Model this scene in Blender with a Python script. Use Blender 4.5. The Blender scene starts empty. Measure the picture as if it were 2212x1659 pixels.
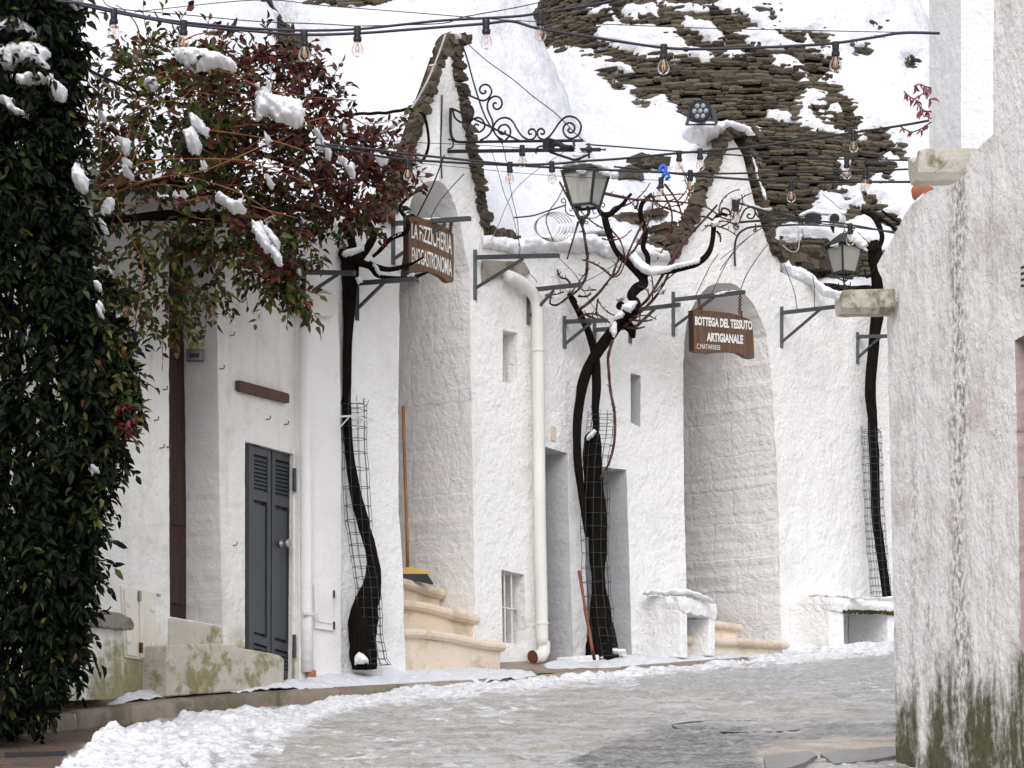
import bpy, bmesh, math, random
import numpy as np
from mathutils import Vector
R = math.radians
random.seed(7)
rng = np.random.default_rng(11)
scene = bpy.context.scene
C = scene.collection
# ------------------------------------------------------------------ camera
EYE = 1.5            # camera height above the road under it
FD, CX, HY = 5530.0, 1106.0, 1750.0      # focal length, centre column, horizon row (2212 x 1659 measuring grid)
cam = bpy.data.cameras.new('camera')
cam.sensor_width = 36.0
cam.lens = 90.0
cam.shift_y = (HY - 829.5) / 2212.0
cam.clip_start = 0.2
cam.clip_end = 2000.0
camo = bpy.data.objects.new('camera', cam)
camo.location = (0, 0, EYE)
camo.rotation_euler = (R(90), 0, 0)
C.objects.link(camo)
scene.camera = camo
# ------------------------------------------------------------------ world, sun, exposure
SUN_EL, SUN_AZ = 36.0, 186.0             # azimuth measured from +Y towards +X
world = bpy.data.worlds.new("World")
scene.world = world
world.use_nodes = True
wn = world.node_tree
wn.nodes.clear()
sky = wn.nodes.new('ShaderNodeTexSky')
sky.sky_type = 'NISHITA'
sky.sun_disc = False
sky.sun_elevation = R(SUN_EL)
sky.sun_rotation = R(SUN_AZ)
sky.air_density = 1.0
sky.dust_density = 3.0
sky.ozone_density = 1.0
hs = wn.nodes.new('ShaderNodeHueSaturation')
hs.inputs['Saturation'].default_value = 0.22
hs.inputs['Value'].default_value = 1.0
bg = wn.nodes.new('ShaderNodeBackground')
bg.inputs['Strength'].default_value = 0.15
wo = wn.nodes.new('ShaderNodeOutputWorld')
cl = wn.nodes.new('ShaderNodeMix')          # an even cloud layer over the sky
cl.data_type = 'RGBA'
cl.inputs[0].default_value = 0.55
cl.inputs[7].default_value = (5.3, 5.3, 5.75, 1)
wn.links.new(sky.outputs[0], hs.inputs['Color'])
wn.links.new(hs.outputs[0], cl.inputs[6])
wn.links.new(cl.outputs[2], bg.inputs['Color'])
wn.links.new(bg.outputs[0], wo.inputs[0])
sl = bpy.data.lights.new('sun', 'SUN')
sl.energy = 0.95
sl.angle = R(40)
sl.color = (1.0, 0.985, 0.965)
so = bpy.data.objects.new('sun', sl)
sd = Vector((math.sin(R(SUN_AZ)) * math.cos(R(SUN_EL)), math.cos(R(SUN_AZ)) * math.cos(R(SUN_EL)), math.sin(R(SUN_EL))))
so.rotation_euler = sd.to_track_quat('Z', 'Y').to_euler()
so.location = (6, -6, 20)
C.objects.link(so)
scene.view_settings.view_transform = 'Standard'
scene.view_settings.look = 'None'
scene.view_settings.gamma = 1.0
scene.view_settings.exposure = 0.58
scene.cycles.max_bounces = 8
scene.cycles.diffuse_bounces = 4
scene.cycles.transparent_max_bounces = 12
scene.cycles.use_denoising = True

# ------------------------------------------------------------------ measuring helpers
def P(x, y, Y):
    return Vector(((x - CX) / FD * Y, Y, EYE + (HY - y) / FD * Y))

def proj(V):
    V = np.asarray(V)
    return CX + FD * V[:, 0] / V[:, 1], HY - FD * (V[:, 2] - EYE) / V[:, 1]

class VP:
    """a vertical plane, given by a line in plan; pt() puts a measured point on it, n is its street-side normal"""
    def __init__(s, A, d):
        s.A = Vector((A[0], A[1]))
        s.d = Vector((d[0], d[1])).normalized()
        s.n = Vector((s.d.y, -s.d.x, 0))
        s.d3 = Vector((s.d.x, s.d.y, 0))
    @staticmethod
    def between(x0, Y0, x1, Y1):
        a = ((x0 - CX) / FD * Y0, Y0)
        b = ((x1 - CX) / FD * Y1, Y1)
        return VP(a, (b[0] - a[0], b[1] - a[1]))
    def out(s, o):
        return VP((s.A.x + s.n.x * o, s.A.y + s.n.y * o), s.d)
    def Y(s, x):
        k = (x - CX) / FD
        t = (k * s.A.y - s.A.x) / (s.d.x - k * s.d.y)
        return s.A.y + t * s.d.y
    def pt(s, x, y, off=0.0):
        return P(x, y, s.Y(x)) + s.n * off
    def perp(s, x):
        p = s.pt(x, 0)
        return VP((p.x, p.y), (s.n.x, s.n.y))

WL = VP.between(252, 17.48, 640, 19.365)
W2 = VP.between(640, 19.9, 1175, 22.2)
W2L = W2.out(0.38)
W3 = VP.between(1175, 22.2, 1930, 26.0)
WR = VP.between(1935, 14.3, 2212, 12.3)

# ------------------------------------------------------------------ noise, distances
def _h(i, j, k, s):
    n = (i * 374761393 + j * 668265263 + k * 2147483647 + s * 974634777) & 0xffffffff
    n = ((n ^ (n >> 13)) * 1274126177) & 0xffffffff
    return ((n ^ (n >> 16)) & 0xffff) / 65535.0

def vnoise(p, s=0):
    p = np.asarray(p, float)
    if p.shape[1] == 2:
        p = np.c_[p, np.zeros(len(p))]
    i = np.floor(p).astype(np.int64)
    f = p - i
    f = f * f * (3 - 2 * f)
    r = 0
    for a in (0, 1):
        for b in (0, 1):
            for c in (0, 1):
                w = (f[:, 0] if a else 1 - f[:, 0]) * (f[:, 1] if b else 1 - f[:, 1]) * (f[:, 2] if c else 1 - f[:, 2])
                r = r + w * _h(i[:, 0] + a, i[:, 1] + b, i[:, 2] + c, s)
    return r * 2 - 1

def fbm(p, o=4, s=0):
    p = np.asarray(p, float)
    r, a, t = 0, 1.0, 0
    for k in range(o):
        r = r + a * vnoise(p * 2 ** k + 17.3 * k, s + k)
        t += a
        a *= .5
    return r / t

def sdf(x, y, poly):
    """signed distance to a polygon, positive inside"""
    d = np.full(len(x), 1e9)
    ins = np.zeros(len(x), bool)
    n = len(poly)
    for i in range(n):
        ax, ay = poly[i]
        bx, by = poly[(i + 1) % n]
        ex, ey = bx - ax, by - ay
        wx, wy = x - ax, y - ay
        t = np.clip((wx * ex + wy * ey) / (ex * ex + ey * ey + 1e-9), 0, 1)
        d = np.minimum(d, np.hypot(wx - t * ex, wy - t * ey))
        c = ((ay > y) != (by > y))
        if ey != 0:
            ins ^= c & (x < ex * (y - ay) / ey + ax)
    return np.where(ins, d, -d)

def sstep(a, b, x):
    t = np.clip((x - a) / (b - a), 0, 1)
    return t * t * (3 - 2 * t)

def smooth(pts, n=6, closed=False):
    """Catmull-Rom through tuples of any length"""
    q = [np.array(p, float) for p in pts]
    m = len(q)
    out = []
    for i in range(m if closed else m - 1):
        g = lambda k: q[k % m] if closed else q[min(max(k, 0), m - 1)]
        a, b, c, d = g(i - 1), g(i), g(i + 1), g(i + 2)
        for k in range(n):
            t = k / n
            out.append(.5 * (2 * b + (c - a) * t + (2 * a - 5 * b + 4 * c - d) * t * t + (3 * b - a - 3 * c + d) * t ** 3))
    if not closed:
        out.append(q[-1])
    return out

def densify(pts, step, closed=True):
    out = []
    n = len(pts)
    for i in range(n if closed else n - 1):
        a, b = pts[i], pts[(i + 1) % n]
        k = max(1, int(math.hypot(b[0] - a[0], b[1] - a[1]) / step))
        for j in range(k):
            t = j / k
            out.append((a[0] + (b[0] - a[0]) * t, a[1] + (b[1] - a[1]) * t))
    if not closed:
        out.append(pts[-1])
    return out

def wobble(pts, amp, sc=0.03, s=0):
    a = np.array(pts, float)
    dx = fbm(a * sc, 3, s) * amp
    dy = fbm(a * sc + 91.7, 3, s + 5) * amp
    return [(float(p[0] + u), float(p[1] + v)) for p, u, v in zip(a, dx, dy)]

def zc(ox, oy, sc):
    return lambda x, y: ((ox + x / sc) / 1.15732, (oy + y / sc) / 1.15732)

# ------------------------------------------------------------------ objects
ORG = {}
def tag(o, label=None, cat=None, group=None, kind=None):
    if label: o['label'] = label
    if cat: o['category'] = cat
    if group: o['group'] = group
    if kind: o['kind'] = kind
    return o

def thing(name, loc, label, cat, group=None):
    o = bpy.data.objects.new(name, None)
    o.empty_display_size = .1
    o.location = loc
    C.objects.link(o)
    ORG[o.name] = Vector(loc)
    return tag(o, label, cat, group)

class MB:
    def __init__(s):
        s.v, s.f, s.m = [], [], []
    def add(s, vs, fs, mi=0):
        b = len(s.v)
        s.v.extend([tuple(p) for p in vs])
        s.f.extend([tuple(b + i for i in f) for f in fs])
        s.m.extend([mi] * len(fs))
    def prism(s, pts, off, mi=0, cap=True):
        pts = [Vector(p) for p in pts]
        off = Vector(off)
        n = len(pts)
        fs = [(i, (i + 1) % n, n + (i + 1) % n, n + i) for i in range(n)]
        if cap:
            fs += [tuple(range(n))[::-1], tuple(range(n, 2 * n))]
        s.add(pts + [p + off for p in pts], fs, mi)
    def obox(s, c, a, b, d, mi=0, jit=0.0):
        c, a, b, d = Vector(c), Vector(a), Vector(b), Vector(d)
        vs = []
        for i in (-1, 1):
            for j in (-1, 1):
                for k in (-1, 1):
                    p = c + a * i + b * j + d * k
                    if jit:
                        p = p + Vector((random.uniform(-jit, jit), random.uniform(-jit, jit), random.uniform(-jit, jit)))
                    vs.append(p)
        s.add(vs, [(0, 1, 3, 2), (4, 6, 7, 5), (0, 4, 5, 1), (2, 3, 7, 6), (0, 2, 6, 4), (1, 5, 7, 3)], mi)
    def bar(s, p, q, w, h, up=(0, 0, 1), mi=0):
        p, q = Vector(p), Vector(q)
        d = (q - p)
        u = Vector(up)
        sd_ = d.cross(u)
        if sd_.length < 1e-6:
            sd_ = d.cross(Vector((1, 0, 0)))
        sd_.normalize()
        u = sd_.cross(d).normalized()
        s.obox((p + q) / 2, d / 2, sd_ * w / 2, u * h / 2, mi)
    def tube(s, pts, r, n=6, mi=0, cap=True, closed=False):
        pts = [Vector(p) for p in pts]
        m = len(pts)
        if m < 2: return
        rr = r if hasattr(r, '__len__') else [r] * m
        t = (pts[1] - pts[0]).normalized()
        u = t.orthogonal().normalized()
        vs = []
        for i, p in enumerate(pts):
            a = pts[max(i - 1, 0)]
            b = pts[min(i + 1, m - 1)]
            if closed:
                a, b = pts[i - 1], pts[(i + 1) % m]
            t2 = b - a
            if t2.length > 1e-9:
                t2.normalize()
                u = (u - t2 * u.dot(t2))
                if u.length < 1e-6: u = t2.orthogonal()
                u.normalize()
                t = t2
            w = t.cross(u)
            for k in range(n):
                an = 2 * math.pi * k / n
                vs.append(p + (u * math.cos(an) + w * math.sin(an)) * rr[i])
        fs = []
        for i in range(m if closed else m - 1):
            j = (i + 1) % m
            for k in range(n):
                fs.append((i * n + k, i * n + (k + 1) % n, j * n + (k + 1) % n, j * n + k))
        if cap and not closed:
            fs.append(tuple(range(n))[::-1])
            fs.append(tuple(range((m - 1) * n, m * n)))
        s.add(vs, fs, mi)
    def lathe(s, prof, c=(0, 0, 0), n=16, mi=0, ax=(0, 0, 1)):
        c = Vector(c)
        ax = Vector(ax).normalized()
        u = ax.orthogonal().normalized()
        w = ax.cross(u)
        vs = []
        for r, z in prof:
            for k in range(n):
                an = 2 * math.pi * k / n
                vs.append(c + ax * z + (u * math.cos(an) + w * math.sin(an)) * r)
        m = len(prof)
        fs = [(i * n + k, i * n + (k + 1) % n, (i + 1) * n + (k + 1) % n, (i + 1) * n + k) for i in range(m - 1) for k in range(n)]
        if prof[0][0] > 1e-6: fs.append(tuple(range(n))[::-1])
        if prof[-1][0] > 1e-6: fs.append(tuple(range((m - 1) * n, m * n)))
        s.add(vs, fs, mi)
    def grid(s, V, nu, nv, mask=None, mi=0):
        idx = np.arange(nu * nv).reshape(nu, nv)
        q = np.stack([idx[:-1, :-1], idx[1:, :-1], idx[1:, 1:], idx[:-1, 1:]], -1).reshape(-1, 4)
        if mask is not None:
            q = q[np.asarray(mask).ravel()[q].any(1)]
        used = np.unique(q)
        re = np.full(nu * nv, -1)
        re[used] = np.arange(len(used))
        s.add(np.asarray(V)[used].tolist(), re[q].tolist(), mi)
    def build(s, name, mats, parent=None, origin=None, sm=False, attr=None, bevel=0.0):
        v = np.array(s.v, float).reshape(-1, 3)
        if parent is not None:
            org = ORG[parent.name]
        elif origin is not None:
            org = Vector(origin)
        else:
            org = Vector(((v[:, 0].min() + v[:, 0].max()) / 2, (v[:, 1].min() + v[:, 1].max()) / 2, v[:, 2].min()))
        me = bpy.data.meshes.new(name)
        me.from_pydata((v - np.array(org)).tolist(), [], s.f)
        if not isinstance(mats, (list, tuple)): mats = [mats]
        for m_ in mats: me.materials.append(m_)
        if len(mats) > 1: me.polygons.foreach_set('material_index', s.m)
        if sm: me.polygons.foreach_set('use_smooth', [True] * len(me.polygons))
        if attr:
            for an, av in attr.items():
                a = me.attributes.new(an, 'FLOAT', 'POINT')
                a.data.foreach_set('value', np.asarray(av, np.float32))
        bm = bmesh.new()
        bm.from_mesh(me)
        bmesh.ops.recalc_face_normals(bm, faces=bm.faces)
        bm.to_mesh(me)
        bm.free()
        me.update()
        o = bpy.data.objects.new(name, me)
        C.objects.link(o)
        if parent is not None:
            o.parent = parent
        else:
            o.location = org
        ORG[o.name] = Vector(org)
        if bevel:
            b = o.modifiers.new('edge', 'BEVEL')
            b.width = bevel
            b.segments = 2
            b.limit_method = 'ANGLE'
            b.angle_limit = R(40)
        return o

# ------------------------------------------------------------------ materials
def nd(nt, typ, ins=None, **props):
    n = nt.nodes.new('ShaderNode' + typ)
    for k, v in props.items(): setattr(n, k, v)
    for k, v in (ins or {}).items():
        sk = n.inputs[k]
        if isinstance(v, bpy.types.NodeSocket): nt.links.new(v, sk)
        else: sk.default_value = v
    return n

def c4(c): return (c[0], c[1], c[2], 1.0)

def newmat(name, rough=.7, spec=.3):
    m = bpy.data.materials.new(name)
    m.use_nodes = True
    nt = m.node_tree
    b = nt.nodes['Principled BSDF']
    b.inputs['Roughness'].default_value = rough
    b.inputs['Specular IOR Level'].default_value = spec
    return m, nt, b

def noise(nt, co, scale, detail=4, rough=.55, dist=0.0):
    return nd(nt, 'TexNoise', {'Vector': co, 'Scale': scale, 'Detail': detail, 'Roughness': rough, 'Distortion': dist}).outputs['Fac']

def ramp(nt, fac, a, b):
    return nd(nt, 'MapRange', {'Value': fac, 'From Min': a, 'From Max': b}, interpolation_type='SMOOTHSTEP').outputs['Result']

def mixc(nt, fac, a, b, bt='MIX'):
    n = nd(nt, 'Mix', None, data_type='RGBA', blend_type=bt)
    for sk, v in ((n.inputs[0], fac), (n.inputs[6], a), (n.inputs[7], b)):
        if isinstance(v, bpy.types.NodeSocket): nt.links.new(v, sk)
        elif isinstance(v, (int, float)): sk.default_value = v
        else: sk.default_value = c4(v)
    return n.outputs[2]

def mth(nt, op, a, b=0.0, clamp=False):
    n = nd(nt, 'Math', None, operation=op, use_clamp=clamp)
    for i, v in enumerate((a, b)):
        if isinstance(v, bpy.types.NodeSocket): nt.links.new(v, n.inputs[i])
        else: n.inputs[i].default_value = v
    return n.outputs[0]

def simple(name, col, rough=.6, spec=.3, var=.25, scale=8.0, metal=0.0, bump=0.0, bscale=40.0, col2=None):
    m, nt, b = newmat(name, rough, spec)
    co = nd(nt, 'NewGeometry').outputs['Position']
    f = noise(nt, co, scale, 5)
    c2 = col2 if col2 else tuple(x * (1 - var) for x in col)
    nt.links.new(mixc(nt, ramp(nt, f, .35, .65), col, c2), b.inputs['Base Color'])
    b.inputs['Metallic'].default_value = metal
    if bump:
        bp = nd(nt, 'Bump', {'Height': noise(nt, co, bscale, 4), 'Strength': 1.0, 'Distance': bump})
        nt.links.new(bp.outputs[0], b.inputs['Normal'])
    return m

def plaster(name, base=(.80, .79, .775), dirt=(.56, .545, .52), damt=.35, relief=.012, blocks=None, stain=None, base_moss=None, streak=0.0, fine=.5, patch=None, mould=None):
    """limewash over rough stone"""
    m, nt, b = newmat(name, .85, .15)
    co = nd(nt, 'NewGeometry').outputs['Position']
    n1 = noise(nt, co, 2.2, 6, .6)
    n2 = noise(nt, co, 9.0, 6, .65)
    n3 = noise(nt, co, 45.0, 4, .6)
    col = mixc(nt, mth(nt, 'MULTIPLY', ramp(nt, n1, .48, .72), damt), base, dirt)
    col = mixc(nt, mth(nt, 'MULTIPLY', ramp(nt, n2, .55, .75), damt * .7), col, dirt)
    spk = mth(nt, 'MULTIPLY', ramp(nt, n3, .66, .74), ramp(nt, n1, .45, .6))
    col = mixc(nt, mth(nt, 'MULTIPLY', spk, .55 * fine), col, (.27, .25, .22))
    if streak:
        mp = nd(nt, 'Mapping', {'Vector': co, 'Scale': (9, 9, .7)})
        st = noise(nt, mp.outputs[0], 1.0, 6, .6)
        col = mixc(nt, mth(nt, 'MULTIPLY', ramp(nt, st, .52, .72), streak), col, stain or (.38, .35, .31))
        mp2 = nd(nt, 'Mapping', {'Vector': co, 'Scale': (26, 26, 2.6), 'Location': (4, 2, 7)})
        st2 = noise(nt, mp2.outputs[0], 1.0, 5, .65)
        col = mixc(nt, mth(nt, 'MULTIPLY', ramp(nt, st2, .58, .74), streak * .8), col, (.50, .43, .38))
    if mould:
        # a black mould run down the wall where water drips: centre X at depth Y (plan line), m wide
        sp = nd(nt, 'SeparateXYZ', {'Vector': co})
        for yc_, w_, a_ in ((13.25, .13, .72), (14.0, .06, .45), (12.75, .06, .35)):
            wn1 = mth(nt, 'MULTIPLY', mth(nt, 'SUBTRACT', noise(nt, nd(nt, 'Mapping', {'Vector': co, 'Scale': (1, 1, .6)}).outputs[0], 2.5, 3), .5), .25)
            dd = mth(nt, 'ABSOLUTE', mth(nt, 'ADD', mth(nt, 'SUBTRACT', sp.outputs[1], yc_), wn1))
            fm_ = noise(nt, nd(nt, 'Mapping', {'Vector': co, 'Scale': (40, 22, 20)}).outputs[0], 1.0, 5, .7)
            big = noise(nt, nd(nt, 'Mapping', {'Vector': co, 'Scale': (1, 1, 1), 'Location': (0, yc_, 0)}).outputs[0], 1.3, 3)
            mk_ = mth(nt, 'MULTIPLY', ramp(nt, dd, w_ * 1.8, w_ * .2), mth(nt, 'MULTIPLY', ramp(nt, fm_, .44, .58), ramp(nt, big, .34, .56)))
            col = mixc(nt, mth(nt, 'MULTIPLY', mk_, a_), col, (.13, .115, .095))
    if patch:
        np_ = noise(nt, nd(nt, 'Mapping', {'Vector': co, 'Location': (9, 3, 1)}).outputs[0], 3.2, 6, .62)
        col = mixc(nt, mth(nt, 'MULTIPLY', ramp(nt, np_, .56, .66), patch[1]), col, patch[0])
    h = mth(nt, 'ADD', mth(nt, 'MULTIPLY', noise(nt, co, 5.0, 6, .62), 1.3), mth(nt, 'MULTIPLY', noise(nt, co, 22.0, 5, .6), .45))
    h = mth(nt, 'ADD', h, mth(nt, 'MULTIPLY', n3, .14))
    if blocks:
        sp = nd(nt, 'SeparateXYZ', {'Vector': co})
        u = mth(nt, 'ADD', mth(nt, 'MULTIPLY', sp.outputs[0], blocks[0]), mth(nt, 'MULTIPLY', sp.outputs[1], blocks[1]))
        wv = mth(nt, 'MULTIPLY', mth(nt, 'SUBTRACT', noise(nt, co, 3.0, 3), .5), .10)
        cv = nd(nt, 'CombineXYZ', {'X': mth(nt, 'ADD', u, wv), 'Y': mth(nt, 'ADD', sp.outputs[2], wv)}).outputs[0]
        br = nd(nt, 'TexBrick', {'Vector': cv, 'Scale': 1.0, 'Mortar Size': .018, 'Mortar Smooth': .9, 'Bias': 0.0, 'Brick Width': blocks[2], 'Row Height': blocks[3]})
        h = mth(nt, 'SUBTRACT', h, mth(nt, 'MULTIPLY', br.outputs['Fac'], blocks[4]))
    if base_moss:
        # moss and algae climbing from the foot: (z0 + slope*Y), height, colour
        z0, sl_, ht, mc = base_moss
        sp = nd(nt, 'SeparateXYZ', {'Vector': co})
        hh = mth(nt, 'SUBTRACT', sp.outputs[2], mth(nt, 'ADD', mth(nt, 'MULTIPLY', sp.outputs[1], sl_), z0))
        mp = nd(nt, 'Mapping', {'Vector': co, 'Scale': (3.2, 3.2, 1.3), 'Location': (1, 5, 2)})
        mn = noise(nt, mp.outputs[0], 1.0, 6, .62)
        mk = mth(nt, 'SUBTRACT', mth(nt, 'ADD', mth(nt, 'MULTIPLY', mn, 2.6), -.75), mth(nt, 'DIVIDE', hh, ht))
        fm = noise(nt, co, 18.0, 5, .7)
        mk = ramp(nt, mth(nt, 'ADD', mk, mth(nt, 'MULTIPLY', mth(nt, 'SUBTRACT', fm, .5), .9)), -.1, .55)
        col = mixc(nt, mth(nt, 'MULTIPLY', mk, .93), col, mixc(nt, fm, mc, tuple(x * .35 for x in mc)))
    nt.links.new(col, b.inputs['Base Color'])
    bp = nd(nt, 'Bump', {'Height': h, 'Strength': 1.0, 'Distance': relief * 3})
    nt.links.new(bp.outputs[0], b.inputs['Normal'])
    return m

def stone(name, c1, c2, c3, scale=7.0, bump=.02, moss=None, spec=.2, rough=.85, mamt=.8):
    m, nt, b = newmat(name, rough, spec)
    g = nd(nt, 'NewGeometry')
    co = g.outputs['Position']
    n1 = noise(nt, co, scale, 6, .65)
    n2 = noise(nt, co, scale * 5, 5, .65)
    col = mixc(nt, ramp(nt, n1, .35, .65), c1, c2)
    col = mixc(nt, ramp(nt, n2, .55, .72), col, c3)
    col = mixc(nt, .55, col, mixc(nt, g.outputs['Random Per Island'], tuple(x * .4 for x in c1), tuple(min(1, x * 1.9) for x in c2)))
    if moss:
        n3 = noise(nt, nd(nt, 'Mapping', {'Vector': co, 'Location': (3, 8, 1)}).outputs[0], scale * .6, 6, .7)
        col = mixc(nt, mth(nt, 'MULTIPLY', ramp(nt, n3, .5, .62), mamt), col, moss)
    nt.links.new(col, b.inputs['Base Color'])
    hh = mth(nt, 'ADD', noise(nt, co, scale * 2.2, 6, .65), mth(nt, 'MULTIPLY', n2, .4))
    bp = nd(nt, 'Bump', {'Height': hh, 'Strength': 1.0, 'Distance': bump})
    nt.links.new(bp.outputs[0], b.inputs['Normal'])
    return m

def snowmat(name, col=(.88, .885, .91), bump=.012, sc=14.0, sss=0.0):
    m, nt, b = newmat(name, .55, .25)
    if sss:
        b.inputs['Subsurface Weight'].default_value = sss
        b.inputs['Subsurface Radius'].default_value = (1, 1, 1)
        b.inputs['Subsurface Scale'].default_value = .05
    co = nd(nt, 'NewGeometry').outputs['Position']
    h = mth(nt, 'ADD', noise(nt, co, sc, 5, .55), mth(nt, 'MULTIPLY', noise(nt, co, sc * 5, 3, .6), .15))
    b.inputs['Base Color'].default_value = c4(col)
    bp = nd(nt, 'Bump', {'Height': h, 'Strength': 1.0, 'Distance': bump})
    nt.links.new(bp.outputs[0], b.inputs['Normal'])
    return m

def wood(name, c1, c2, ax=(1, 1, 14), rough=.6, spec=.3, sc=3.0):
    m, nt, b = newmat(name, rough, spec)
    co = nd(nt, 'NewGeometry').outputs['Position']
    mp = nd(nt, 'Mapping', {'Vector': co, 'Scale': ax})
    n1 = noise(nt, mp.outputs[0], sc, 6, .65, .4)
    n2 = noise(nt, co, 5.0, 4)
    col = mixc(nt, ramp(nt, n1, .3, .7), c1, c2)
    col = mixc(nt, mth(nt, 'MULTIPLY', ramp(nt, n2, .5, .7), .5), col, tuple(x * .6 for x in c1))
    nt.links.new(col, b.inputs['Base Color'])
    bp = nd(nt, 'Bump', {'Height': n1, 'Strength': 1.0, 'Distance': .006})
    nt.links.new(bp.outputs[0], b.inputs['Normal'])
    return m

def leafmat(name, cols, rough=.38, spec=.4, trans=.0):
    m, nt, b = newmat(name, rough, spec)
    g = nd(nt, 'NewGeometry')
    cr = nd(nt, 'ValToRGB', {'Fac': g.outputs['Random Per Island']})
    e = cr.color_ramp.elements
    e[0].position, e[0].color = 0.0, c4(cols[0])
    e[1].position, e[1].color = 1.0, c4(cols[-1])
    for i, c in enumerate(cols[1:-1]):
        q = e.new((i + 1) / (len(cols) - 1))
        q.color = c4(c)
    nt.links.new(cr.outputs[0], b.inputs['Base Color'])
    return m

M = {}
M['snow'] = snowmat('snow_surface', (.69, .70, .745), .030)
M['clump'] = snowmat('snow_clump', (.82, .83, .87), .010, 24.0, .5)
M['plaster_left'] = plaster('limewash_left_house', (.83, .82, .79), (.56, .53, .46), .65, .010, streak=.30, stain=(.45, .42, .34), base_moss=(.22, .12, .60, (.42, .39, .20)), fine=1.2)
M['plaster_mid'] = plaster('limewash_middle_house', (.86, .855, .845), (.62, .61, .60), .35, .011, base_moss=(.06, .12, .10, (.45, .42, .34)))
M['plaster_far'] = plaster('limewash_far_house', (.86, .855, .845), (.63, .62, .61), .38, .012)
M['plaster_smooth'] = plaster('limewash_smooth', (.81, .80, .79), (.62, .61, .60), .3, .004)
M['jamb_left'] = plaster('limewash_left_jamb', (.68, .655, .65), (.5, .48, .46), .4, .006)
d_ = W2.n
M['jamb_mid'] = plaster('limewash_block_jamb', (.86, .84, .83), (.74, .715, .70), .3, .009, blocks=(d_.x, d_.y, .55, .38, .10))
d_ = W3.n
M['jamb_far'] = plaster('limewash_block_jamb_far', (.86, .84, .83), (.74, .715, .70), .3, .009, blocks=(d_.x, d_.y, .52, .33, .10))
M['jamb_grey'] = plaster('shade_grey_jamb', (.56, .56, .575), (.47, .47, .48), .3, .006, fine=.2)  # shadow of the narrow recesses put into the colour as a darker grey
M['plaster_right'] = plaster('weathered_right_wall', (.88, .865, .85), (.56, .53, .50), .75, .012, streak=.11, stain=(.40, .36, .33), base_moss=(.12, .12, 1.0, (.085, .082, .010)), fine=1.5, patch=((.62, .52, .48), .5), mould=(2.42, 1.3))
M['plaster_right_top'] = plaster('limewash_right_tower', (.76, .76, .77), (.55, .54, .53), .4, .006, streak=.15)
M['plaster_back'] = plaster('yellowed_back_wall', (.58, .53, .42), (.36, .31, .22), .6, .012, streak=.3, stain=(.30, .25, .16))
M['stone_roof'] = stone('dry_roof_slabs', (.056, .045, .034), (.098, .080, .058), (.19, .17, .14), 9.0, .035)
M['stone_dark'] = stone('wet_gable_stones', (.060, .046, .034), (.11, .088, .064), (.20, .175, .14), 9.0, .035)
M['stone_step'] = stone('pink_limestone', (.66, .475, .355), (.73, .56, .44), (.46, .34, .25), 4.0, .010, moss=(.30, .22, .13), mamt=.38)
M['stone_spout'] = stone('mossy_gutter_stone', (.25, .23, .20), (.35, .33, .29), (.15, .135, .105), 8.0, .012, moss=(.12, .105, .045))
M['stone_mossy'] = stone('mossy_stoop_stone', (.55, .50, .39), (.66, .61, .52), (.30, .26, .16), 6.0, .012, moss=(.21, .18, .055))
M['stone_kerb'] = stone('worn_kerb_stone', (.27, .21, .16), (.21, .17, .135), (.10, .085, .065), 5.0, .01, moss=(.12, .10, .055), spec=.4, rough=.5)
M['iron'] = simple('wrought_iron', (.018, .017, .017), .55, .4, .3)
M['iron_grey'] = simple('grey_painted_iron', (.065, .072, .078), .5, .4, .25, 20)
M['black'] = simple('black_plastic', (.010, .010, .014), .45, .4)
M['cable_blue'] = simple('blue_black_cable', (.012, .013, .035), .4, .4)
M['cable_pale'] = simple('pale_cable', (.42, .40, .36), .6, .3)
M['wire_green'] = simple('green_coated_wire', (.014, .034, .03), .5, .4)
M['bark'] = wood('vine_bark', (.0045, .0035, .0032), (.015, .010, .0075), (14, 14, 1.2), .9, .08, 6.0)
M['twig'] = simple('red_brown_twig', (.075, .030, .022), .6, .3)
M['twig_orange'] = simple('orange_twig', (.27, .10, .04), .6, .3, .5, 5)
M['door_grey'] = simple('slate_grey_paint', (.050, .056, .064), .42, .45, .12, 3)
M['door_brown'] = wood('brown_door_wood', (.022, .009, .006), (.05, .018, .011), (8, 8, .8), .4, .4)
M['sign_wood'] = wood('sign_board_wood', (.155, .085, .040), (.085, .045, .022), (7, 7, .7), .5, .35)
M['sign_edge'] = wood('sign_edge_wood', (.05, .022, .013), (.03, .014, .009), (7, 7, .7), .5, .3)
M['plank'] = wood('painted_plank', (.11, .055, .04), (.07, .035, .028), (3, 3, 9), .6, .3)
M['white_paint'] = simple('white_letter_paint', (.82, .81, .78), .6, .3, .08)
M['pipe'] = simple('cream_pipe', (.76, .745, .70), .45, .4, .08, 2, bump=.002, bscale=6)
M['pipe_inside'] = simple('pipe_inside', (.15, .05, .03), .7, .2, .3)
M['terracotta'] = simple('terracotta', (.40, .15, .09), .7, .2, .3)
M['cabinet'] = plaster('cream_cabinet_paint', (.74, .71, .63), (.55, .47, .36), .45, .002, streak=.22, stain=(.42, .30, .18))
M['rust'] = simple('rust', (.16, .07, .035), .8, .2, .5, 30)
M['broom_wood'] = simple('orange_broom_handle', (.42, .19, .08), .5, .35, .3, 6)
M['stick_red'] = simple('red_brown_stick', (.24, .075, .035), .5, .35, .25, 6)
M['yellow'] = simple('yellow_plastic', (.70, .50, .13), .5, .35, .1)
M['metal_plate'] = simple('brushed_plate', (.36, .36, .36), .4, .5, .15, 30, .6)
M['blue'] = simple('blue_plastic', (.015, .10, .55), .4, .4, .1)
M['white_plastic'] = simple('white_plastic', (.70, .70, .67), .4, .4, .1)
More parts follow.
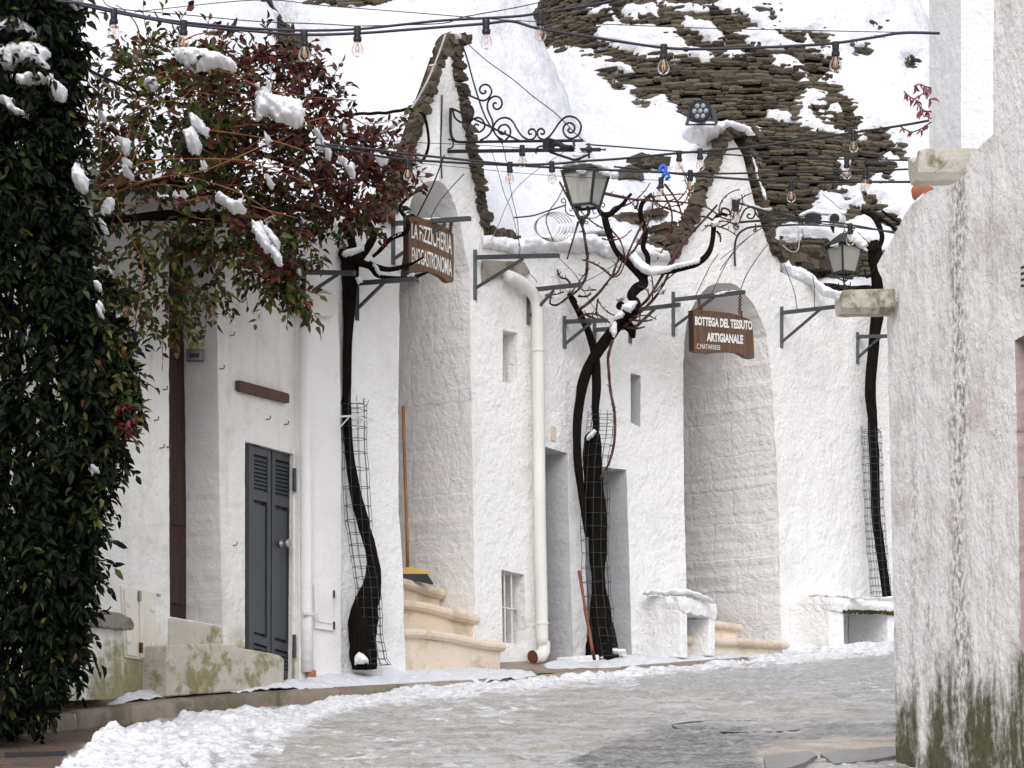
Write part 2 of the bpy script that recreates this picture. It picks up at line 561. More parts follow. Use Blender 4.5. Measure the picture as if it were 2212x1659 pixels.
M['brass'] = simple('bulb_filament', (.72, .40, .16), .4, .4, .1)
M['lens'] = simple('lens_grey', (.30, .34, .35), .15, .7, .3, 60)
M['tile'] = simple('cream_number_tile', (.72, .62, .50), .3, .4, .1)
M['lamp_amber'] = simple('amber_lamp', (.42, .32, .2), .4, .4)

def glassmat(name, tint, keep, rough=.05):
    m = bpy.data.materials.new(name)
    m.use_nodes = True
    nt = m.node_tree
    nt.nodes.clear()
    t = nd(nt, 'BsdfTransparent', {'Color': c4(tint)})
    g = nd(nt, 'BsdfGlossy', {'Color': (1, 1, 1, 1), 'Roughness': rough})
    fr = nd(nt, 'Fresnel', {'IOR': 1.3})
    f = mth(nt, 'ADD', mth(nt, 'MULTIPLY', fr.outputs[0], .6), keep, True)
    mx = nd(nt, 'MixShader', {0: f, 1: t.outputs[0], 2: g.outputs[0]})
    o = nd(nt, 'OutputMaterial', {'Surface': mx.outputs[0]})
    return m
M['bulb_glass'] = glassmat('clear_bulb_glass', (.93, .92, .92), .02)
def panemat():
    m = bpy.data.materials.new('frosted_pane')
    m.use_nodes = True
    nt = m.node_tree
    nt.nodes.clear()
    co = nd(nt, 'NewGeometry').outputs['Position']
    t = nd(nt, 'BsdfTransparent', {'Color': (.8, .8, .77, 1)})
    d = nd(nt, 'BsdfDiffuse', {'Color': mixc(nt, noise(nt, co, 14, 4), (.36, .36, .33), (.46, .46, .43))})
    mx = nd(nt, 'MixShader', {0: .72, 1: t.outputs[0], 2: d.outputs[0]})
    nd(nt, 'OutputMaterial', {'Surface': mx.outputs[0]})
    return m
M['pane'] = panemat()
# ================================================================== ground
KX = np.array([-500, 0, 265, 545, 950, 1145, 1450, 1700, 1930, 2400.])
KY = np.array([14.1, 15.9, 16.95, 18.3, 19.9, 20.75, 22.25, 23.85, 25.2, 28.1])
KT = np.array([1592, 1556, 1523, 1494, 1473, 1460, 1432, 1416, 1400, 1372.])      # row of the kerb's top edge
KZ = EYE + (HY - KT) / FD * KY
fine_x = np.arange(-500, 2400, 5.0)
def _ci(xs, ks):
    k = np.interp(xs, KX, ks)
    return k
def sm(a, w=30):
    p = np.r_[np.full(w, a[0]) - (np.arange(w, 0, -1)) * (a[1] - a[0]), a, a[-1] + np.arange(1, w + 1) * (a[-1] - a[-2])]
    return np.convolve(p, np.ones(2 * w + 1) / (2 * w + 1), 'valid')
kY = sm(np.interp(fine_x, KX, KY))
kZ = sm(np.interp(fine_x, KX, KZ))
def road_z(X, Y): return .12 * Y + .035 + .008 * np.maximum(X, 0) ** 2 * .5

# the wide sheet under everything
mb = MB()
gx = np.array([-400, -60, -20, -8, 0, 8, 20, 60, 400.])
gy = np.array([-200, -20, 0, 8, 13, 20, 30, 45, 90, 400.])
V = [(a, b, min(max(.12 * b, -1.2), 5.0) - .30) for a in gx for b in gy]
mb.grid(V, len(gx), len(gy))
o = mb.build('ground', M['stone_kerb'], origin=(0, 0, 0))
tag(o, 'wide stone ground under the whole sloping street', 'ground', kind='structure')

# road: slush, snow bank along the kerb, wet dark stone
xs = np.arange(-260, 2330, 5.0)
nt_ = 300
tt = np.linspace(0, 1, nt_) ** 1.15
Yk = np.interp(xs, fine_x, kY)
Yv = Yk[:, None] + .04 - tt[None, :] * (Yk[:, None] - 12.6)
Xv = (xs[:, None] - CX) / FD * Yv
V = np.stack([Xv, Yv, road_z(Xv, Yv)], -1).reshape(-1, 3)
px, py = proj(V)
pl = V[:, :2]
w1 = fbm(np.c_[px * .012, py * .03], 4, 3)
bt = np.array([(-300, 1780), (100, 1690), (150, 1640), (190, 1610), (230, 1596), (300, 1568), (350, 1556), (450, 1542), (545, 1533), (700, 1515), (820, 1500), (950, 1486), (1050, 1474), (1150, 1468), (1230, 1463), (1300, 1450), (1440, 1436), (1500, 1430), (1700, 1415), (1830, 1404), (2000, 1390)], float)
bb = np.array([(-300, 1790), (100, 1760), (420, 1740), (600, 1640), (620, 1590), (700, 1552), (820, 1527), (950, 1509), (1150, 1486), (1300, 1468), (1440, 1453), (1500, 1446), (1700, 1429), (1830, 1417), (2000, 1402)], float)
ytp, ybm = np.interp(px, bt[:, 0], bt[:, 1]) + 11 * sstep(1050, 700, px), np.interp(px, bb[:, 0], bb[:, 1])
wv = fbm(np.c_[px * .03, py * .08], 4, 9)
lump = fbm(pl * 3.4, 4, 21)
lump2 = fbm(pl * 11.0, 3, 33)
lump3 = fbm(pl * 30.0, 3, 37)
hb_ = np.maximum(ybm - ytp, 6)
nr = np.clip(hb_ / 70, .22, 1)
ybm = ybm + 5 * sstep(800, 1000, px)
up = sstep(-.10, .12, (py - ytp) / np.minimum(hb_, 40) + wv * .15)
fade = np.clip(hb_ * .6, 6, 110)
dn = sstep(1.0, -1.0, (py - ybm) / fade + (wv * 1.5 + lump2 * .8) * nr + sstep(330, 620, px) * sstep(1560, 1650, py) * .9)
snow = up * dn
wide = sstep(900, 300, px)
crest = up * sstep(1.6, -.4, (py - ytp) / np.clip(hb_, 8, 46))
clod = (.25 + 1.1 * sstep(-.15, .3, fbm(pl * 1.7, 3, 79))) * np.clip(fbm(pl * 6.5, 3, 71), 0, 1) + .5 * np.clip(fbm(pl * 15, 3, 73), 0, 1)
h = crest * (.052 - .012 * wide) + snow * ((.028 + .035 * wide) * np.clip(lump + .2, -.4, 1) + .062 * clod * (.5 + .5 * wide) + .022 * lump2 + .014 * lump3)
slush = fbm(np.c_[px * .006, py * .05], 5, 41)
slush2 = fbm(np.c_[px * .02, py * .12], 4, 47)
h = h + (1 - snow) * (.016 * slush + .014 * lump2 + .010 * lump3)
dk = [(1200, 1700), (1290, 1600), (1400, 1570), (1500, 1555), (1640, 1560), (1800, 1562), (1960, 1566), (1960, 1590), (1800, 1592), (1700, 1602), (1640, 1622), (1650, 1700)]
dark = sstep(-16, 16, sdf(px, py, dk) + slush * 40 + slush2 * 22 + lump2 * 16)
g2 = [(1380, 1440), (1600, 1424), (1950, 1410), (1950, 1500), (1700, 1500), (1500, 1490), (1300, 1485)]
grey = sstep(-25, 25, sdf(px, py, g2) + slush * 20) * .8
bl = [(-300, 1575), (70, 1580), (215, 1566), (330, 1556), (280, 1582), (190, 1604), (140, 1640), (130, 1700), (-300, 1700)]
brown = sstep(-6, 6, sdf(px, py, bl) + slush2 * 6) * (1 - snow)
sl_ = [(1630, 1628), (1690, 1606), (1790, 1596), (1960, 1588), (1960, 1640), (1760, 1638)]
slab_ = sstep(-5, 5, sdf(px, py, sl_) + slush * 9)
h = h * (1 - .8 * brown) * (1 - .7 * slab_) * (1 - .3 * dark)
patch_ = sstep(.12, .5, fbm(np.c_[px * .007, py * .06], 5, 63)) * (1 - .6 * dark)
white2 = np.clip(np.maximum(snow, sstep(.10, .55, lump2 * .5 + lump3 * .25 + slush2 * .6 + slush * .5) * .62 * (1 - brown) * (1 - slab_) * (1 - .5 * dark)), 0, 1)
fp = np.zeros(len(px))
rf = random.Random(8)
for k in range(46):
    Yf_ = 14.6 + k * .22 + rf.uniform(-.05, .05)
    for lane, sgn in ((-.55, 1), (.35, -1), (1.1, 1)):
        if rf.random() < .25: continue
        cx_ = lane + (Yf_ - 15) * .34 + (.10 if k % 2 else -.10) + rf.uniform(-.07, .07)
        dx_, dy_ = pl[:, 0] - cx_, pl[:, 1] - (Yf_ + lane * .3)
        u_, v_ = dx_ * .93 - dy_ * .36, dx_ * .36 + dy_ * .93
        fp = np.maximum(fp, sstep(1.25, .75, np.hypot(u_ / .055, v_ / .14)))
h = h - fp * .022 * (1 - .5 * brown)
white2 = np.clip(white2 * (1 - .7 * fp), 0, 1)
dark = np.clip(dark + .22 * fp, 0, 1)
V[:, 2] += h
mb = MB()
mb.grid(V, len(xs), nt_)
m, nt, b = newmat('slushy_road', .35, .45)
at = lambda n_: nd(nt, 'Attribute', None, attribute_name=n_).outputs['Fac']
co = nd(nt, 'NewGeometry').outputs['Position']
mp = nd(nt, 'Mapping', {'Vector': co, 'Scale': (3.0, 4.2, 4), 'Rotation': (0, 0, -.25)}).outputs[0]
n1 = noise(nt, mp, 1.0, 9, .75)
n2 = noise(nt, co, 20, 7, .78)
nst = noise(nt, nd(nt, 'Mapping', {'Vector': co, 'Scale': (4, 22, 8), 'Rotation': (0, 0, -.5)}).outputs[0], 1.0, 6, .7)
col = mixc(nt, ramp(nt, mth(nt, 'ADD', n1, mth(nt, 'MULTIPLY', mth(nt, 'SUBTRACT', nst, .5), .7)), .40, .64), (.64, .635, .62), (.36, .335, .30))
col = mixc(nt, mth(nt, 'MULTIPLY', ramp(nt, n2, .52, .68), .75), col, (.72, .715, .71))
col = mixc(nt, mth(nt, 'MULTIPLY', at('patch'), .6), col, (.50, .435, .36))
col = mixc(nt, mth(nt, 'MULTIPLY', at('grey'), .75), col, mixc(nt, ramp(nt, n2, .4, .62), (.36, .36, .365), (.62, .62, .63)))
col = mixc(nt, mth(nt, 'MULTIPLY', mth(nt, 'MULTIPLY', at('dark'), .92), ramp(nt, mth(nt, 'ADD', n1, mth(nt, 'MULTIPLY', mth(nt, 'SUBTRACT', n2, .5), .8)), .66, .42)), col, mixc(nt, ramp(nt, n1, .38, .64), (.085, .085, .09), (.22, .22, .225)))
col = mixc(nt, at('brown'), col, mixc(nt, n1, (.10, .065, .045), (.20, .14, .105)))
col = mixc(nt, at('slab'), col, mixc(nt, ramp(nt, n1, .4, .6), (.62, .53, .44), (.46, .37, .30)))
snf = ramp(nt, mth(nt, 'ADD', at('snow'), mth(nt, 'MULTIPLY', mth(nt, 'SUBTRACT', n2, .5), 1.5)), .28, .72)
col = mixc(nt, snf, col, mixc(nt, ramp(nt, n2, .34, .56), (.46, .465, .49), (.84, .845, .87)))
nt.links.new(col, b.inputs['Base Color'])
nt.links.new(mth(nt, 'ADD', mth(nt, 'MULTIPLY', at('snow'), .3), mth(nt, 'SUBTRACT', mth(nt, 'ADD', .16, mth(nt, 'MULTIPLY', ramp(nt, n1, .40, .6), .3)), mth(nt, 'MULTIPLY', at('brown'), .05))), b.inputs['Roughness'])
bp = nd(nt, 'Bump', {'Height': mth(nt, 'MULTIPLY', mth(nt, 'ADD', n2, mth(nt, 'MULTIPLY', noise(nt, co, 70, 3), .4)), mth(nt, 'SUBTRACT', 1.0, mth(nt, 'MULTIPLY', at('snow'), .55))), 'Strength': 1.0, 'Distance': .030})
nt.links.new(bp.outputs[0], b.inputs['Normal'])
M['road'] = m
o = mb.build('road', M['road'], origin=(0, 0, 0), sm=True, attr={'snow': white2, 'dark': dark, 'grey': grey, 'brown': brown, 'slab': slab_, 'patch': patch_})
tag(o, 'slushy stone road with a lumpy snow bank along the kerb', 'road', kind='structure')

# manhole cover, drain slot, broken paving stones
def on_road(x, Y, dz=0.0):
    X = (x - CX) / FD * Y
    return Vector((X, Y, float(road_z(np.array(X), np.array(Y))) + dz))
mc = on_road(1600, 16.75, -.006)
mh = thing('manhole_cover', mc, 'round dark manhole cover lying wet in the slushy road', 'manhole cover')
nrm_ = Vector((0, -.12, 1)).normalized()
mb = MB()
mb.lathe([(.43, -.05), (.43, .0), (.445, .004), (.46, .0), (.46, -.05)], mc, 40, 0, nrm_)
mb.build('rim', M['black'], mh)
mb = MB()
mb.lathe([(0, -.002), (.20, -.002), (.425, -.002), (.425, -.05)], mc, 40, 0, nrm_)
mb.build('lid', stone('wet_lid', (.16, .16, .165), (.24, .24, .245), (.34, .34, .34), 12, .004, spec=.5, rough=.3), mh)
mb = MB()
A_, B_ = on_road(12, 14.75, .012), on_road(142, 14.85, .012)
mb.bar(A_, B_, .05, .03)
tag(mb.build('drain_slot', M['black']), 'black drain slot in the wet brown stone at the lower left', 'drain')
def flag(pts, dz, th, mat, label):
    q = wobble(densify(pts, 14), 3, .06, 7)
    top = []
    for x, y in q:
        Y_ = 1.465 / (.12 - (HY - y) / FD)
        top.append(on_road(x, Y_, dz))
    mb = MB()
    mb.prism(top, Vector((0, 0, -th)))
    return tag(mb.build('paving_slab', mat), label, 'paving slab')
M['wet_slab'] = stone('wet_grey_slab', (.07, .068, .066), (.17, .165, .16), (.05, .045, .04), 5, .008, spec=.5, rough=.3)
flag([(1650, 1646), (1700, 1640), (1752, 1636), (1766, 1646), (1740, 1662), (1690, 1676), (1655, 1672)], .028, .04, M['wet_slab'], 'broken dark paving stone left of the right wall foot')
flag([(1772, 1640), (1850, 1632), (1936, 1628), (1945, 1645), (1900, 1654), (1800, 1662)], .022, .04, M['wet_slab'], 'wet grey paving slab against the right wall foot')

# pavement
BX = np.array([-500, 0, 200, 350, 500, 640, 870, 1090, 1200, 1380, 1480, 1830, 1960, 2400.])
BYs = np.array([1540, 1515, 1499, 1490, 1481, 1471, 1449, 1429, 1427, 1417, 1414, 1405, 1399, 1390.])
def backY(x):
    if x < 640: return WL.Y(x)
    if x < 870: return W2L.Y(x)
    if x < 1175: return W2.Y(x)
    return W3.Y(x)
pv_x = np.arange(-300, 2000, 4.0)
fr = []
bk = []
for x in pv_x:
    Yf = float(np.interp(x, fine_x, kY))
    zf = float(np.interp(x, fine_x, kZ))
    fr.append(((x - CX) / FD * Yf, Yf, zf))
    Yb = backY(x)
    bk.append(P(x, float(np.interp(x, BX, BYs)), Yb))
fr = np.array(fr)
bk = np.array(bk)
for k in range(2):
    pd = np.pad(bk, ((6, 6), (0, 0)), 'edge')
    bk[6:-6] = np.stack([np.convolve(pd[:, c], np.ones(13) / 13, 'valid') for c in range(3)], -1)[6:-6]
kd = np.gradient(fr, axis=0)
kd /= np.linalg.norm(kd[:, :2], axis=1)[:, None]
inn = np.stack([-kd[:, 1], kd[:, 0], np.zeros(len(kd))], -1)       # away from the road
def pave(t):
    """t = 0 at the kerb stones' back edge, 1 at the wall foot, beyond: under the houses"""
    f2 = fr + inn * .20
    if t <= 1: return f2 + (bk - f2) * t
    return bk + inn * (t - 1) + np.array([0, 0, .02 * (t - 1)])
mb = MB()
ts = [0, .25, .5, .75, 1, 1.5, 3.5]
V = np.stack([pave(t) for t in ts], 1).reshape(-1, 3)
V[:, 2] += fbm(V[:, :2] * 2.2, 3, 5) * .006
mb.grid(V, len(pv_x), len(ts))
o = mb.build('pavement', M['stone_kerb'], origin=(0, 0, 0), sm=True)
tag(o, 'narrow wet stone pavement between the kerb and the white houses', 'pavement', kind='structure')

# kerb stones: each its own rounded block in one kerb
mb = MB()
i = 0
while i < len(pv_x) - 3:
    ln = random.randint(28, 52)
    if pv_x[i] > 900: ln = random.randint(22, 40)
    j = min(i + ln, len(pv_x) - 1)
    dz = random.uniform(-.006, .006)
    do = random.uniform(-.012, .012)
    rings = []
    for k in range(i, j + 1):
        if k == i or k == j: e = .022
        elif k in (i + 1, j - 1): e = .006
        else: e = 0
        f, n_ = fr[k] + np.array([0, 0, dz]), inn[k]
        wv = .006 * math.sin(k * .7) + .004 * math.sin(k * 1.9)
        prof = [(do + wv + e, -.22), (do + wv + e, -.045), (do + .012 + e, -.018), (do + .04, -.003 - e), (.10, .0 - e), (.203, -.002 - e)]
        rings.append([f + n_ * a + np.array([0, 0, c]) for a, c in prof])
    if len(rings) > 2:
        # pull the end rings together so that a joint gap stays between stones
        n0 = len(rings[0])
        vs = [p for r_ in rings for p in r_]
        fs = [(a * n0 + c, a * n0 + c + 1, (a + 1) * n0 + c + 1, (a + 1) * n0 + c) for a in range(len(rings) - 1) for c in range(n0 - 1)]
        mb.add(vs, fs)
    i = j + 1 if random.random() < .0 else j
o = mb.build('kerb', M['stone_kerb'], origin=(0, 0, 0), sm=True)
tag(o, 'row of rounded worn kerb stones edging the road', 'kerb', kind='structure')

# snow lying on the pavement
S1 = [(232, 1524), (300, 1498), (420, 1489), (480, 1476), (560, 1474), (620, 1476), (700, 1466), (760, 1444), (800, 1436), (870, 1440), (960, 1447), (1090, 1450), (1147, 1456), (1142, 1468), (1000, 1479), (860, 1475), (700, 1495), (545, 1500), (420, 1509), (300, 1523)]
S2 = [(1180, 1437), (1240, 1424), (1300, 1425), (1380, 1416), (1500, 1418), (1600, 1402), (1720, 1398), (1950, 1391), (1950, 1403), (1700, 1411), (1500, 1429), (1340, 1439), (1250, 1437)]
S3 = [(1095, 1462), (1150, 1458), (1160, 1464), (1100, 1472)]
ts = np.linspace(-.35, 1.05, 46)
V = np.stack([pave(t) for t in ts], 1).reshape(-1, 3)
px, py = proj(V)
s_ = np.maximum(np.maximum(sdf(px, py, S1), sdf(px, py, S2)), sdf(px, py, S3))
s_ = s_ + 3 + fbm(np.c_[px * .02, py * .06], 4, 8) * 6 + fbm(np.c_[px * .08, py * .2], 3, 18) * 3
hh = sstep(-3, 6, s_) * .028 + sstep(0, 14, s_) * (.028 + .03 * np.clip(fbm(V[:, :2] * 5, 3, 4), -.5, 1)) + fbm(V[:, :2] * 16, 3, 14) * .010 * sstep(-2, 6, s_)
V[:, 2] += hh - .008
mb = MB()
mb.grid(V, len(pv_x), len(ts), s_ > -3)
o = mb.build('pavement_snow', M['snow'], sm=True)
tag(o, 'lumpy strips of snow lying along the pavement beside the walls', 'snow', kind='stuff')

# ================================================================== walls
def wall(mb, vp, outline, holes=(), thick=.3, mi=0, jag=1.6, seed=0, out=0.0):
    """outline and holes in measured points; holes = (points, depth, jamb material slot, jag)"""
    loops = [(wobble(densify(outline, 9), jag, .035, seed), thick, mi)]
    for k, hsp in enumerate(holes):
        loops.append((wobble(densify(hsp[0], 7), hsp[3] if len(hsp) > 3 else jag, .05, seed + 3 + k), hsp[1], hsp[2]))
    bm = bmesh.new()
    for pts, dp, mi_ in loops:
        vs = [bm.verts.new(vp.pt(x, y, out)) for x, y in pts]
        for a in range(len(vs)):
            bm.edges.new((vs[a], vs[(a + 1) % len(vs)]))
        w = [vp.pt(x, y, out) for x, y in pts]
        n = len(w)
        # a slightly eased corner: front edge, small chamfer, then the depth
        e = .012
        mb.add(w + [p - vp.n * dp for p in w], [(a, (a + 1) % n, n + (a + 1) % n, n + a) for a in range(n)], mi_)
    bmesh.ops.triangle_fill(bm, use_beauty=True, use_dissolve=False, edges=bm.edges[:], normal=vp.n)
    bm.verts.index_update()
    mb.add([v.co.copy() for v in bm.verts], [[v.index for v in f.verts] for f in bm.faces], mi)
    bm.free()

def stone_chain(mb, vp, line, width, step, depth, off=.03, mi=0, seed=1, thick=None):
    """flat stones stacked along a rake"""
    rd = random.Random(seed)
    pts = densify([tuple(p) for p in smooth(line, 5)], step, False)
    for (x, y) in pts:
        k = vp.Y(x) / FD
        w = width * k * rd.uniform(.34, .66)
        t = (thick or step) * k * rd.uniform(.5, 1.15)
        c = vp.pt(x + rd.uniform(-3, 3), y + rd.uniform(-2, 2), off - depth / 2 + rd.uniform(-.02, .03))
        tl = rd.uniform(-.18, .18)
        a = vp.d3 * w + Vector((0, 0, 1)) * w * tl
        vs = []
        for i in (-1, 1):
            n8 = 7
            for q in range(n8):
                an = 2 * math.pi * q / n8
                rr = rd.uniform(.72, 1.2)
                vs.append(c + a * math.cos(an) * rr + Vector((0, 0, 1)) * t * (math.sin(an) * rr) * 1.15 + vp.n * (depth / 2) * i * rd.uniform(.88, 1.0))
        mb.add(vs, [(q, (q + 1) % 7, 7 + (q + 1) % 7, 7 + q) for q in range(7)] + [tuple(range(7))[::-1], tuple(range(7, 14))], mi)

# ---- left house
left_house = thing('trullo_house', WL.pt(450, 1480), 'weathered white house with the slate-grey louvred door and the recessed brown door', 'house', 'white trullo houses along the street')
mb = MB()
holeA = [(365, 470), (465, 505), (470, 760), (475, 1100), (480, 1352), (367, 1332), (365, 1000)]
holeB = [(529, 953), (634, 981), (630, 1500), (529, 1470)]
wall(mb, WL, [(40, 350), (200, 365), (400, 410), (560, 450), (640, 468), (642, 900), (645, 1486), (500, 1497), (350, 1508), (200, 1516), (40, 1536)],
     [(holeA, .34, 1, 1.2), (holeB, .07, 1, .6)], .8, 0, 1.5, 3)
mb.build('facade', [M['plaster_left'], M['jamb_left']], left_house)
# brown door at the back of its recess
W = WL.out(-.30)
mb = MB()
def panel(mb, vp, x0, x1, y0, y1, y0b, y1b, depth, mi=0):
    mb.prism([vp.pt(x0, y0), vp.pt(x1, y0b), vp.pt(x1, y1b), vp.pt(x0, y1)], vp.n * depth, mi)
panel(mb, W, 340, 402, 470, 1370, 492, 1376, -.05)
bd = mb.build('door', M['door_brown'], left_house)
bd['label'] = 'narrow dark brown panelled door deep in its recess'
mb = MB()
for (y0, y1) in ((520, 700), (720, 1130), (1170, 1300)):
    panel(mb, W, 352, 391, y0, y1, y0 + 8, y1 + 6, .018)
mb.build('door_panel', M['door_brown'], bd)
# slate grey louvred double door
W = WL.out(-.055)
dg = None
mb = MB()
def lerp(a, b, t): return a + (b - a) * t
def dpt(u, v, off=0.0):
    """u,v across and down the grey door, 0..1"""
    x = lerp(lerp(531, 632, u), lerp(531, 629, u), v)
    y = lerp(lerp(956, 980, u), lerp(1446, 1474, u), v)
    return W.pt(x, y, off)
def dquad(mb, u0, u1, v0, v1, off, dp, mi=0):
    mb.prism([dpt(u0, v0, off), dpt(u1, v0, off), dpt(u1, v1, off), dpt(u0, v1, off)], W.n * -dp, mi)
dquad(mb, 0, 1, 0, 1, -.012, .02)
dg = mb.build('door', M['door_grey'], left_house)
dg['label'] = 'slate-grey double door with louvred top and bottom panels'
for (u0, u1) in ((.05, .485), (.515, .95)):
    mb = MB()
    dquad(mb, u0, u0 + .07, .01, .99, .022, .034)
    dquad(mb, u1 - .07, u1, .01, .99, .022, .034)
    for v0, v1 in ((.01, .045), (.205, .245), (.84, .875), (.965, .99)):
        dquad(mb, u0 + .07, u1 - .07, v0, v1, .021, .033)
    dquad(mb, u0 + .09, u1 - .09, .262, .825, .010, .02)
    lf = mb.build('door_leaf', M['door_grey'], dg)
    for va, vb, nn in ((.048, .203, 9), (.878, .963, 5)):
        mb = MB()
        for k in range(nn):
            v = va + (vb - va) * (k + .5) / nn
            hv = (vb - va) / nn * .55
            q = [dpt(u0 + .07, v - hv, .0), dpt(u1 - .07, v - hv, .0), dpt(u1 - .07, v + hv, .018), dpt(u0 + .07, v + hv, .018)]
            mb.prism(q, Vector((0, 0, -.004)))
        mb.build('louvre', M['door_grey'], lf)
mb = MB()
dquad(mb, .0, .045, 0, 1, .03, .04)
dquad(mb, .955, 1.0, 0, 1, .03, .04)
dquad(mb, .0, 1.0, -.012, .006, .03, .04)
mb.build('door_frame', M['door_grey'], dg)
for yy in (1037, 1396):
    mb = MB()
    a = WL.pt(631, yy - 25, .02)
    b_ = WL.pt(631, yy + 25, .02)
    mb.tube([a, b_], .014, 8)
    mb.build('hinge', M['door_grey'], dg)
mb = MB()
kp = W.pt(602, 1175, .02)
mb.lathe([(.028, 0), (.028, .008), (.011, .012), (.011, .05), (.03, .056), (.034, .068), (.026, .08), (0, .082)], kp, 14, 0, WL.n)
mb.build('handle', M['metal_plate'], dg, sm=True)
# threshold and stoop of the left house
def stoop(name, mat, front, vp, dp, label, cat, jag=1.2):
    mb = MB()
    q = wobble(densify(front, 14), jag, .05, 4)
    f = [vp.pt(x, y) for x, y in q]
    mb.prism(f, vp.n * -dp)
    o = mb.build(name, mat, bevel=.012)
    return tag(o, label, cat)
stoop('doorstep', M['stone_mossy'], [(368, 1334), (482, 1354), (484, 1420), (368, 1416)], WL.out(.02), .36, 'mottled stone threshold below the recessed brown door', 'doorstep')
stoop('stone_stoop', M['stone_mossy'], [(360, 1394), (420, 1391), (475, 1390), (530, 1400), (607, 1415), (615, 1424), (614, 1486), (480, 1496), (360, 1504)], WL.out(.21), .26, 'mossy stone stoop running below the grey door', 'step', 2.0)

# ---- middle house
mid_house = thing('trullo_house', W2.pt(900, 1450), 'white house with the tall pointed gable and the steps into its arched doorway', 'house', 'white trullo houses along the street')
# left part of the front stands a little forward of the right part
archL = [(950, 391), (940, 390), (916, 394), (899, 408), (889, 430), (882, 460), (872, 540), (865, 590), (862, 640), (863, 700), (860, 853), (861, 1106), (867, 1180), (871, 1256), (873, 1360), (878, 1470)]
archR = [(950, 391), (962, 401), (976, 423), (986, 453), (996, 490), (1003, 533), (1014, 586), (1016, 720), (1018, 853), (1022, 1106), (1025, 1306), (1028, 1450)]
mb = MB()
wall(mb, W2L, [(640, 468), (740, 474), (835, 478), (848, 440), (862, 378), (884, 305), (905, 245), (930, 170), (950, 118)] + archL + [(760, 1468), (645, 1484)], [], .42, 0, 1.3, 11)
# the jamb hidden behind the left pier
wall(mb, W2, [(950, 118), (968, 88), (978, 95), (987, 150), (1000, 225), (1012, 310), (1023, 372), (1036, 440), (1044, 492), (1046, 527), (1110, 542), (1176, 538), (1178, 1450), (1100, 1450), (1029, 1456)] + archR[::-1],
     [([(1086, 713), (1118, 719), (1118, 829), (1086, 824)], .28, 1, .8), ([(1083, 1230), (1133, 1241), (1138, 1394), (1086, 1387)], .30, 1, .8)], .42, 0, 1.3, 12)
# jamb of the arch: the inner face on the right and the soffit
ar = wobble(densify(archR, 8, False), 1.6, .05, 5)
f = [W2.pt(x, y) for x, y in ar]
g = [p - W2.n * 1.15 for p in f]
n = len(f)
mb.add(f + g, [(a, a + 1, n + a + 1, n + a) for a in range(n - 1)], 1)
al = wobble(densify(archL, 8, False), 1.6, .05, 6)
f = [W2L.pt(x, y) for x, y in al]
g = [p - W2.n * 1.5 for p in f]
n = len(f)
mb.add(f + g, [(a, a + 1, n + a + 1, n + a) for a in range(n - 1)], 1)
mb.build('facade', [M['plaster_mid'], M['jamb_mid']], mid_house)
W = W2.out(-1.12)
mb = MB()
mb.prism([W.pt(x, y) for x, y in ((640, 380), (985, 380), (985, 1440), (640, 1440))], W.n * -.06)
mb.build('door', M['door_brown'], mid_house)
W = W2.out(-.26)
mb = MB()
mb.prism([W.pt(x, y) for x, y in ((1040, 700), (1110, 715), (1110, 840), (1040, 835))], W.n * -.03)
mb.build('window', M['jamb_grey'], mid_house)
W = W2.out(-.28)
mb = MB()
mb.prism([W.pt(x, y) for x, y in ((1030, 1210), (1120, 1235), (1122, 1400), (1030, 1390))], W.n * -.03)
wn_ = mb.build('window', M['black'], mid_house)
wn_['label'] = 'low barred window opening beside the steps'
W = W2.out(-.06)
mb = MB()
for x in (1089, 1104):
    mb.tube([W.pt(x, 1232), W.pt(x + 2, 1390)], .008, 6)
mb.tube([W.pt(1082, 1311), W.pt(1104, 1316, .01), W.pt(1124, 1315, -.05)], .007, 6)
mb.tube([W.pt(1118, 1302), W.pt(1118, 1316)], .005, 6)
mb.build('window_bars', M['white_plastic'], wn_)
# gable trim of stacked dark stones
mb = MB()
stone_chain(mb, W2L, [(968, 84), (955, 108), (944, 140), (934, 172), (921, 205)], 19, 11, .13, .05, seed=3)
mb.build('gable_trim', M['stone_dark'], mid_house)
mb = MB()
stone_chain(mb, W2L, [(915, 216), (905, 245), (896, 272), (886, 300), (880, 318)], 23, 11, .13, .05, seed=4)
mb.build('gable_trim', M['stone_dark'], mid_house)
mb = MB()
stone_chain(mb, W2L, [(876, 330), (868, 365), (860, 395), (850, 425), (838, 455), (822, 468)], 27, 11, .13, .05, seed=5)
mb.build('gable_trim', M['stone_dark'], mid_house)
mb = MB()
stone_chain(mb, W2, [(972, 84), (982, 120), (990, 165), (998, 215), (1006, 262), (1014, 310), (1021, 355), (1030, 400), (1040, 445), (1046, 485)], 29, 10, .42, .06, seed=6)
mb.build('gable_trim', M['stone_dark'], mid_house)
mb = MB()
stone_chain(mb, W2, [(968, 82), (990, 84), (1000, 88)], 26, 9, .42, .06, seed=7)
mb.build('gable_trim', M['stone_dark'], mid_house)
mb = MB()
stone_chain(mb, W2, [(1046, 500), (1075, 506), (1105, 514), (1112, 520)], 26, 12, .42, .02, seed=8, thick=16)
mb.build('gable_trim', M['stone_dark'], mid_house)
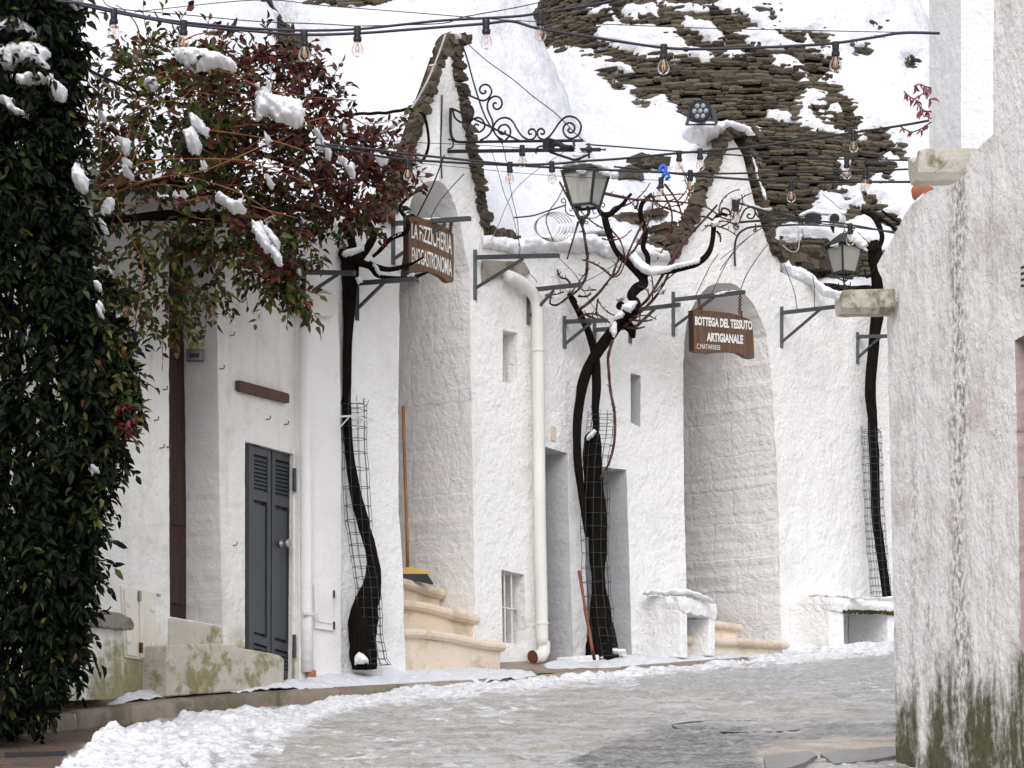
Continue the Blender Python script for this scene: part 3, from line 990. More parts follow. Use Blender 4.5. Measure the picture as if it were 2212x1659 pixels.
# pilaster with its cap, left of the vine
W = W2L.out(.05)
mb = MB()
wall(mb, W, [(644, 660), (728, 660), (734, 760), (737, 1000), (736, 1300), (738, 1472), (690, 1476), (646, 1484)], [], .06, 0, 1.0, 15)
mb.build('pilaster', M['plaster_smooth'], mid_house)
W = W2L.out(.12)
mb = MB()
mb.prism([W.pt(x, y) for x, y in ((640, 636), (655, 632), (712, 634), (729, 646), (731, 672), (722, 684), (645, 678))], W.n * -.14)
cp = mb.build('pilaster_cap', plaster('mossy_cap', (.76, .74, .70), (.5, .46, .36), .6, .01, patch=((.26, .24, .10), .6)), mid_house, bevel=.01)
W = W2L.out(.07)
mb = MB()
mb.tube([W.pt(659, 682), W.pt(659, 900), W.pt(661, 1325), W.pt(663, 1452)], .050, 14)
dp_ = mb.build('downpipe', M['plaster_smooth'], mid_house, sm=True)
mb = MB()
mb.tube([W.pt(668, 1448, .02), W.pt(669, 1474, .02)], .038, 12)
mb.build('pipe_foot', M['terracotta'], dp_, sm=True)
mb = MB()
mb.bar(W.pt(644, 1325, .05), W.pt(676, 1329, .05), .02, .02)
mb.build('pipe_clamp', M['white_plastic'], dp_)
# little white hatch on the pilaster
W = W2L.out(.052)
mb = MB()
mb.prism([W.pt(x, y) for x, y in ((676, 1262), (715, 1268), (716, 1363), (677, 1357))], W.n * .022)
ht = mb.build('hatch', M['plaster_smooth'], mid_house)
mb = MB()
mb.prism([W.pt(x, y, .022) for x, y in ((680, 1274), (710, 1279), (711, 1348), (681, 1343))], W.n * .010)
mb.build('hatch_panel', M['plaster_smooth'], ht)
for yy in (1284, 1352):
    mb = MB()
    mb.obox(W.pt(716, yy, .02), W.d3 * .006, W.n * .014, Vector((0, 0, .03)))
    mb.build('hinge', M['rust'], ht)

# ---- far house
far_house = thing('trullo_house', W3.pt(1550, 1412), 'white house with the snow-patched stone cone and round arched doorway', 'house', 'white trullo houses along the street')
arch2 = [(1483, 1440), (1483, 1273), (1478, 1106), (1476, 900), (1476, 786), (1478, 736), (1483, 700), (1493, 668), (1506, 645), (1518, 630), (1530, 618), (1549, 612), (1579, 611), (1592, 617), (1606, 632), (1626, 655), (1643, 688), (1656, 726), (1665, 800), (1672, 900), (1677, 1000), (1681, 1106), (1686, 1306), (1690, 1440)]
mb = MB()
d1 = [(1176, 965), (1226, 979), (1228, 1106), (1239, 1450), (1180, 1450)]
d2 = [(1262, 1000), (1310, 1010), (1353, 1015), (1356, 1106), (1366, 1440), (1270, 1445)]
sl2 = [(1362, 806), (1384, 811), (1383, 923), (1363, 913)]
wall(mb, W3, [(1174, 536), (1240, 530), (1330, 545), (1445, 560), (1456, 540), (1480, 500), (1504, 440), (1524, 385), (1552, 320), (1566, 296), (1582, 298), (1604, 335), (1628, 430), (1645, 490), (1664, 535), (1686, 566), (1686, 588), (1724, 606), (1755, 612), (1779, 637), (1813, 645), (1960, 660), (1968, 1420), (1690, 1440), (1483, 1440), (1176, 1455)][:-3] + [(1968, 1430)] + arch2[::-1] + [(1176, 1455)],
     [(d1, .75, 2, .7), (d2, .75, 2, .7), (sl2, .30, 2, .8)], .5, 0, 1.4, 21)
ar = wobble(densify(arch2, 8, False), 2.2, .05, 25)
f = [W3.pt(x, y) for x, y in ar]
g = [p - W3.n * 1.35 for p in f]
n = len(f)
mb.add(f + g, [(a, a + 1, n + a + 1, n + a) for a in range(n - 1)], 1)
mb.build('facade', [M['plaster_far'], M['jamb_far'], M['jamb_grey']], far_house)
W = W3.out(-1.32)
mb = MB()
mb.prism([W.pt(x, y) for x, y in ((1250, 600), (1640, 600), (1640, 1430), (1250, 1430))], W.n * -.06)
mb.build('door', M['door_brown'], far_house)
for pts in (((1100, 960), (1200, 975), (1205, 1460), (1100, 1460)), ((1200, 995), (1335, 1010), (1340, 1460), (1200, 1460))):
    W = W3.out(-.72)
    mb = MB()
    mb.prism([W.pt(x, y) for x, y in pts], W.n * -.05)
    mb.build('door', M['jamb_grey'], far_house)
W = W3.out(-.28)
mb = MB()
mb.prism([W.pt(x, y) for x, y in ((1320, 790), (1378, 805), (1378, 930), (1320, 920))], W.n * -.03)
mb.build('window', M['jamb_grey'], far_house)
mb = MB()
stone_chain(mb, W3, [(1570, 288), (1552, 325), (1540, 352), (1526, 382), (1514, 412), (1503, 442), (1490, 475), (1476, 505), (1458, 535), (1446, 552)], 27, 10, .13, .05, seed=13)
mb.build('gable_trim', M['stone_dark'], far_house)
mb = MB()
stone_chain(mb, W3, [(1574, 286), (1600, 288), (1612, 318), (1621, 358), (1632, 400), (1643, 440), (1653, 478), (1660, 510), (1670, 540), (1686, 556)], 24, 10, .42, .06, seed=14)
mb.build('gable_trim', M['stone_dark'], far_house)
mb = MB()
stone_chain(mb, W3, [(1566, 288), (1590, 284), (1618, 292)], 30, 11, .42, .10, seed=15)
mb.build('gable_trim', M['stone_dark'], far_house)
# small square stone hatch on the far jamb and wall clutter handled later
# ---- wall behind, at the right end
WB = W3.out(-.56)
mb = MB()
wall(mb, WB, [(1640, 590), (1700, 588), (1800, 590), (1960, 588), (1960, 900), (1640, 900)], [], .4, 0, 2, 31)
bw = mb.build('back_wall', M['plaster_back'])
tag(bw, 'yellowed low wall behind the second lantern, under dark eave stones', 'wall')
mb = MB()
for k in range(30):
    x = 1660 + k * 9.5 + random.uniform(-3, 3)
    y = 578 + random.uniform(-6, 6) - (6 if k % 2 else 0)
    mb.obox(WB.pt(x, y, .0), WB.d3 * random.uniform(.05, .1), WB.n * random.uniform(.2, .28), Vector((0, 0, random.uniform(.02, .04))), 0, .012)
for k in range(34):
    x = 1680 + k * 7.5 + random.uniform(-3, 3)
    y = 560 + random.uniform(-8, 4) + (k - 17) * .4
    mb.obox(WB.pt(x, y, -.15), WB.d3 * random.uniform(.05, .12), WB.n * random.uniform(.2, .28), Vector((0, 0, random.uniform(.02, .045))), 0, .015)
mb.build('eave_stones', M['stone_roof'], bw)
mb = MB()
mb.lathe([(0, 0), (.075, 0), (.078, .01), (.07, .018), (0, .02)], WB.pt(1888, 615, .0), 22, 0, WB.n)
o = mb.build('round_plate', M['white_plastic'], bw, sm=False)

# ---- right house in the foreground
right_house = thing('house', P(2060, 1740, 13.2), 'weathered grey-white house corner with mossy foot at the right edge', 'house')
ro = [(1938, 1800), (1936, 1640), (1934, 1500), (1930, 1300), (1926, 1100), (1922, 950), (1919, 850), (1917, 760), (1916, 690), (1913, 640), (1905, 600), (1897, 585), (1895, 572), (1905, 553), (1930, 510), (1952, 467), (1972, 440), (1992, 424), (2006, 412), (2040, 404), (2066, 395), (2090, 372), (2090, 336), (2112, 322), (2145, 290), (2146, 100), (2148, -60), (2420, -60), (2420, 1900)]
mb = MB()
hw = [(2192, 736), (2240, 708), (2380, 640), (2380, 1700), (2205, 1400), (2200, 1100), (2196, 900)]
wall(mb, WR, ro, [(hw, .45, 1, 1.4)], 2.2, 0, 2.0, 41)
m_, nt, b = newmat('pink_reveal', .8, .2)
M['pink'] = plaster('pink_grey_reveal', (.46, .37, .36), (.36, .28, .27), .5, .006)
mb.build('facade', [M['plaster_right'], M['pink']], right_house)
W = WR.out(-.42)
mb = MB()
mb.prism([W.pt(x, y) for x, y in ((2100, 640), (2520, 500), (2520, 1900), (2150, 1750))], W.n * -.04)
mb.build('door', M['door_brown'], right_house)
# upper tower set back behind the wall
mb = MB()
a, b1, c_ = P(2007, 0, 15.6), P(2076, 0, 15.2), P(2150, 0, 15.0)
for (p, q) in ((a, b1), (b1, c_)):
    pass
foot = [P(2007, 0, 15.7), P(2076, 0, 15.25), P(2160, 0, 15.1), P(2200, 0, 17.5), P(2040, 0, 17.5)]
z0, z1 = P(2050, 420, 15.3).z, P(2050, -160, 15.3).z
rings = []
vs = [(p.x, p.y, z0) for p in foot] + [(p.x, p.y, z1) for p in foot]
mb.add(vs, [(i, (i + 1) % 5, 5 + (i + 1) % 5, 5 + i) for i in range(5)] + [tuple(range(5))[::-1], tuple(range(5, 10))])
mb.build('tower', M['plaster_right_top'], right_house, bevel=.03)
# stone rain spouts
def spout(x0, x1, y0, y1, Y0, label):
    mb = MB()
    cz = (y0 + y1) / 2
    k = Y0 / FD
    r = (y1 - y0) / 2 * k
    A = P(x0, cz, Y0)
    B = P(x1, cz - 2, Y0 + .05)
    d = (B - A).normalized()
    u = Vector((0, 0, 1))
    w = d.cross(u).normalized()
    m_ = 9
    rings = []
    for i in range(m_):
        t = i / (m_ - 1)
        c = A.lerp(B, t)
        rr = []
        # a trough: flat top with a shallow channel, rounded belly
        for (a, z) in ((-1.15, 1.0), (-.85, 1.0), (-.45, .55), (.45, .55), (.85, 1.0), (1.15, 1.0), (1.22, .3), (1.05, -.45), (.65, -.9), (0, -1.02), (-.65, -.9), (-1.05, -.45), (-1.22, .3)):
            e = 1 if 0 < i else .94
            rr.append(c + w * a * r * e * random.uniform(.97, 1.03) + u * z * r * e * random.uniform(.96, 1.02) + d * random.uniform(-.004, .004))
        rings.append(rr)
    n = 13
    mb.add([p for q in rings for p in q], [(i * n + k_, i * n + (k_ + 1) % n, (i + 1) * n + (k_ + 1) % n, (i + 1) * n + k_) for i in range(m_ - 1) for k_ in range(n)] + [tuple(range(n))[::-1], tuple(range((m_ - 1) * n, m_ * n))])
    o = mb.build('rain_spout', M['stone_spout'], right_house, bevel=.006)
    o['label'] = label
spout(1973, 2108, 331, 400, 14.0, 'upper pale stone rain spout')
spout(1811, 1925, 631, 685, 14.25, 'lower mossy stone rain spout')
# blue and white tile sign at the frame edge
W = WR.out(.012)
mb = MB()
mb.prism([W.pt(x, y) for x, y in ((2203, 571), (2290, 540), (2290, 640), (2205, 630))], W.n * -.012)
ts_ = mb.build('tile_sign', M['white_plastic'])
tag(ts_, 'white tile with blue stripes at the right frame edge', 'sign')
mb = MB()
for y in (576, 589, 602, 615):
    mb.prism([W.pt(2206, y, .003), W.pt(2286, y - 25 + (y - 576) * .4, .003), W.pt(2286, y - 19 + (y - 576) * .4, .003), W.pt(2206, y + 5, .003)], W.n * -.002)
mb.build('stripe', M['cable_blue'], ts_)

# ================================================================== roofs and their snow
def cone_roof(house, ax, aY, ay, by, k, stones, patches, seed, snow_label, th0=-95, th1=95, nt=300, nz=190, thick=.06, slabs=True, row=.050):
    X0 = (ax - CX) / FD * aY
    zt = EYE + (HY - ay) / FD * aY
    zb = EYE + (HY - by) / FD * aY
    H_ = zt - zb
    ths = np.radians(np.linspace(th0, th1, nt))
    zz = zb + (np.linspace(0, 1, nz)) * min(H_, (EYE + (HY + 40) / FD * aY) - zb)
    def surf(th, z, off=0.0):
        r = k * (zt - z)
        nrm = 1 / math.hypot(1, k)
        rr = r + off * nrm
        return np.stack([X0 + np.sin(th) * rr, aY - np.cos(th) * rr, z + off * k * nrm], -1)
    T, Z = np.meshgrid(ths, zz, indexing='ij')
    V0 = surf(T, Z).reshape(-1, 3)
    px, py = proj(V0)
    s = np.full(len(px), 60.0)
    for st in stones: s = np.minimum(s, -sdf(px, py, st))
    for pt_ in patches: s = np.maximum(s, sdf(px, py, pt_) + 6)
    s = s + fbm(np.c_[px * .022, py * .05], 4, seed) * 15 + fbm(np.c_[px * .07, py * .15], 3, seed + 9) * 7
    und = fbm(V0 * 1.6, 4, seed + 2) * .08 + fbm(V0 * 5.0, 4, seed + 4) * .030
    off = -.05 + sstep(-2, 5, s) * .075 + sstep(2, 26, s) * thick + und * sstep(0, 20, s)
    V = surf(T.ravel(), Z.ravel(), off)
    if slabs:
        mb = MB()
        Tb, Zb = np.meshgrid(np.radians(np.linspace(-180, 180, 73)), np.linspace(zb - .1, zt, 12), indexing='ij')
        mb.grid(surf(Tb.ravel(), Zb.ravel(), -.075), 73, 12)
        rd = random.Random(seed)
        z = zb
        while z < zz[-1]:
            r = k * (zt - z)
            th = math.radians(th0)
            hgt = row * rd.uniform(.8, 1.25)
            while th < math.radians(th1):
                L = rd.choice((rd.uniform(.06, .16), rd.uniform(.10, .28)))
                w = L / r
                zj = z + rd.uniform(-.02, .02) + .02 * math.sin(th * 9 + z * 3)
                c = surf(np.array([th + w / 2]), np.array([zj + hgt / 2]), -.03 + rd.uniform(-.012, .03))[0]
                qx, qy = proj(c[None])
                ok = min([-sdf(qx, qy, st)[0] for st in stones] or [99]) < 26
                if ok:
                    rad = Vector((math.sin(th + w / 2), -math.cos(th + w / 2), -.10 + rd.uniform(-.05, .05)))
                    tan = Vector((math.cos(th + w / 2), math.sin(th + w / 2), rd.uniform(-.06, .06)))
                    hz = hgt / 2 * rd.uniform(.86, 1.25)
                    hl = L / 2 * rd.uniform(.93, 1.04)
                    # slab with a chipped outer edge
                    vs = []
                    for u in (-1, -.45, .1, .6, 1):
                        o_ = rd.uniform(-.018, .014)
                        e = .78 if abs(u) == 1 else 1
                        for (zz_, rr_) in ((-1, -.11), (1, -.11), (.92 * e, .05 + o_), (.1, .062 + o_), (-.95 * e, .045 + o_)):
                            vs.append(Vector(c) + tan * hl * u + rad * (rr_ + rd.uniform(-.006, .006)) + Vector((0, 0, 1)) * (hz * zz_ + rd.uniform(-.004, .004)))
                    fs = [(a * 5 + q, a * 5 + (q + 1) % 5, (a + 1) * 5 + (q + 1) % 5, (a + 1) * 5 + q) for a in range(4) for q in range(5)]
                    fs += [(0, 1, 2, 3, 4), (24, 23, 22, 21, 20)]
                    mb.add(vs, fs)
                th += w
            z += hgt
        mb.build('roof', M['stone_roof'], house)
    mb = MB()
    mb.grid(V, nt, nz, s > -4)
    o = mb.build('roof_snow', M['snow'], sm=True)
    return tag(o, snow_label, 'snow', kind='stuff')

q3 = lambda *p: [(1106 + a / 3, b_ / 3) for a, b_ in p]
q4 = lambda *p: [(1659 + a / 3, b_ / 3) for a, b_ in p]
q2 = lambda *p: [(553 + a / 3, b_ / 3) for a, b_ in p]
cone_roof(left_house, 330, 24.0, -300, 680, .79, [[(548, -40), (560, 12), (585, 25), (600, 25), (604, 50), (598, 90), (612, 130), (640, 145), (680, 100), (660, 40), (640, -40)]], [], 101, 'deep snow on the cone roof above the left house', nt=240, nz=150, th0=-60)
cone_roof(mid_house, 860, 25.4, -549, 700, .45, [q2((340, -60), (350, 12), (560, 30), (800, 30), (860, 0), (860, -60))], [], 111, 'smooth snow on the cone roof behind the pointed gable', nt=240, nz=150)
st_big = q3((130, -90), (200, 10), (110, 150), (200, 285), (540, 300), (560, 350), (690, 395), (775, 450), (640, 500), (660, 560), (800, 640), (1075, 735), (1200, 800), (1659, 830)) + q4((0, 1340), (250, 1310), (340, 1330), (530, 1290), (430, 1210), (800, 1190), (800, 1120), (715, 1040), (760, 960), (755, 870), (640, 860), (560, 790), (540, 700), (460, 600), (320, 525), (420, 410), (240, 330), (-20, 300), (-60, 70)) + q3((1600, -90))
st_low = q3((830, 1640), (870, 1500), (900, 1330), (1010, 1230), (1100, 1080), (1180, 1020), (1330, 900), (1400, 950), (1250, 1350), (1100, 1700), (860, 1700))
st_right = q3((1480, 900), (1700, 900), (1700, 1700), (1600, 1400))
st_eave = q4((60, 1560), (200, 1590), (300, 1580), (390, 1620), (560, 1640), (720, 1620), (720, 1800), (0, 1800))
st_gab = q4((-60, 1300), (260, 1340), (330, 1420), (120, 1440), (-10, 1560), (130, 1700), (-200, 1700))
bits = [q4((40, 185), (110, 195), (100, 215), (50, 210)), q4((110, 215), (215, 225), (215, 258), (130, 250)), q4((285, 230), (370, 230), (375, 288), (300, 288)), q4((545, 300), (640, 310), (645, 340), (570, 335)), q4((680, 170), (730, 170), (725, 188), (690, 188)), q4((900, 410), (940, 410), (940, 438), (905, 435)), q4((-70, 60), (60, 60), (30, 130), (-60, 180)),
        q4((810, 990), (870, 990), (865, 1012), (815, 1010)), q4((480, 1370), (620, 1350), (640, 1400), (500, 1410)), q4((610, 1240), (690, 1340), (820, 1400), (900, 1500), (820, 1480), (640, 1380))]
pat = [q3((700, 105), (760, 60), (940, 15), (930, 90), (880, 70), (800, 140)), q3((930, 0), (1270, 60), (1270, 85), (1060, 80)), q3((1300, 20), (1659, -30), (1659, 45), (1420, 80)),
       q3((555, 170), (700, 155), (1000, 195), (1000, 280), (960, 300), (800, 280), (620, 230)), q3((590, 60), (640, 60), (705, 130), (660, 135)), q3((1118, 110), (1290, 160), (1370, 285), (1300, 275), (1230, 225), (1140, 190)),
       q3((1425, 200), (1560, 185), (1680, 230), (1680, 305), (1550, 265)), q3((1030, 215), (1130, 265), (1250, 330), (1275, 380), (1235, 420), (1150, 350), (1060, 400), (1000, 350), (820, 370), (560, 290), (560, 190), (900, 270)),
       q3((1390, 345), (1470, 335), (1485, 360), (1420, 365)), q3((820, 660), (990, 630), (1085, 690), (1060, 745), (860, 740)), q3((500, 60), (560, 62), (555, 85), (510, 82)), q3((650, 520), (730, 520), (725, 550), (670, 550)), q3((745, 555), (800, 565), (795, 590), (750, 580)),
       q3((1520, 90), (1659, 100), (1659, 200), (1600, 170)),
       q4((35, 380), (130, 370), (215, 440), (150, 440), (60, 425)), q4((205, 650), (280, 585), (375, 620), (385, 690), (300, 700), (280, 760), (460, 830), (560, 865), (500, 890), (300, 860), (200, 780), (185, 710)), q4((380, 690), (430, 680), (465, 705), (400, 715)), q4((320, 710), (400, 750), (360, 755)), q4((10, 735), (140, 755), (120, 775), (30, 770)), q4((225, 505), (248, 505), (248, 530), (225, 530)), q4((410, 645), (470, 655), (450, 670), (415, 665)),
       q4((570, 860), (635, 860), (630, 925), (590, 915)), q4((470, 1050), (530, 1060), (540, 1140), (480, 1130)), q4((610, 1070), (640, 1070), (640, 1100), (610, 1100)), q4((670, 1160), (720, 1150), (720, 1180), (680, 1180)),
       q4((190, 1395), (300, 1350), (400, 1370), (390, 1400), (240, 1410)), q4((340, 1260), (480, 1300), (560, 1330), (480, 1400), (350, 1390)),
       q3((1000, 1180), (1120, 1190), (1180, 1220), (1020, 1260)), q3((930, 1290), (1100, 1300), (1180, 1330), (960, 1370)), q3((900, 1400), (1080, 1400), (1090, 1450), (920, 1470)), q3((880, 1510), (1050, 1500), (1060, 1530), (900, 1560)), q3((900, 1040), (1040, 1050), (1020, 1110), (900, 1100))]
cone_roof(far_house, 1565, 30.5, -645, 800, .59, [st_big, st_low, st_right, st_gab, st_eave] + bits, pat, 121, 'patchy snow clinging to the big dark stone cone', nt=420, nz=300, th0=-88, th1=88)

# the slope of snow between the wall tops and the cones
# snowed roof slope running back from the left rake of the pointed gable
def rake_roof(vp, line, back, drop, label, seed):
    pts = densify([tuple(p) for p in smooth(line, 4)], 5, False)
    n = len(pts)
    mb = MB()
    V = []
    m_ = 40
    for x, y in pts:
        for j in range(m_):
            t = j / (m_ - 1)
            V.append(vp.pt(x, y, -.05 - back * t) + Vector((0, 0, .05 + .02 * math.sin(j * .5) - drop * t)))
    V = np.array(V)
    nz_ = fbm(V * 3.0, 4, seed) * .05 * np.tile(sstep(0, .25, np.linspace(0, 1, m_)), n)
    V[:, 2] += nz_
    V[:, 0] -= nz_
    mb.grid(V, n, m_)
    o = mb.build('roof_snow', M['snow'], sm=True)
    return tag(o, label, 'snow', kind='stuff')
rake_roof(W2L, [(972, 78), (952, 100), (936, 145), (915, 205), (893, 262), (872, 325), (855, 385), (835, 440), (815, 470), (780, 490)], 2.2, .0, 'snow slope running back from the left edge of the pointed gable', 77)
def snow_sheet(x0, x1, ytop, ybot, Yfront, back, seed, name, label, nx=320, ny=120, holes=(), pats=()):
    X = np.linspace(x0, x1, nx)
    T = np.linspace(0, 1, ny)
    V = []
    for x in X:
        yb, yt, Yf = ybot(x), ytop(x), Yfront(x)
        for t in T:
            V.append(P(x, yb + (yt - yb) * t, Yf + back * t ** 1.7))
    V = np.array(V)
    px, py = proj(V)
    n = fbm(V * 1.3, 4, seed) * .10 + fbm(V * 4.5, 4, seed + 3) * .034
    V[:, 2] += n
    V[:, 1] -= n * .8
    mb = MB()
    s = np.full(len(px), 50.)
    for h_ in holes: s = np.minimum(s, -sdf(px, py, h_))
    for p_ in pats: s = np.maximum(s, sdf(px, py, p_) + 5)
    s = s + fbm(np.c_[px * .06, py * .12], 3, seed) * 7
    V[:, 1] += (1 - sstep(-2, 8, s)) * .10
    mb.grid(V, nx, ny, s > -2)
    o = mb.build(name, M['snow'], sm=True)
    return tag(o, label, 'snow', kind='stuff')
def ip(*p):
    a = np.array(p, float)
    return lambda x: float(np.interp(x, a[:, 0], a[:, 1]))
snow_sheet(150, 870, ip((150, 150), (500, 200), (700, 210), (870, 190)), ip((150, 400), (640, 478), (850, 485)), lambda x: backY(x) + .35, 4.0, 201, 'roof_snow', 'snow slope over the left wall top behind the red vine')
snow_sheet(985, 1572, ip((985, 150), (1100, 210), (1210, 245), (1300, 258), (1470, 264), (1572, 270)), ip((985, 520), (1045, 522), (1110, 538), (1240, 528), (1330, 542), (1448, 556), (1476, 510), (1504, 445), (1530, 375), (1552, 322), (1572, 284)), lambda x: backY(x) + .12, 4.4, 211, 'roof_snow', 'broad snow slope between the pointed gable and the stone gable',
           pats=pat[-5:], holes=[st_low, q3((75, 720), (140, 705), (180, 740), (175, 775), (110, 755)), q3((795, 1045), (935, 1020), (940, 1050), (880, 1085), (800, 1080)), q3((690, 1120), (770, 1105), (790, 1130), (700, 1155)), q3((690, 1420), (760, 1405), (800, 1425), (740, 1445)), q3((355, 1545), (460, 1540), (450, 1580), (360, 1580)), q3((490, 1540), (600, 1535), (610, 1585), (495, 1590)), q3((930, 1370), (1020, 1350), (1100, 1390), (1000, 1395)), q3((980, 1480), (1060, 1470), (1060, 1500), (990, 1505)), q3((900, 1560), (1020, 1560), (1000, 1590), (900, 1590)), q3((820, 1590), (900, 1600), (880, 1660), (800, 1660))])
# dark stones showing through the melted holes
for (a, b_, w, n) in ((128, 735, 50, 7), (870, 1055, 70, 9), (740, 1132, 50, 6), (745, 1425, 50, 6), (410, 1562, 55, 7), (545, 1565, 60, 8), (1010, 1380, 60, 7), (1020, 1490, 40, 5), (960, 1575, 60, 7), (860, 1625, 40, 8)):
    mb = MB()
    for k in range(n):
        x, y = 1106 + (a + random.uniform(-w, w)) / 3, (b_ + random.uniform(-14, 14)) / 3
        t = min(1, max(0, (535 - y) / 280))
        p = P(x, y, backY(x) + .12 + 4.4 * t ** 1.7 + .10)
        mb.obox(p, W3.d3 * random.uniform(.06, .13), W3.n * .10, Vector((0, 0, random.uniform(.02, .045))), 0, .02)
    mb.build('roof_slabs', M['stone_roof'], mid_house)

# puffy snow built from an outline: real thickness in front and behind
def puff(polys, Y, th, name, label, seed=0, step=3.0, cat='snow', amp=5, mat='clump', squash=1.0):
    mb = MB()
    if not isinstance(Y, (list, tuple)): Y = [Y] * len(polys)
    for poly, Yc in zip(polys, Y):
        a = np.array(poly, float)
        x = np.arange(a[:, 0].min() - 9, a[:, 0].max() + 10, step)
        y = np.arange(a[:, 1].min() - 9, a[:, 1].max() + 10, step)
        Xg, Yg = np.meshgrid(x, y, indexing='ij')
        px, py = Xg.ravel(), Yg.ravel()
        s = sdf(px, py, poly) + fbm(np.c_[px * .05, py * .05], 3, seed) * amp + fbm(np.c_[px * .13, py * .13], 3, seed + 2) * amp * .8
        mx = max(6.0, s.max())
        t = np.sqrt(np.clip(s / mx, 0, 1)) * th * (1 + .35 * fbm(np.c_[px * .035, py * .035], 3, seed + 5) + .45 * fbm(np.c_[px * .11, py * .11], 3, seed + 7))
        S2_ = np.where(s.reshape(Xg.shape) > 0, Yg, np.nan)
        with np.errstate(all='ignore'):
            import warnings
            warnings.simplefilter('ignore')
            t0_, t1_ = np.nanmin(S2_, 1), np.nanmax(S2_, 1)
        rel = np.nan_to_num((Yg - t0_[:, None]) / np.maximum(t1_ - t0_, 1)[:, None]).ravel()
        t = t * (.35 + .85 * np.clip(rel, 0, 1) ** .8) * sstep(1.02, .86, rel) ** .5
        k = np.array([Yc(q) if callable(Yc) else Yc for q in px])
        ins = s > 0
        # push the outermost ring onto the outline
        F = np.stack([(px - CX) / FD * k, k, EYE + (HY - py) / FD * k], -1)
        G = F.copy()
        F[:, 1] -= t
        F[:, 2] += .15 * t * squash
        G[:, 1] += t * .8
        m_ = ins.reshape(Xg.shape)
        cell = m_[:-1, :-1] & m_[1:, :-1] & m_[1:, 1:] & m_[:-1, 1:]
        idx = np.arange(len(px)).reshape(Xg.shape)
        q = np.stack([idx[:-1, :-1], idx[1:, :-1], idx[1:, 1:], idx[:-1, 1:]], -1)[cell]
        if len(q) == 0: continue
        cnt = {}
        for f in q:
            for e in range(4):
                k2 = (f[e], f[(e + 1) % 4])
                cnt[(min(k2), max(k2))] = cnt.get((min(k2), max(k2)), 0) + 1
        rim = {v for e, c in cnt.items() if c == 1 for v in e}
        for v in rim:
            md = (F[v] + G[v]) / 2
            F[v] = md + np.array([0, -.004, 0])
            G[v] = md + np.array([0, .004, 0])
        used = np.unique(q)
        re = {v: i for i, v in enumerate(used)}
        nv = len(used)
        fs = [tuple(re[v] for v in f) for f in q] + [tuple(nv + re[v] for v in f[::-1]) for f in q]
        fs += [(re[a_], re[b_], nv + re[b_], nv + re[a_]) for (a_, b_), c in cnt.items() if c == 1]
        mb.add(F[used].tolist() + G[used].tolist(), fs)
    o = mb.build(name, M[mat], sm=True)
    return tag(o, label, cat, kind='stuff')
puff([[(1040, 506), (1100, 510), (1112, 516), (1180, 506), (1250, 500), (1330, 514), (1400, 528), (1446, 540), (1450, 562), (1400, 566), (1360, 556), (1320, 560), (1280, 546), (1240, 549), (1200, 540), (1180, 552), (1150, 546), (1110, 556), (1080, 540), (1042, 536)]], lambda x: backY(x) - .03, .16, 'ledge_snow', 'snow ledge along the wall top between the two gables', 3)
puff([q3((1090, 800), (1180, 795), (1280, 788), (1350, 780), (1450, 784), (1550, 826), (1592, 890), (1562, 880), (1500, 866), (1450, 862), (1380, 862), (1325, 905), (1250, 940), (1150, 930), (1090, 890))], W3.Y(1590) - .16, .20, 'gable_snow', 'thick snow cap on the apex of the stone gable', 5, amp=4)
puff([q3((1500, 910), (1530, 920), (1560, 1000), (1590, 1080), (1600, 1150), (1640, 1230), (1659, 1330), (1640, 1300), (1590, 1170), (1560, 1060), (1520, 980))], W3.Y(1630) - .08, .05, 'gable_snow', 'thin line of snow down the right rake of the stone gable', 6, amp=2, step=2)
puff([[(1682, 561), (1700, 560), (1712, 574), (1735, 580), (1757, 592), (1775, 610), (1800, 625), (1822, 632), (1815, 646), (1778, 642), (1755, 616), (1724, 612), (1686, 592)]], W3.Y(1750) - .05, .14, 'ledge_snow', 'sagging snow on the sloping wall top right of the round arch', 7, amp=3, step=2)
puff([[(958, 72), (985, 68), (1000, 76), (1000, 86), (980, 84), (962, 86)]], W2L.Y(980) - .03, .08, 'gable_snow', 'small snow cap on the tip of the pointed gable', 8, amp=2, step=2)
puff([[(640, 628), (690, 624), (725, 630), (735, 640), (715, 637), (690, 634), (645, 637)]], W2L.Y(690) - .06, .06, 'ledge_snow', 'thin snow on the mossy pilaster cap', 9, amp=1.5, step=2)
# ================================================================== things at the foot of the walls
def zpts(f, *p): return [f(a, b_) for a, b_ in p]

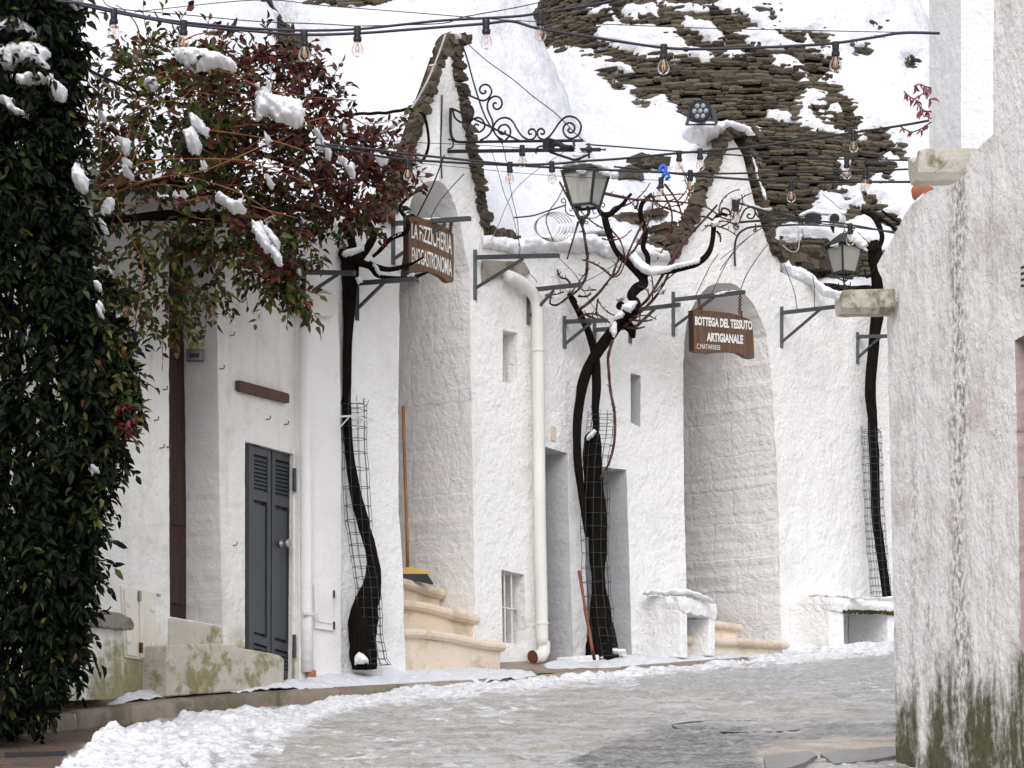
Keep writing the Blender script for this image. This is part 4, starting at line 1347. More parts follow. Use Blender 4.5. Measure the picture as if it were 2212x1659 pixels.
# steps into the arch of the middle house: three treads, each set deeper
steps = thing('stone_steps', W2.pt(980, 1450), 'three pink limestone steps with rounded noses leading into the pointed-gable doorway', 'steps')
def tread(x0, x1, yt0, yt1, ynb0, ynb1, yb0, yb1, off, deep):
    """nose slab and riser block; measured on the plane off metres in front of the wall"""
    A = W2.out(off)
    rings = []
    for k in range(15):
        t = k / 14
        x = x0 + (x1 - x0) * t
        bow = -10 * math.sin(math.pi * min(1, t * 1.25)) * (.8 if yb0 - yt0 > 70 else .35)
        yt = yt0 + (yt1 - yt0) * t + bow
        yn = ynb0 + (ynb1 - ynb0) * t + bow
        p, q = A.pt(x, yt), A.pt(x, yn)
        h_ = (p - q).length
        r = []
        for (o_, z_) in ((-deep, 1.0), (-.05, 1.0), (-.008, .93), (.012, .62), (.010, .35), (-.012, .08), (-.045, 0), (-deep, 0)):
            r.append(q + Vector((0, 0, h_ * z_)) + W2.n * o_)
        rings.append(r)
    mb = MB()
    mb.add([p for r in rings for p in r], [(i * 8 + k, i * 8 + (k + 1) % 8, (i + 1) * 8 + (k + 1) % 8, (i + 1) * 8 + k) for i in range(14) for k in range(8)] + [tuple(range(8))[::-1], tuple(range(112, 120))])
    mb.build('tread', M['stone_step'], steps)
    B = W2.out(off - .045)
    mb = MB()
    x1b = x1 - 11
    mb.prism([B.pt(x, y) for x, y in ((x0, ynb0 - 6), (x1b, ynb1 - 6), (x1b - 1, yb1), (x0, yb0))], W2.n * -(deep - .05))
    rs = mb.build('riser', M['stone_step'], steps)
tread(840, 1092, 1357, 1386, 1378, 1408, 1452, 1460, .33, .45)
tread(830, 1035, 1293, 1326, 1314, 1351, 1388, 1404, .02, .45)
tread(800, 961, 1242, 1271, 1262, 1295, 1322, 1340, -.31, .75)

# broom
Wb = W2.out(-.36)
br = thing('broom', Wb.pt(900, 1260), 'broom with orange handle and black bristles standing on the top step', 'broom')
mb = MB()
yb_ = Wb.Y(890)
mb.tube([P(871, 876, yb_ - .02), P(874, 990, yb_ - .02), P(878, 1110, yb_ - .02), P(881, 1232, yb_ - .02)], .014, 8)
mb.build('handle', M['broom_wood'], br, sm=True)
mb = MB()
mb.prism([P(x, y, yb_ - .05) for x, y in ((864, 1228), (886, 1224), (924, 1232), (924, 1244), (866, 1242))], (.02, .07, 0))
mb.build('head', M['yellow'], br, bevel=.006)
mb = MB()
for k in range(34):
    for j in range(3):
        t = k / 33
        xa = 867 + 55 * t
        xb = 864 + 71 * t + random.uniform(-1, 1)
        ye = (1246 + 16 * t if t > .06 else 1246) + random.uniform(-1.5, 1.5)
        mb.tube([P(xa, 1240, yb_ - .05 + .03 * j), P(xb, max(ye, 1250 + 12 * t), yb_ - .06 + .035 * j)], .0065, 4)
bs = mb.build('bristles', M['black'], br)

# stick leaning by the second vine
st = thing('stick', P(1283, 1424, 21.6), 'red-brown pole with a black tip leaning beside the caged vine trunk', 'pole')
mb = MB()
mb.tube([P(1251, 1234, 22.2), P(1262, 1300, 22.05), P(1273, 1365, 21.9), P(1281, 1412, 21.8)], [.014, .013, .014, .013], 8)
mb.build('shaft', M['stick_red'], st, sm=True)
mb = MB()
mb.tube([P(1281, 1409, 21.8), P(1284, 1424, 21.75)], .015, 8)
mb.build('tip', M['black'], st)
mb = MB()
Wk = W3.out(.32)
mb.prism([Wk.pt(x, y) for x, y in ((1256, 1417), (1330, 1412), (1355, 1408), (1358, 1428), (1330, 1436), (1256, 1432))], W3.n * -.3)
o = mb.build('stone_block', M['plaster_far'], bevel=.015)
tag(o, 'low white block at the foot of the caged vine, snow on top', 'block')
puff([[(1282, 1408), (1300, 1401), (1325, 1399), (1352, 1402), (1354, 1412), (1330, 1414), (1290, 1415)]], Wk.Y(1320) - .0, .09, 'block_snow', 'small snow pad on the low white block', 19, amp=2, step=2)

# benches of whitewashed masonry against the far wall
def bench(x0, xc, xl, x1, yt0, ytc, yt1, th, yb0, yb1, label, moss=False):
    """x0 wall end, xc front corner, xl inner edge of the near leg, x1 far end"""
    b_ = thing('stone_bench', W3.pt(xc, yb0), label, 'bench', 'whitewashed benches against the far wall')
    Q = W3.perp(x0)
    c = Q.pt(xc, ytc)
    t_out = (Vector((c.x, c.y, 0)) - Vector((Q.A.x, Q.A.y, 0))).length
    F = VP((c.x, c.y), (W3.d.x, W3.d.y))
    mat = M['plaster_far']
    # seat
    top = [Q.pt(x0, yt0), c, F.pt(x1, yt1)]
    top.append(top[2] - W3.n * t_out)
    bot = [Q.pt(x0, yt0 + th), Q.pt(xc, ytc + th), F.pt(x1, yt1 + th)]
    bot.append(bot[2] - W3.n * t_out)
    mb = MB()
    def dens(a, b, n): return [a.lerp(b, i / n) for i in range(n)]
    tl, bl_ = [], []
    for i in range(4):
        tl += dens(top[i], top[(i + 1) % 4], 9)
        bl_ += dens(bot[i], bot[(i + 1) % 4], 9)
    jt = lambda p, s_: p + Vector((random.uniform(-s_, s_), random.uniform(-s_, s_), random.uniform(-s_, s_)))
    tl = [jt(p, .008) for p in tl]
    bl_ = [jt(p, .010) for p in bl_]
    n = len(tl)
    cen = sum(tl, Vector()) / n
    cen2 = sum(bl_, Vector()) / n
    mid = [(a + b) / 2 + (a - cen).normalized() * .012 for a, b in zip(tl, bl_)]
    vs = tl + mid + bl_ + [cen, cen2]
    fs = []
    for i in range(n):
        j = (i + 1) % n
        fs += [(i, j, n + j, n + i), (n + i, n + j, 2 * n + j, 2 * n + i), (i, 3 * n, j), (2 * n + i, 2 * n + j, 3 * n + 1)]
    mb.add(vs, fs)
    mb.build('seat', mat, b_)
    # near side panel (leg), far leg
    mb = MB()
    mb.prism([Q.pt(x0, yt0 + th - 2), Q.pt(xc - 3, ytc + th - 2), Q.pt(xc - 2, yb0), Q.pt(x0, yb0 - 4)], W3.d3 * ((F.pt(xl, yb0) - F.pt(xc, yb0)).length))
    mb.build('leg', mat, b_, bevel=.01)
    wl_ = (F.pt(x1, yb1) - F.pt(x1 - (xl - xc) * .9, yb1)).length
    mb = MB()
    q = F.pt(x1, yb1)
    p0 = F.pt(x1, yt1 + th - 2)
    q.x, q.y = p0.x, p0.y
    d = W3.d3 * -wl_
    e = W3.n * -(t_out - .02)
    mb.prism([p0 - W3.n * .015, p0 + d - W3.n * .015, q + d - W3.n * .015, q - W3.n * .015], e)
    mb.build('leg', mat, b_, bevel=.01)
    if moss:
        mb = MB()
        for k in range(90):
            x = random.uniform(xl - 4, x1 - 6)
            p = F.pt(x, yt1 + th - 1 + random.uniform(-3, 3) - (x1 - x) * .03, .012)
            mb.obox(p, Vector((random.uniform(.008, .02), 0, 0)), Vector((0, .01, 0)), Vector((0, 0, random.uniform(.005, .012))), 0, .006)
        mb.build('moss', simple('bench_moss', (.07, .07, .022), .9, .1, .5, 40), b_)['kind'] = 'stuff'
    return F
F1 = bench(1376, 1474, 1488, 1548, 1286, 1289, 1306, 31, 1421, 1417, 'short white masonry bench left of the round arch, thick snow on top')
F2 = bench(1706, 1796, 1826, 1948, 1287, 1290, 1297, 29, 1412, 1410, 'long white masonry bench right of the round arch, green moss under its seat', True)
puff([zpts(q3b := (lambda a, b_: (1106 + a / 3, 1106 + b_ / 3)), (835, 530), (880, 505), (1000, 505), (1060, 490), (1150, 505), (1240, 530), (1320, 580), (1290, 585), (1200, 562), (1100, 550), (960, 545), (850, 545))], F1.Y(1500) + .05, .14, 'bench_snow', 'snow on the short bench seat', 23, amp=3, step=2)
puff([[(1715, 1290), (1760, 1284), (1800, 1285), (1850, 1289), (1900, 1290), (1935, 1288), (1936, 1300), (1890, 1298), (1840, 1296), (1790, 1293)]], F2.Y(1830) + .04, .12, 'bench_snow', 'thin snow on the long bench seat', 24, amp=2, step=2)
# terracotta coloured step edges in the round arch, behind the short bench
for (xa, xb, yc, w, off, lab) in ((1535, 1597, 1352, 8.5, .02, 'short pink rounded step edge between bench and round arch jamb'), (1535, 1697, 1389, 10, .30, 'long pink rounded step edge across the foot of the round arch')):
    F = W3.out(off)
    mb = MB()
    k = F.Y(1600) / FD
    mb.tube([F.pt(xa - 60, yc - 8), F.pt(xa, yc - 4), F.pt((xa + xb) / 2, yc), F.pt(xb, yc + 5)], w * k, 12)
    mb.prism([F.pt(xa - 60, yc - 6, -.02), F.pt(xb - 3, yc + 5, -.02), F.pt(xb - 3, yc + 40, -.02), F.pt(xa - 60, yc + 30, -.02)], W3.n * -.3)
    tag(mb.build('step_edge', M['stone_step'], sm=False), lab, 'step')
# hatch in the jamb of the round arch
# low bench with a thick rough slab beside the ivy
sb_ = thing('stone_bench', WL.pt(235, 1500), 'rough stone slab on a whitewashed base beside the dark ivy', 'bench')
Wq = WL.out(.34)
mb = MB()
zb0 = lambda a, b_: (a / 3, 1106 + b_ / 3)
q = wobble(densify(zpts(zb0, (300, 590), (580, 622), (780, 655), (850, 685), (875, 730), (868, 765), (800, 768), (580, 728), (300, 690)), 8), 2.2, .06, 3)
mb.prism([Wq.pt(x, y) for x, y in q], WL.n * -.36)
mb.build('slab', M['stone_spout'], sb_, bevel=.012)
mb = MB()
Wq = WL.out(.27)
mb.prism([Wq.pt(x, y) for x, y in zpts(zb0, (300, 680), (800, 755), (805, 1190), (735, 1210), (300, 1230))], WL.n * -.28)
mb.build('base', M['plaster_left'], sb_)

# white meter cabinet with two doors
cb = thing('meter_cabinet', WL.pt(300, 1430, .02), 'cream double-door meter cabinet set in the left wall', 'cabinet')
Wq = WL.out(.012)
mb = MB()
mb.prism([Wq.pt(x, y) for x, y in zpts(zb0, (785, 480), (1010, 525), (1015, 972), (812, 940))], WL.n * -.03)
mb.build('frame', M['cabinet'], cb)
for pts in (((800, 502), (880, 516), (884, 938), (818, 926)), ((898, 520), (1000, 540), (1004, 962), (902, 944))):
    mb = MB()
    mb.prism([Wq.pt(x, y, .012) for x, y in zpts(zb0, *pts)], WL.n * -.014)
    dr = mb.build('door', M['cabinet'], cb, bevel=.003)
for (a, b_) in ((825, 595), (978, 630), (825, 835), (982, 862)):
    mb = MB()
    x, y = zb0(a, b_)
    mb.lathe([(.022, 0), (.024, .006), (.012, .012), (0, .012)], Wq.pt(x, y, .012), 10, 0, WL.n)
    mb.build('lock', M['cabinet'], cb)
for (a, b_) in ((897, 545), (905, 880), (1020, 540)):
    mb = MB()
    x, y = zb0(a, b_)
    mb.obox(Wq.pt(x, y, .012), WL.d3 * .012, WL.n * .008, Vector((0, 0, .035 if a < 1000 else .01)))
    mb.build('hinge', M['rust'] if b_ > 800 else M['metal_plate'], cb)
# intercom plate on the jamb of the brown door
Qj = WL.perp(470).out(-.0)
pl_ = thing('intercom', WL.pt(424, 780), 'small grey intercom plate on the recess jamb beside the brown door', 'intercom')
J = VP((WL.pt(467, 0).x, WL.pt(467, 0).y), (-WL.n.x, -WL.n.y))
J.n = -WL.d3
mb = MB()
mb.prism([J.pt(x, y, .004) for x, y in ((406, 756), (441, 757), (441, 781), (406, 780))], J.n * .016)
mb.build('plate', M['metal_plate'], pl_)
mb = MB()
mb.prism([J.pt(x, y, .0205) for x, y in ((413, 764), (434, 764), (434, 773), (413, 773))], J.n * .003)
mb.build('name_window', M['iron_grey'], pl_)
mb = MB()
for y in (756.5, 780.5):
    mb.prism([J.pt(405.5, y - .8, .004), J.pt(441.5, y - .8, .004), J.pt(441.5, y + .8, .004), J.pt(405.5, y + .8, .004)], J.n * .018)
mb.build('edge', M['black'], pl_)
# plank
mb = MB()
Wq = WL.out(.045)
mb.prism([Wq.pt(x, y) for x, y in ((518, 821), (622, 849), (626, 853), (625, 871), (521, 845), (517, 840))], WL.n * -.04)
o = mb.build('wooden_plank', M['plank'], bevel=.004)
tag(o, 'dark red-brown wooden plank fixed slanting above the grey door', 'plank')
# small rusty hooks in the left wall
for i, (x, y) in enumerate(((352, 842), (333, 908), (497, 725), (475, 797), (345, 968), (360, 966), (575, 906), (614, 917), (503, 1178))):
    mb = MB()
    p = WL.pt(x, y)
    mb.tube([p, p + WL.n * .035, p + WL.n * .04 + Vector((0, 0, .025))], .0045, 5)
    tag(mb.build('wall_hook', M['rust']), 'tiny rusty hook in the whitewashed left wall', 'hook', 'rusty hooks in the left wall')

# rain pipe at the corner between the two houses
dsp = thing('rain_pipe', W2.pt(1165, 1430), 'cream rain pipe with an open elbow at its foot, between the two gabled houses', 'pipe')
Wq = W2.out(.09)
mb = MB()
pth = [(1096, 596), (1120, 606), (1142, 624), (1155, 642), (1161, 665), (1162, 720), (1164, 900), (1166, 1106), (1170, 1300), (1172, 1392)]
mb.tube([Wq.pt(*p) for p in smooth(pth, 4)], .052, 16)
mb.build('pipe', M['pipe'], dsp, sm=True)
mb = MB()
mb.tube([Wq.pt(x, y) for x, y in smooth([(1174, 1385), (1175, 1402), (1168, 1416), (1150, 1420)], 5)], [.056] * 14 + [.060, .062], 18, cap=False)
mb.build('elbow', M['pipe'], dsp, sm=True)
mb = MB()
a = Wq.pt(1150, 1420)
b_ = Wq.pt(1163, 1417)
mb.tube([a + (a - b_).normalized() * .001, a.lerp(b_, .8)], [.051, .045], 18)
mb.build('pipe_mouth', M['pipe_inside'], dsp)
for y in (757, 1346):
    mb = MB()
    mb.lathe([(.054, -.012), (.058, -.01), (.058, .01), (.054, .012)], Wq.pt(1162 + (y > 900) * 9, y), 16)
    mb.build('pipe_clamp', M['pipe'], dsp)
mb = MB()
mb.tube([W2.pt(1144, 690, .05), W2.pt(1146, 900, .05), W2.pt(1150, 1200, .05), W2.pt(1152, 1395, .05)], .014, 8)
mb.build('thin_pipe', M['pipe'], dsp, sm=True)
mb = MB()
mb.prism([W2.pt(x, y, .03) for x, y in wobble(densify([(1038, 562), (1128, 566), (1140, 590), (1112, 604), (1080, 598), (1040, 612)], 8), 2, .05, 3)], W2.n * -.03)
o = mb.build('gutter_stone', M['stone_spout'], dsp, bevel=.01)
# house number tile
nt_t = thing('number_tile', W3.pt(1194, 953, .01), 'small cream number tile above the narrow grey doorway', 'sign')
mb = MB()
mb.prism([W3.pt(x, y, .012) for x, y in ((1189, 921), (1199, 922), (1199, 953), (1189, 951))], W3.n * -.012)
mb.build('plate', M['tile'], nt_t)

# ================================================================== lettering
def text_mesh(mb, s_, fn, bold=.02, mi=0, res=3):
    cu = bpy.data.curves.new('txt', 'FONT')
    cu.body = s_
    cu.size = 1.0
    cu.offset = bold
    cu.resolution_u = res
    o = bpy.data.objects.new('txt', cu)
    C.objects.link(o)
    bpy.context.view_layer.update()
    dg_ = bpy.context.evaluated_depsgraph_get()
    me = bpy.data.meshes.new_from_object(o.evaluated_get(dg_))
    v = np.array([w.co[:] for w in me.vertices])
    u0, u1 = v[:, 0].min(), v[:, 0].max()
    v0, v1 = v[:, 1].min(), v[:, 1].max()
    mb.add([fn((p[0] - u0) / (u1 - u0), (p[1] - v0) / (v1 - v0)) for p in v], [tuple(f.vertices) for f in me.polygons], mi)
    bpy.data.objects.remove(o)
    bpy.data.curves.remove(cu)
    bpy.data.meshes.remove(me)

def ring(mb, c, r, ax, t=.004, n=12):
    ax = Vector(ax).normalized()
    u = ax.orthogonal().normalized()
    w = ax.cross(u)
    mb.tube([c + (u * math.cos(2 * math.pi * i / n) + w * math.sin(2 * math.pi * i / n)) * r for i in range(n)], t, 5, closed=True)

def chain(mb, p, q):
    p, q = Vector(p), Vector(q)
    n = max(2, int((q - p).length / .034))
    for i in range(n):
        c = p.lerp(q, (i + .5) / n)
        d = (q - p).normalized()
        s_ = Vector((1, 0, 0)) if i % 2 else Vector((.3, 1, 0)).normalized()
        h_ = (q - p).length / n * .62
        pts = []
        for k in range(12):
            an = 2 * math.pi * k / 12
            pts.append(c + d * math.cos(an) * h_ + s_ * math.sin(an) * .013)
        mb.tube(pts, .0045, 5, closed=True)

# ================================================================== wall brackets of painted iron
BR = []
def bracket(vp, xp, yp0, yp1, bar_, strut, label, xb0=None, th=.036):
    Q = vp.perp(xp)
    t = thing('wall_bracket', vp.pt(xp, yp1), label, 'bracket', 'grey iron brackets on the white walls')
    mb = MB()
    mb.bar(Q.pt(xp, yp0), Q.pt(xp, yp1), th, th)
    mb.build('plate', M['iron_grey'], t)
    mb = MB()
    (x0, y0), (x1, y1) = bar_
    mb.bar(Q.pt(x0, y0), Q.pt(x1, y1), th * .9, th * .95)
    mb.build('arm', M['iron_grey'], t)
    if strut:
        mb = MB()
        mb.bar(Q.pt(*strut[0]), Q.pt(*strut[1]), th * .55, th * .6)
        mb.build('strut', M['iron_grey'], t)
    return Q
QB1 = bracket(W2L, 849, 464, 572, ((849, 483), (1015, 472)), ((853, 558), (962, 484)), 'iron bracket carrying the arched shop sign')
bracket(W2, 1026, 540, 648, ((1026, 556), (1207, 552)), ((1028, 622), (1130, 559)), 'iron bracket right of the pointed gable doorway, above the rain pipe')
bracket(W2L, 656, 560, 627, ((656, 588), (766, 590)), ((676, 628), (728, 594)), 'iron bracket under the red vine, left of its trunk')
bracket(W2L, 771, 605, 692, ((771, 612), (897, 603)), ((771, 668), (828, 612)), 'iron bracket just right of the left vine trunk')
bracket(W2, 1141, 620, 701, ((1141, 627), (1256, 615)), ((1146, 682), (1196, 628)), 'iron bracket half hidden behind the rain pipe elbow')
bracket(W3, 1219, 683, 753, ((1219, 695), (1310, 692)), ((1222, 742), (1276, 698)), 'iron bracket left of the forked vine trunk')
bracket(W3, 1284, 690, 740, ((1284, 713), (1376, 706)), None, 'iron bracket behind the forked vine trunk')
bracket(W3, 1361, 655, 742, ((1361, 671), (1468, 658)), ((1364, 715), (1414, 668)), 'iron bracket above the narrow slit window')
QB8 = bracket(W3, 1454, 631, 726, ((1454, 648), (1608, 631)), ((1456, 706), (1542, 642)), 'iron bracket carrying the square shop sign')
bracket(W3, 1688, 663, 751, ((1688, 676), (1818, 661)), ((1690, 738), (1772, 668)), 'iron bracket right of the round arch')
bracket(W3, 1852, 718, 786, ((1815, 728), (1925, 726)), ((1854, 772), (1902, 728)), 'iron bracket crossing the rightmost vine trunk')
puff([[(890, 472), (910, 470), (940, 470), (965, 470), (966, 476), (890, 480)]], QB1.Y(930), .03, 'bracket_snow', 'sliver of snow on the arm over the arched sign', 31, amp=1, step=1.5)
puff([[(1540, 634), (1560, 629), (1590, 626), (1597, 630), (1570, 634), (1542, 638)]], QB8.Y(1570), .03, 'bracket_snow', 'sliver of snow on the arm over the square sign', 32, amp=1, step=1.5)

# ---- arched shop sign
zs = zc(960, 480, 6.914)
pm = QB1.pt(935, 480)
SP = VP((pm.x, pm.y), (W2.d.x, W2.d.y))
s1 = thing('shop_sign', SP.pt(940, 600), 'arched brown wooden sign reading LA PIZZICHERIA ENOGASTRONOMIA, hung in the pointed-gable doorway', 'sign')
ol = zpts(zs, (425, 392), (520, 398), (640, 440), (760, 485), (860, 525), (1000, 565), (1100, 625), (1170, 685), (1202, 730), (1210, 1000), (1212, 1300), (1206, 1535), (1185, 1560), (1140, 1566), (1095, 1548), (1000, 1465), (900, 1412), (800, 1382), (700, 1372), (580, 1382), (440, 1372), (432, 1200), (428, 800))
mb = MB()
f = [SP.pt(x, y) for x, y in ol]
mb.prism(f, SP.n * -.05)
mb.build('board', [M['sign_wood']], s1, bevel=.004)
mb = MB()
mb.prism([SP.pt(*zs(422, 396), -.002), SP.pt(*zs(429, 396), -.002), SP.pt(*zs(438, 1368), -.002), SP.pt(*zs(428, 1362), -.002)], SP.n * -.055)
mb.build('board_edge', M['sign_edge'], s1)
mb = MB()
def cur(x0, x1, a0, a1, b0, b1, ex):
    def fn(u, v):
        e = u ** ex
        top = a0 + (a1 - a0) * e
        bot = b0 + (b1 - b0) * e
        x = x0 + (x1 - x0) * u
        return SP.pt(*zs(x, bot + (top - bot) * v), .004)
    return fn
text_mesh(mb, 'LA PIZZICHERIA', cur(470, 1165, 540, 750, 800, 1092, 1.25), .012)
mb.build('lettering', M['white_paint'], s1)
mb = MB()
text_mesh(mb, 'ENOGASTRONOMIA', cur(474, 1168, 955, 1185, 1228, 1470, 1.35), .012)
mb.build('lettering', M['white_paint'], s1)
mb = MB()
chain(mb, QB1.pt(*zs(1165, 500)), SP.pt(*zs(1172, 690), -.02))
chain(mb, QB1.pt(*zs(530, 470)), SP.pt(*zs(560, 420), -.02) + Vector((0, 0, -.02)))
mb.build('chain', M['rust'], s1)

# ---- square shop sign
zs2 = zc(1640, 680, 6.914)
pm = QB8.pt(1560, 640)
SQ = VP((pm.x, pm.y), (W3.d.x, W3.d.y))
s2 = thing('shop_sign', SQ.pt(1560, 770), 'brown wooden sign reading BOTTEGA DEL TESSUTO ARTIGIANALE, hung on chains in the round arch', 'sign')
ol = zpts(zs2, (645, 655), (900, 668), (1150, 690), (1300, 712), (1420, 742), (1540, 785), (1640, 828), (1668, 855), (1680, 1000), (1692, 1200), (1704, 1460), (1690, 1495), (1640, 1502), (1560, 1478), (1480, 1430), (1420, 1398), (1330, 1386), (1240, 1384), (1080, 1392), (950, 1410), (820, 1398), (700, 1388), (668, 1370), (655, 1000))
mb = MB()
mb.prism([SQ.pt(x, y) for x, y in ol], SQ.n * -.05)
mb.build('board', M['sign_wood'], s2, bevel=.004)
mb = MB()
mb.prism([SQ.pt(*zs2(640, 660), -.002), SQ.pt(*zs2(648, 660), -.002), SQ.pt(*zs2(666, 1366), -.002), SQ.pt(*zs2(656, 1366), -.002)], SQ.n * -.055)
mb.build('board_edge', M['sign_edge'], s2)
def lin(x0, x1, a0, a1, b0, b1):
    def fn(u, v):
        top = a0 + (a1 - a0) * u
        bot = b0 + (b1 - b0) * u
        return SQ.pt(*zs2(x0 + (x1 - x0) * u, bot + (top - bot) * v), .004)
    return fn
for tx, fn, bd_, mt in (('BOTTEGA DEL TESSUTO', lin(667, 1660, 762, 845, 920, 1008), .050, 'white_paint'), ('ARTIGIANALE', lin(870, 1500, 1042, 1088, 1196, 1248), .050, 'white_paint'), ('C.MATARRESE', lin(700, 1105, 1236, 1268, 1326, 1348), .0, 'white_paint')):
    mb = MB()
    text_mesh(mb, tx, fn, bd_)
    mb.build('lettering', M[mt], s2)
for (a, b_, c_, d) in ((738, 455, 785, 665), (1455, 395, 1475, 735)):
    mb = MB()
    chain(mb, QB8.pt(*zs2(a, b_)), SQ.pt(*zs2(c_, d), -.02))
    mb.build('chain', M['rust'], s2)
    mb = MB()
    mb.bar(SQ.pt(*zs2(c_, d - 60), .004), SQ.pt(*zs2(c_, d + 65), .004), .012, .012, SQ.n)
    mb.build('hook_strap', M['rust'], s2)

# ================================================================== wrought-iron lantern bracket with scrolls
QS = W2.perp(968)
zi = zc(1090, 190, 4.9156)
sc_ = thing('scroll_bracket', W2.pt(968, 330), 'black wrought-iron lantern bracket of big scrolls on the pointed gable', 'bracket')
def scroll(pts, r=.0085, par=None, name='scroll', mat='iron', n=5, Q=QS, z=zi):
    mb = MB()
    mb.tube([Q.pt(*z(a, b_)) for a, b_ in smooth(pts, n)], r, 6)
    return mb.build(name, M[mat], par or sc_, sm=True)
scroll([(335, 250), (390, 238), (470, 265), (570, 303), (640, 275), (684, 195), (655, 125), (600, 104), (552, 128), (537, 170), (552, 205), (588, 216), (612, 195), (600, 178)])
scroll([(700, 640), (692, 550), (655, 465), (632, 390), (640, 315), (688, 262), (740, 250), (790, 275), (811, 330), (795, 385), (752, 410), (715, 392), (702, 355), (720, 332), (742, 332)])
scroll([(205, 405), (228, 500), (285, 558), (350, 572), (415, 545), (455, 480), (456, 410), (420, 362), (380, 345), (335, 365), (318, 415), (335, 465), (365, 478), (386, 455), (378, 428)])
scroll([(480, 790), (425, 740), (395, 650), (408, 585), (455, 532), (510, 512), (560, 530), (597, 590), (585, 650), (530, 690), (485, 670), (470, 618), (490, 590), (525, 605)])
scroll([(545, 790), (620, 750), (675, 690), (696, 610)])
scroll([(825, 790), (745, 735), (705, 650), (722, 585), (775, 532), (840, 512), (900, 525), (950, 570), (1000, 660), (1060, 740), (1135, 785)])
scroll([(850, 790), (900, 740), (916, 680), (892, 622), (850, 597), (798, 612), (768, 650), (775, 690), (810, 715), (848, 705), (848, 668)])
scroll([(1130, 785), (1190, 775), (1227, 730), (1222, 680), (1190, 652), (1155, 660), (1137, 690), (1150, 716), (1175, 712)])
scroll([(1330, 785), (1270, 760), (1246, 710), (1256, 665), (1290, 648), (1325, 665), (1331, 700), (1308, 717), (1290, 705)])
scroll([(1330, 785), (1390, 745), (1450, 670), (1510, 580), (1580, 512), (1650, 496), (1722, 520), (1772, 580), (1782, 640), (1755, 715), (1700, 758), (1640, 766), (1585, 725), (1562, 660), (1582, 605), (1635, 575), (1685, 595), (1706, 640), (1682, 688), (1645, 696), (1622, 668), (1640, 645)])
scroll([(160 + 55 * math.cos(t), 835 + 58 * math.sin(t)) for t in np.linspace(0, 6.28, 13)], .006)
scroll([(180, 395), (178, 560), (182, 700), (215, 780), (290, 812), (600, 808), (1200, 800), (1800, 793)], .0125, None, 'upper_bar', n=3)
mb = MB()
mb.bar(QS.pt(*zi(118, 928)), QS.pt(*zi(2015, 905)), .024, .026)
mb.build('lower_bar', M['iron'], sc_)
mb = MB()
mb.bar(QS.pt(*zi(95, 375)), QS.pt(*zi(108, 835)), .012, .012)
mb.build('wall_post', M['iron'], sc_)
mb = MB()
mb.bar(QS.pt(*zi(215, 405), .02), QS.pt(*zi(1040, 800), .02), .014, .016)
mb.build('diagonal_brace', M['iron'], sc_)
mb = MB()
c = QS.pt(*zi(1880, 905))
k = 5.689
for (a, b_) in ((0, 100), (0, -75), (85, 0)):
    mb.tube([c, c + QS.d3 * 0 + Vector((0, 0, b_ * -1 / k * .0038))] if a == 0 else [c, QS.pt(*zi(1965, 905))], .010, 6)
mb.lathe([(0, -.03), (.022, -.022), (.028, 0), (.022, .022), (0, .03)], c, 10)
mb.lathe([(0, -.012), (.012, 0), (0, .012)], QS.pt(*zi(2075, 905)), 8)
mb.tube([QS.pt(*zi(2015, 905)), QS.pt(*zi(2075, 905))], .006, 6)
mb.build('finial', M['iron'], sc_)
mb = MB()
mb.obox(QS.pt(*zi(1410, 850), .03), QS.d3 * .036, QS.n * .03, Vector((0, 0, .042)), 0, .004)
mb.tube([QS.pt(*zi(x, y), .03) for x, y in smooth([(1480, 850), (1540, 845), (1600, 880), (1690, 890)], 4)], .022, 8)
mb.tube([QS.pt(*zi(x, y), .03) for x, y in smooth([(1340, 870), (1290, 880), (1250, 920), (1262, 960)], 4)], .008, 6)
mb.build('junction_box', M['black'], sc_)
mb = MB()
mb.tube([QS.pt(*zi(x, y)) for x, y in ((1400, 935), (1690, 1030), (1760, 1020), (1860, 970))], .010, 6)
mb.tube([QS.pt(*zi(x, y), .02) for x, y in ((1700, 780), (1720, 860), (1690, 900))], .010, 6)
mb.build('lamp_hanger', M['iron'], sc_)
puff([zpts(zi, (860, 885), (1000, 872), (1240, 876), (1270, 890), (1100, 900), (870, 902))], QS.Y(zi(1050, 900)[0]), .02, 'bracket_snow', 'thin snow on the lower bar of the big scroll bracket', 33, amp=1, step=1.5)
puff([zpts(zi, (1720, 880), (1760, 870), (1785, 920), (1850, 960), (1830, 990), (1760, 1010), (1690, 1000), (1670, 960))], QS.Y(zi(1760, 930)[0]) - .02, .04, 'bracket_snow', 'snow clump at the tip of the big scroll bracket', 34, amp=1.5, step=1.5)

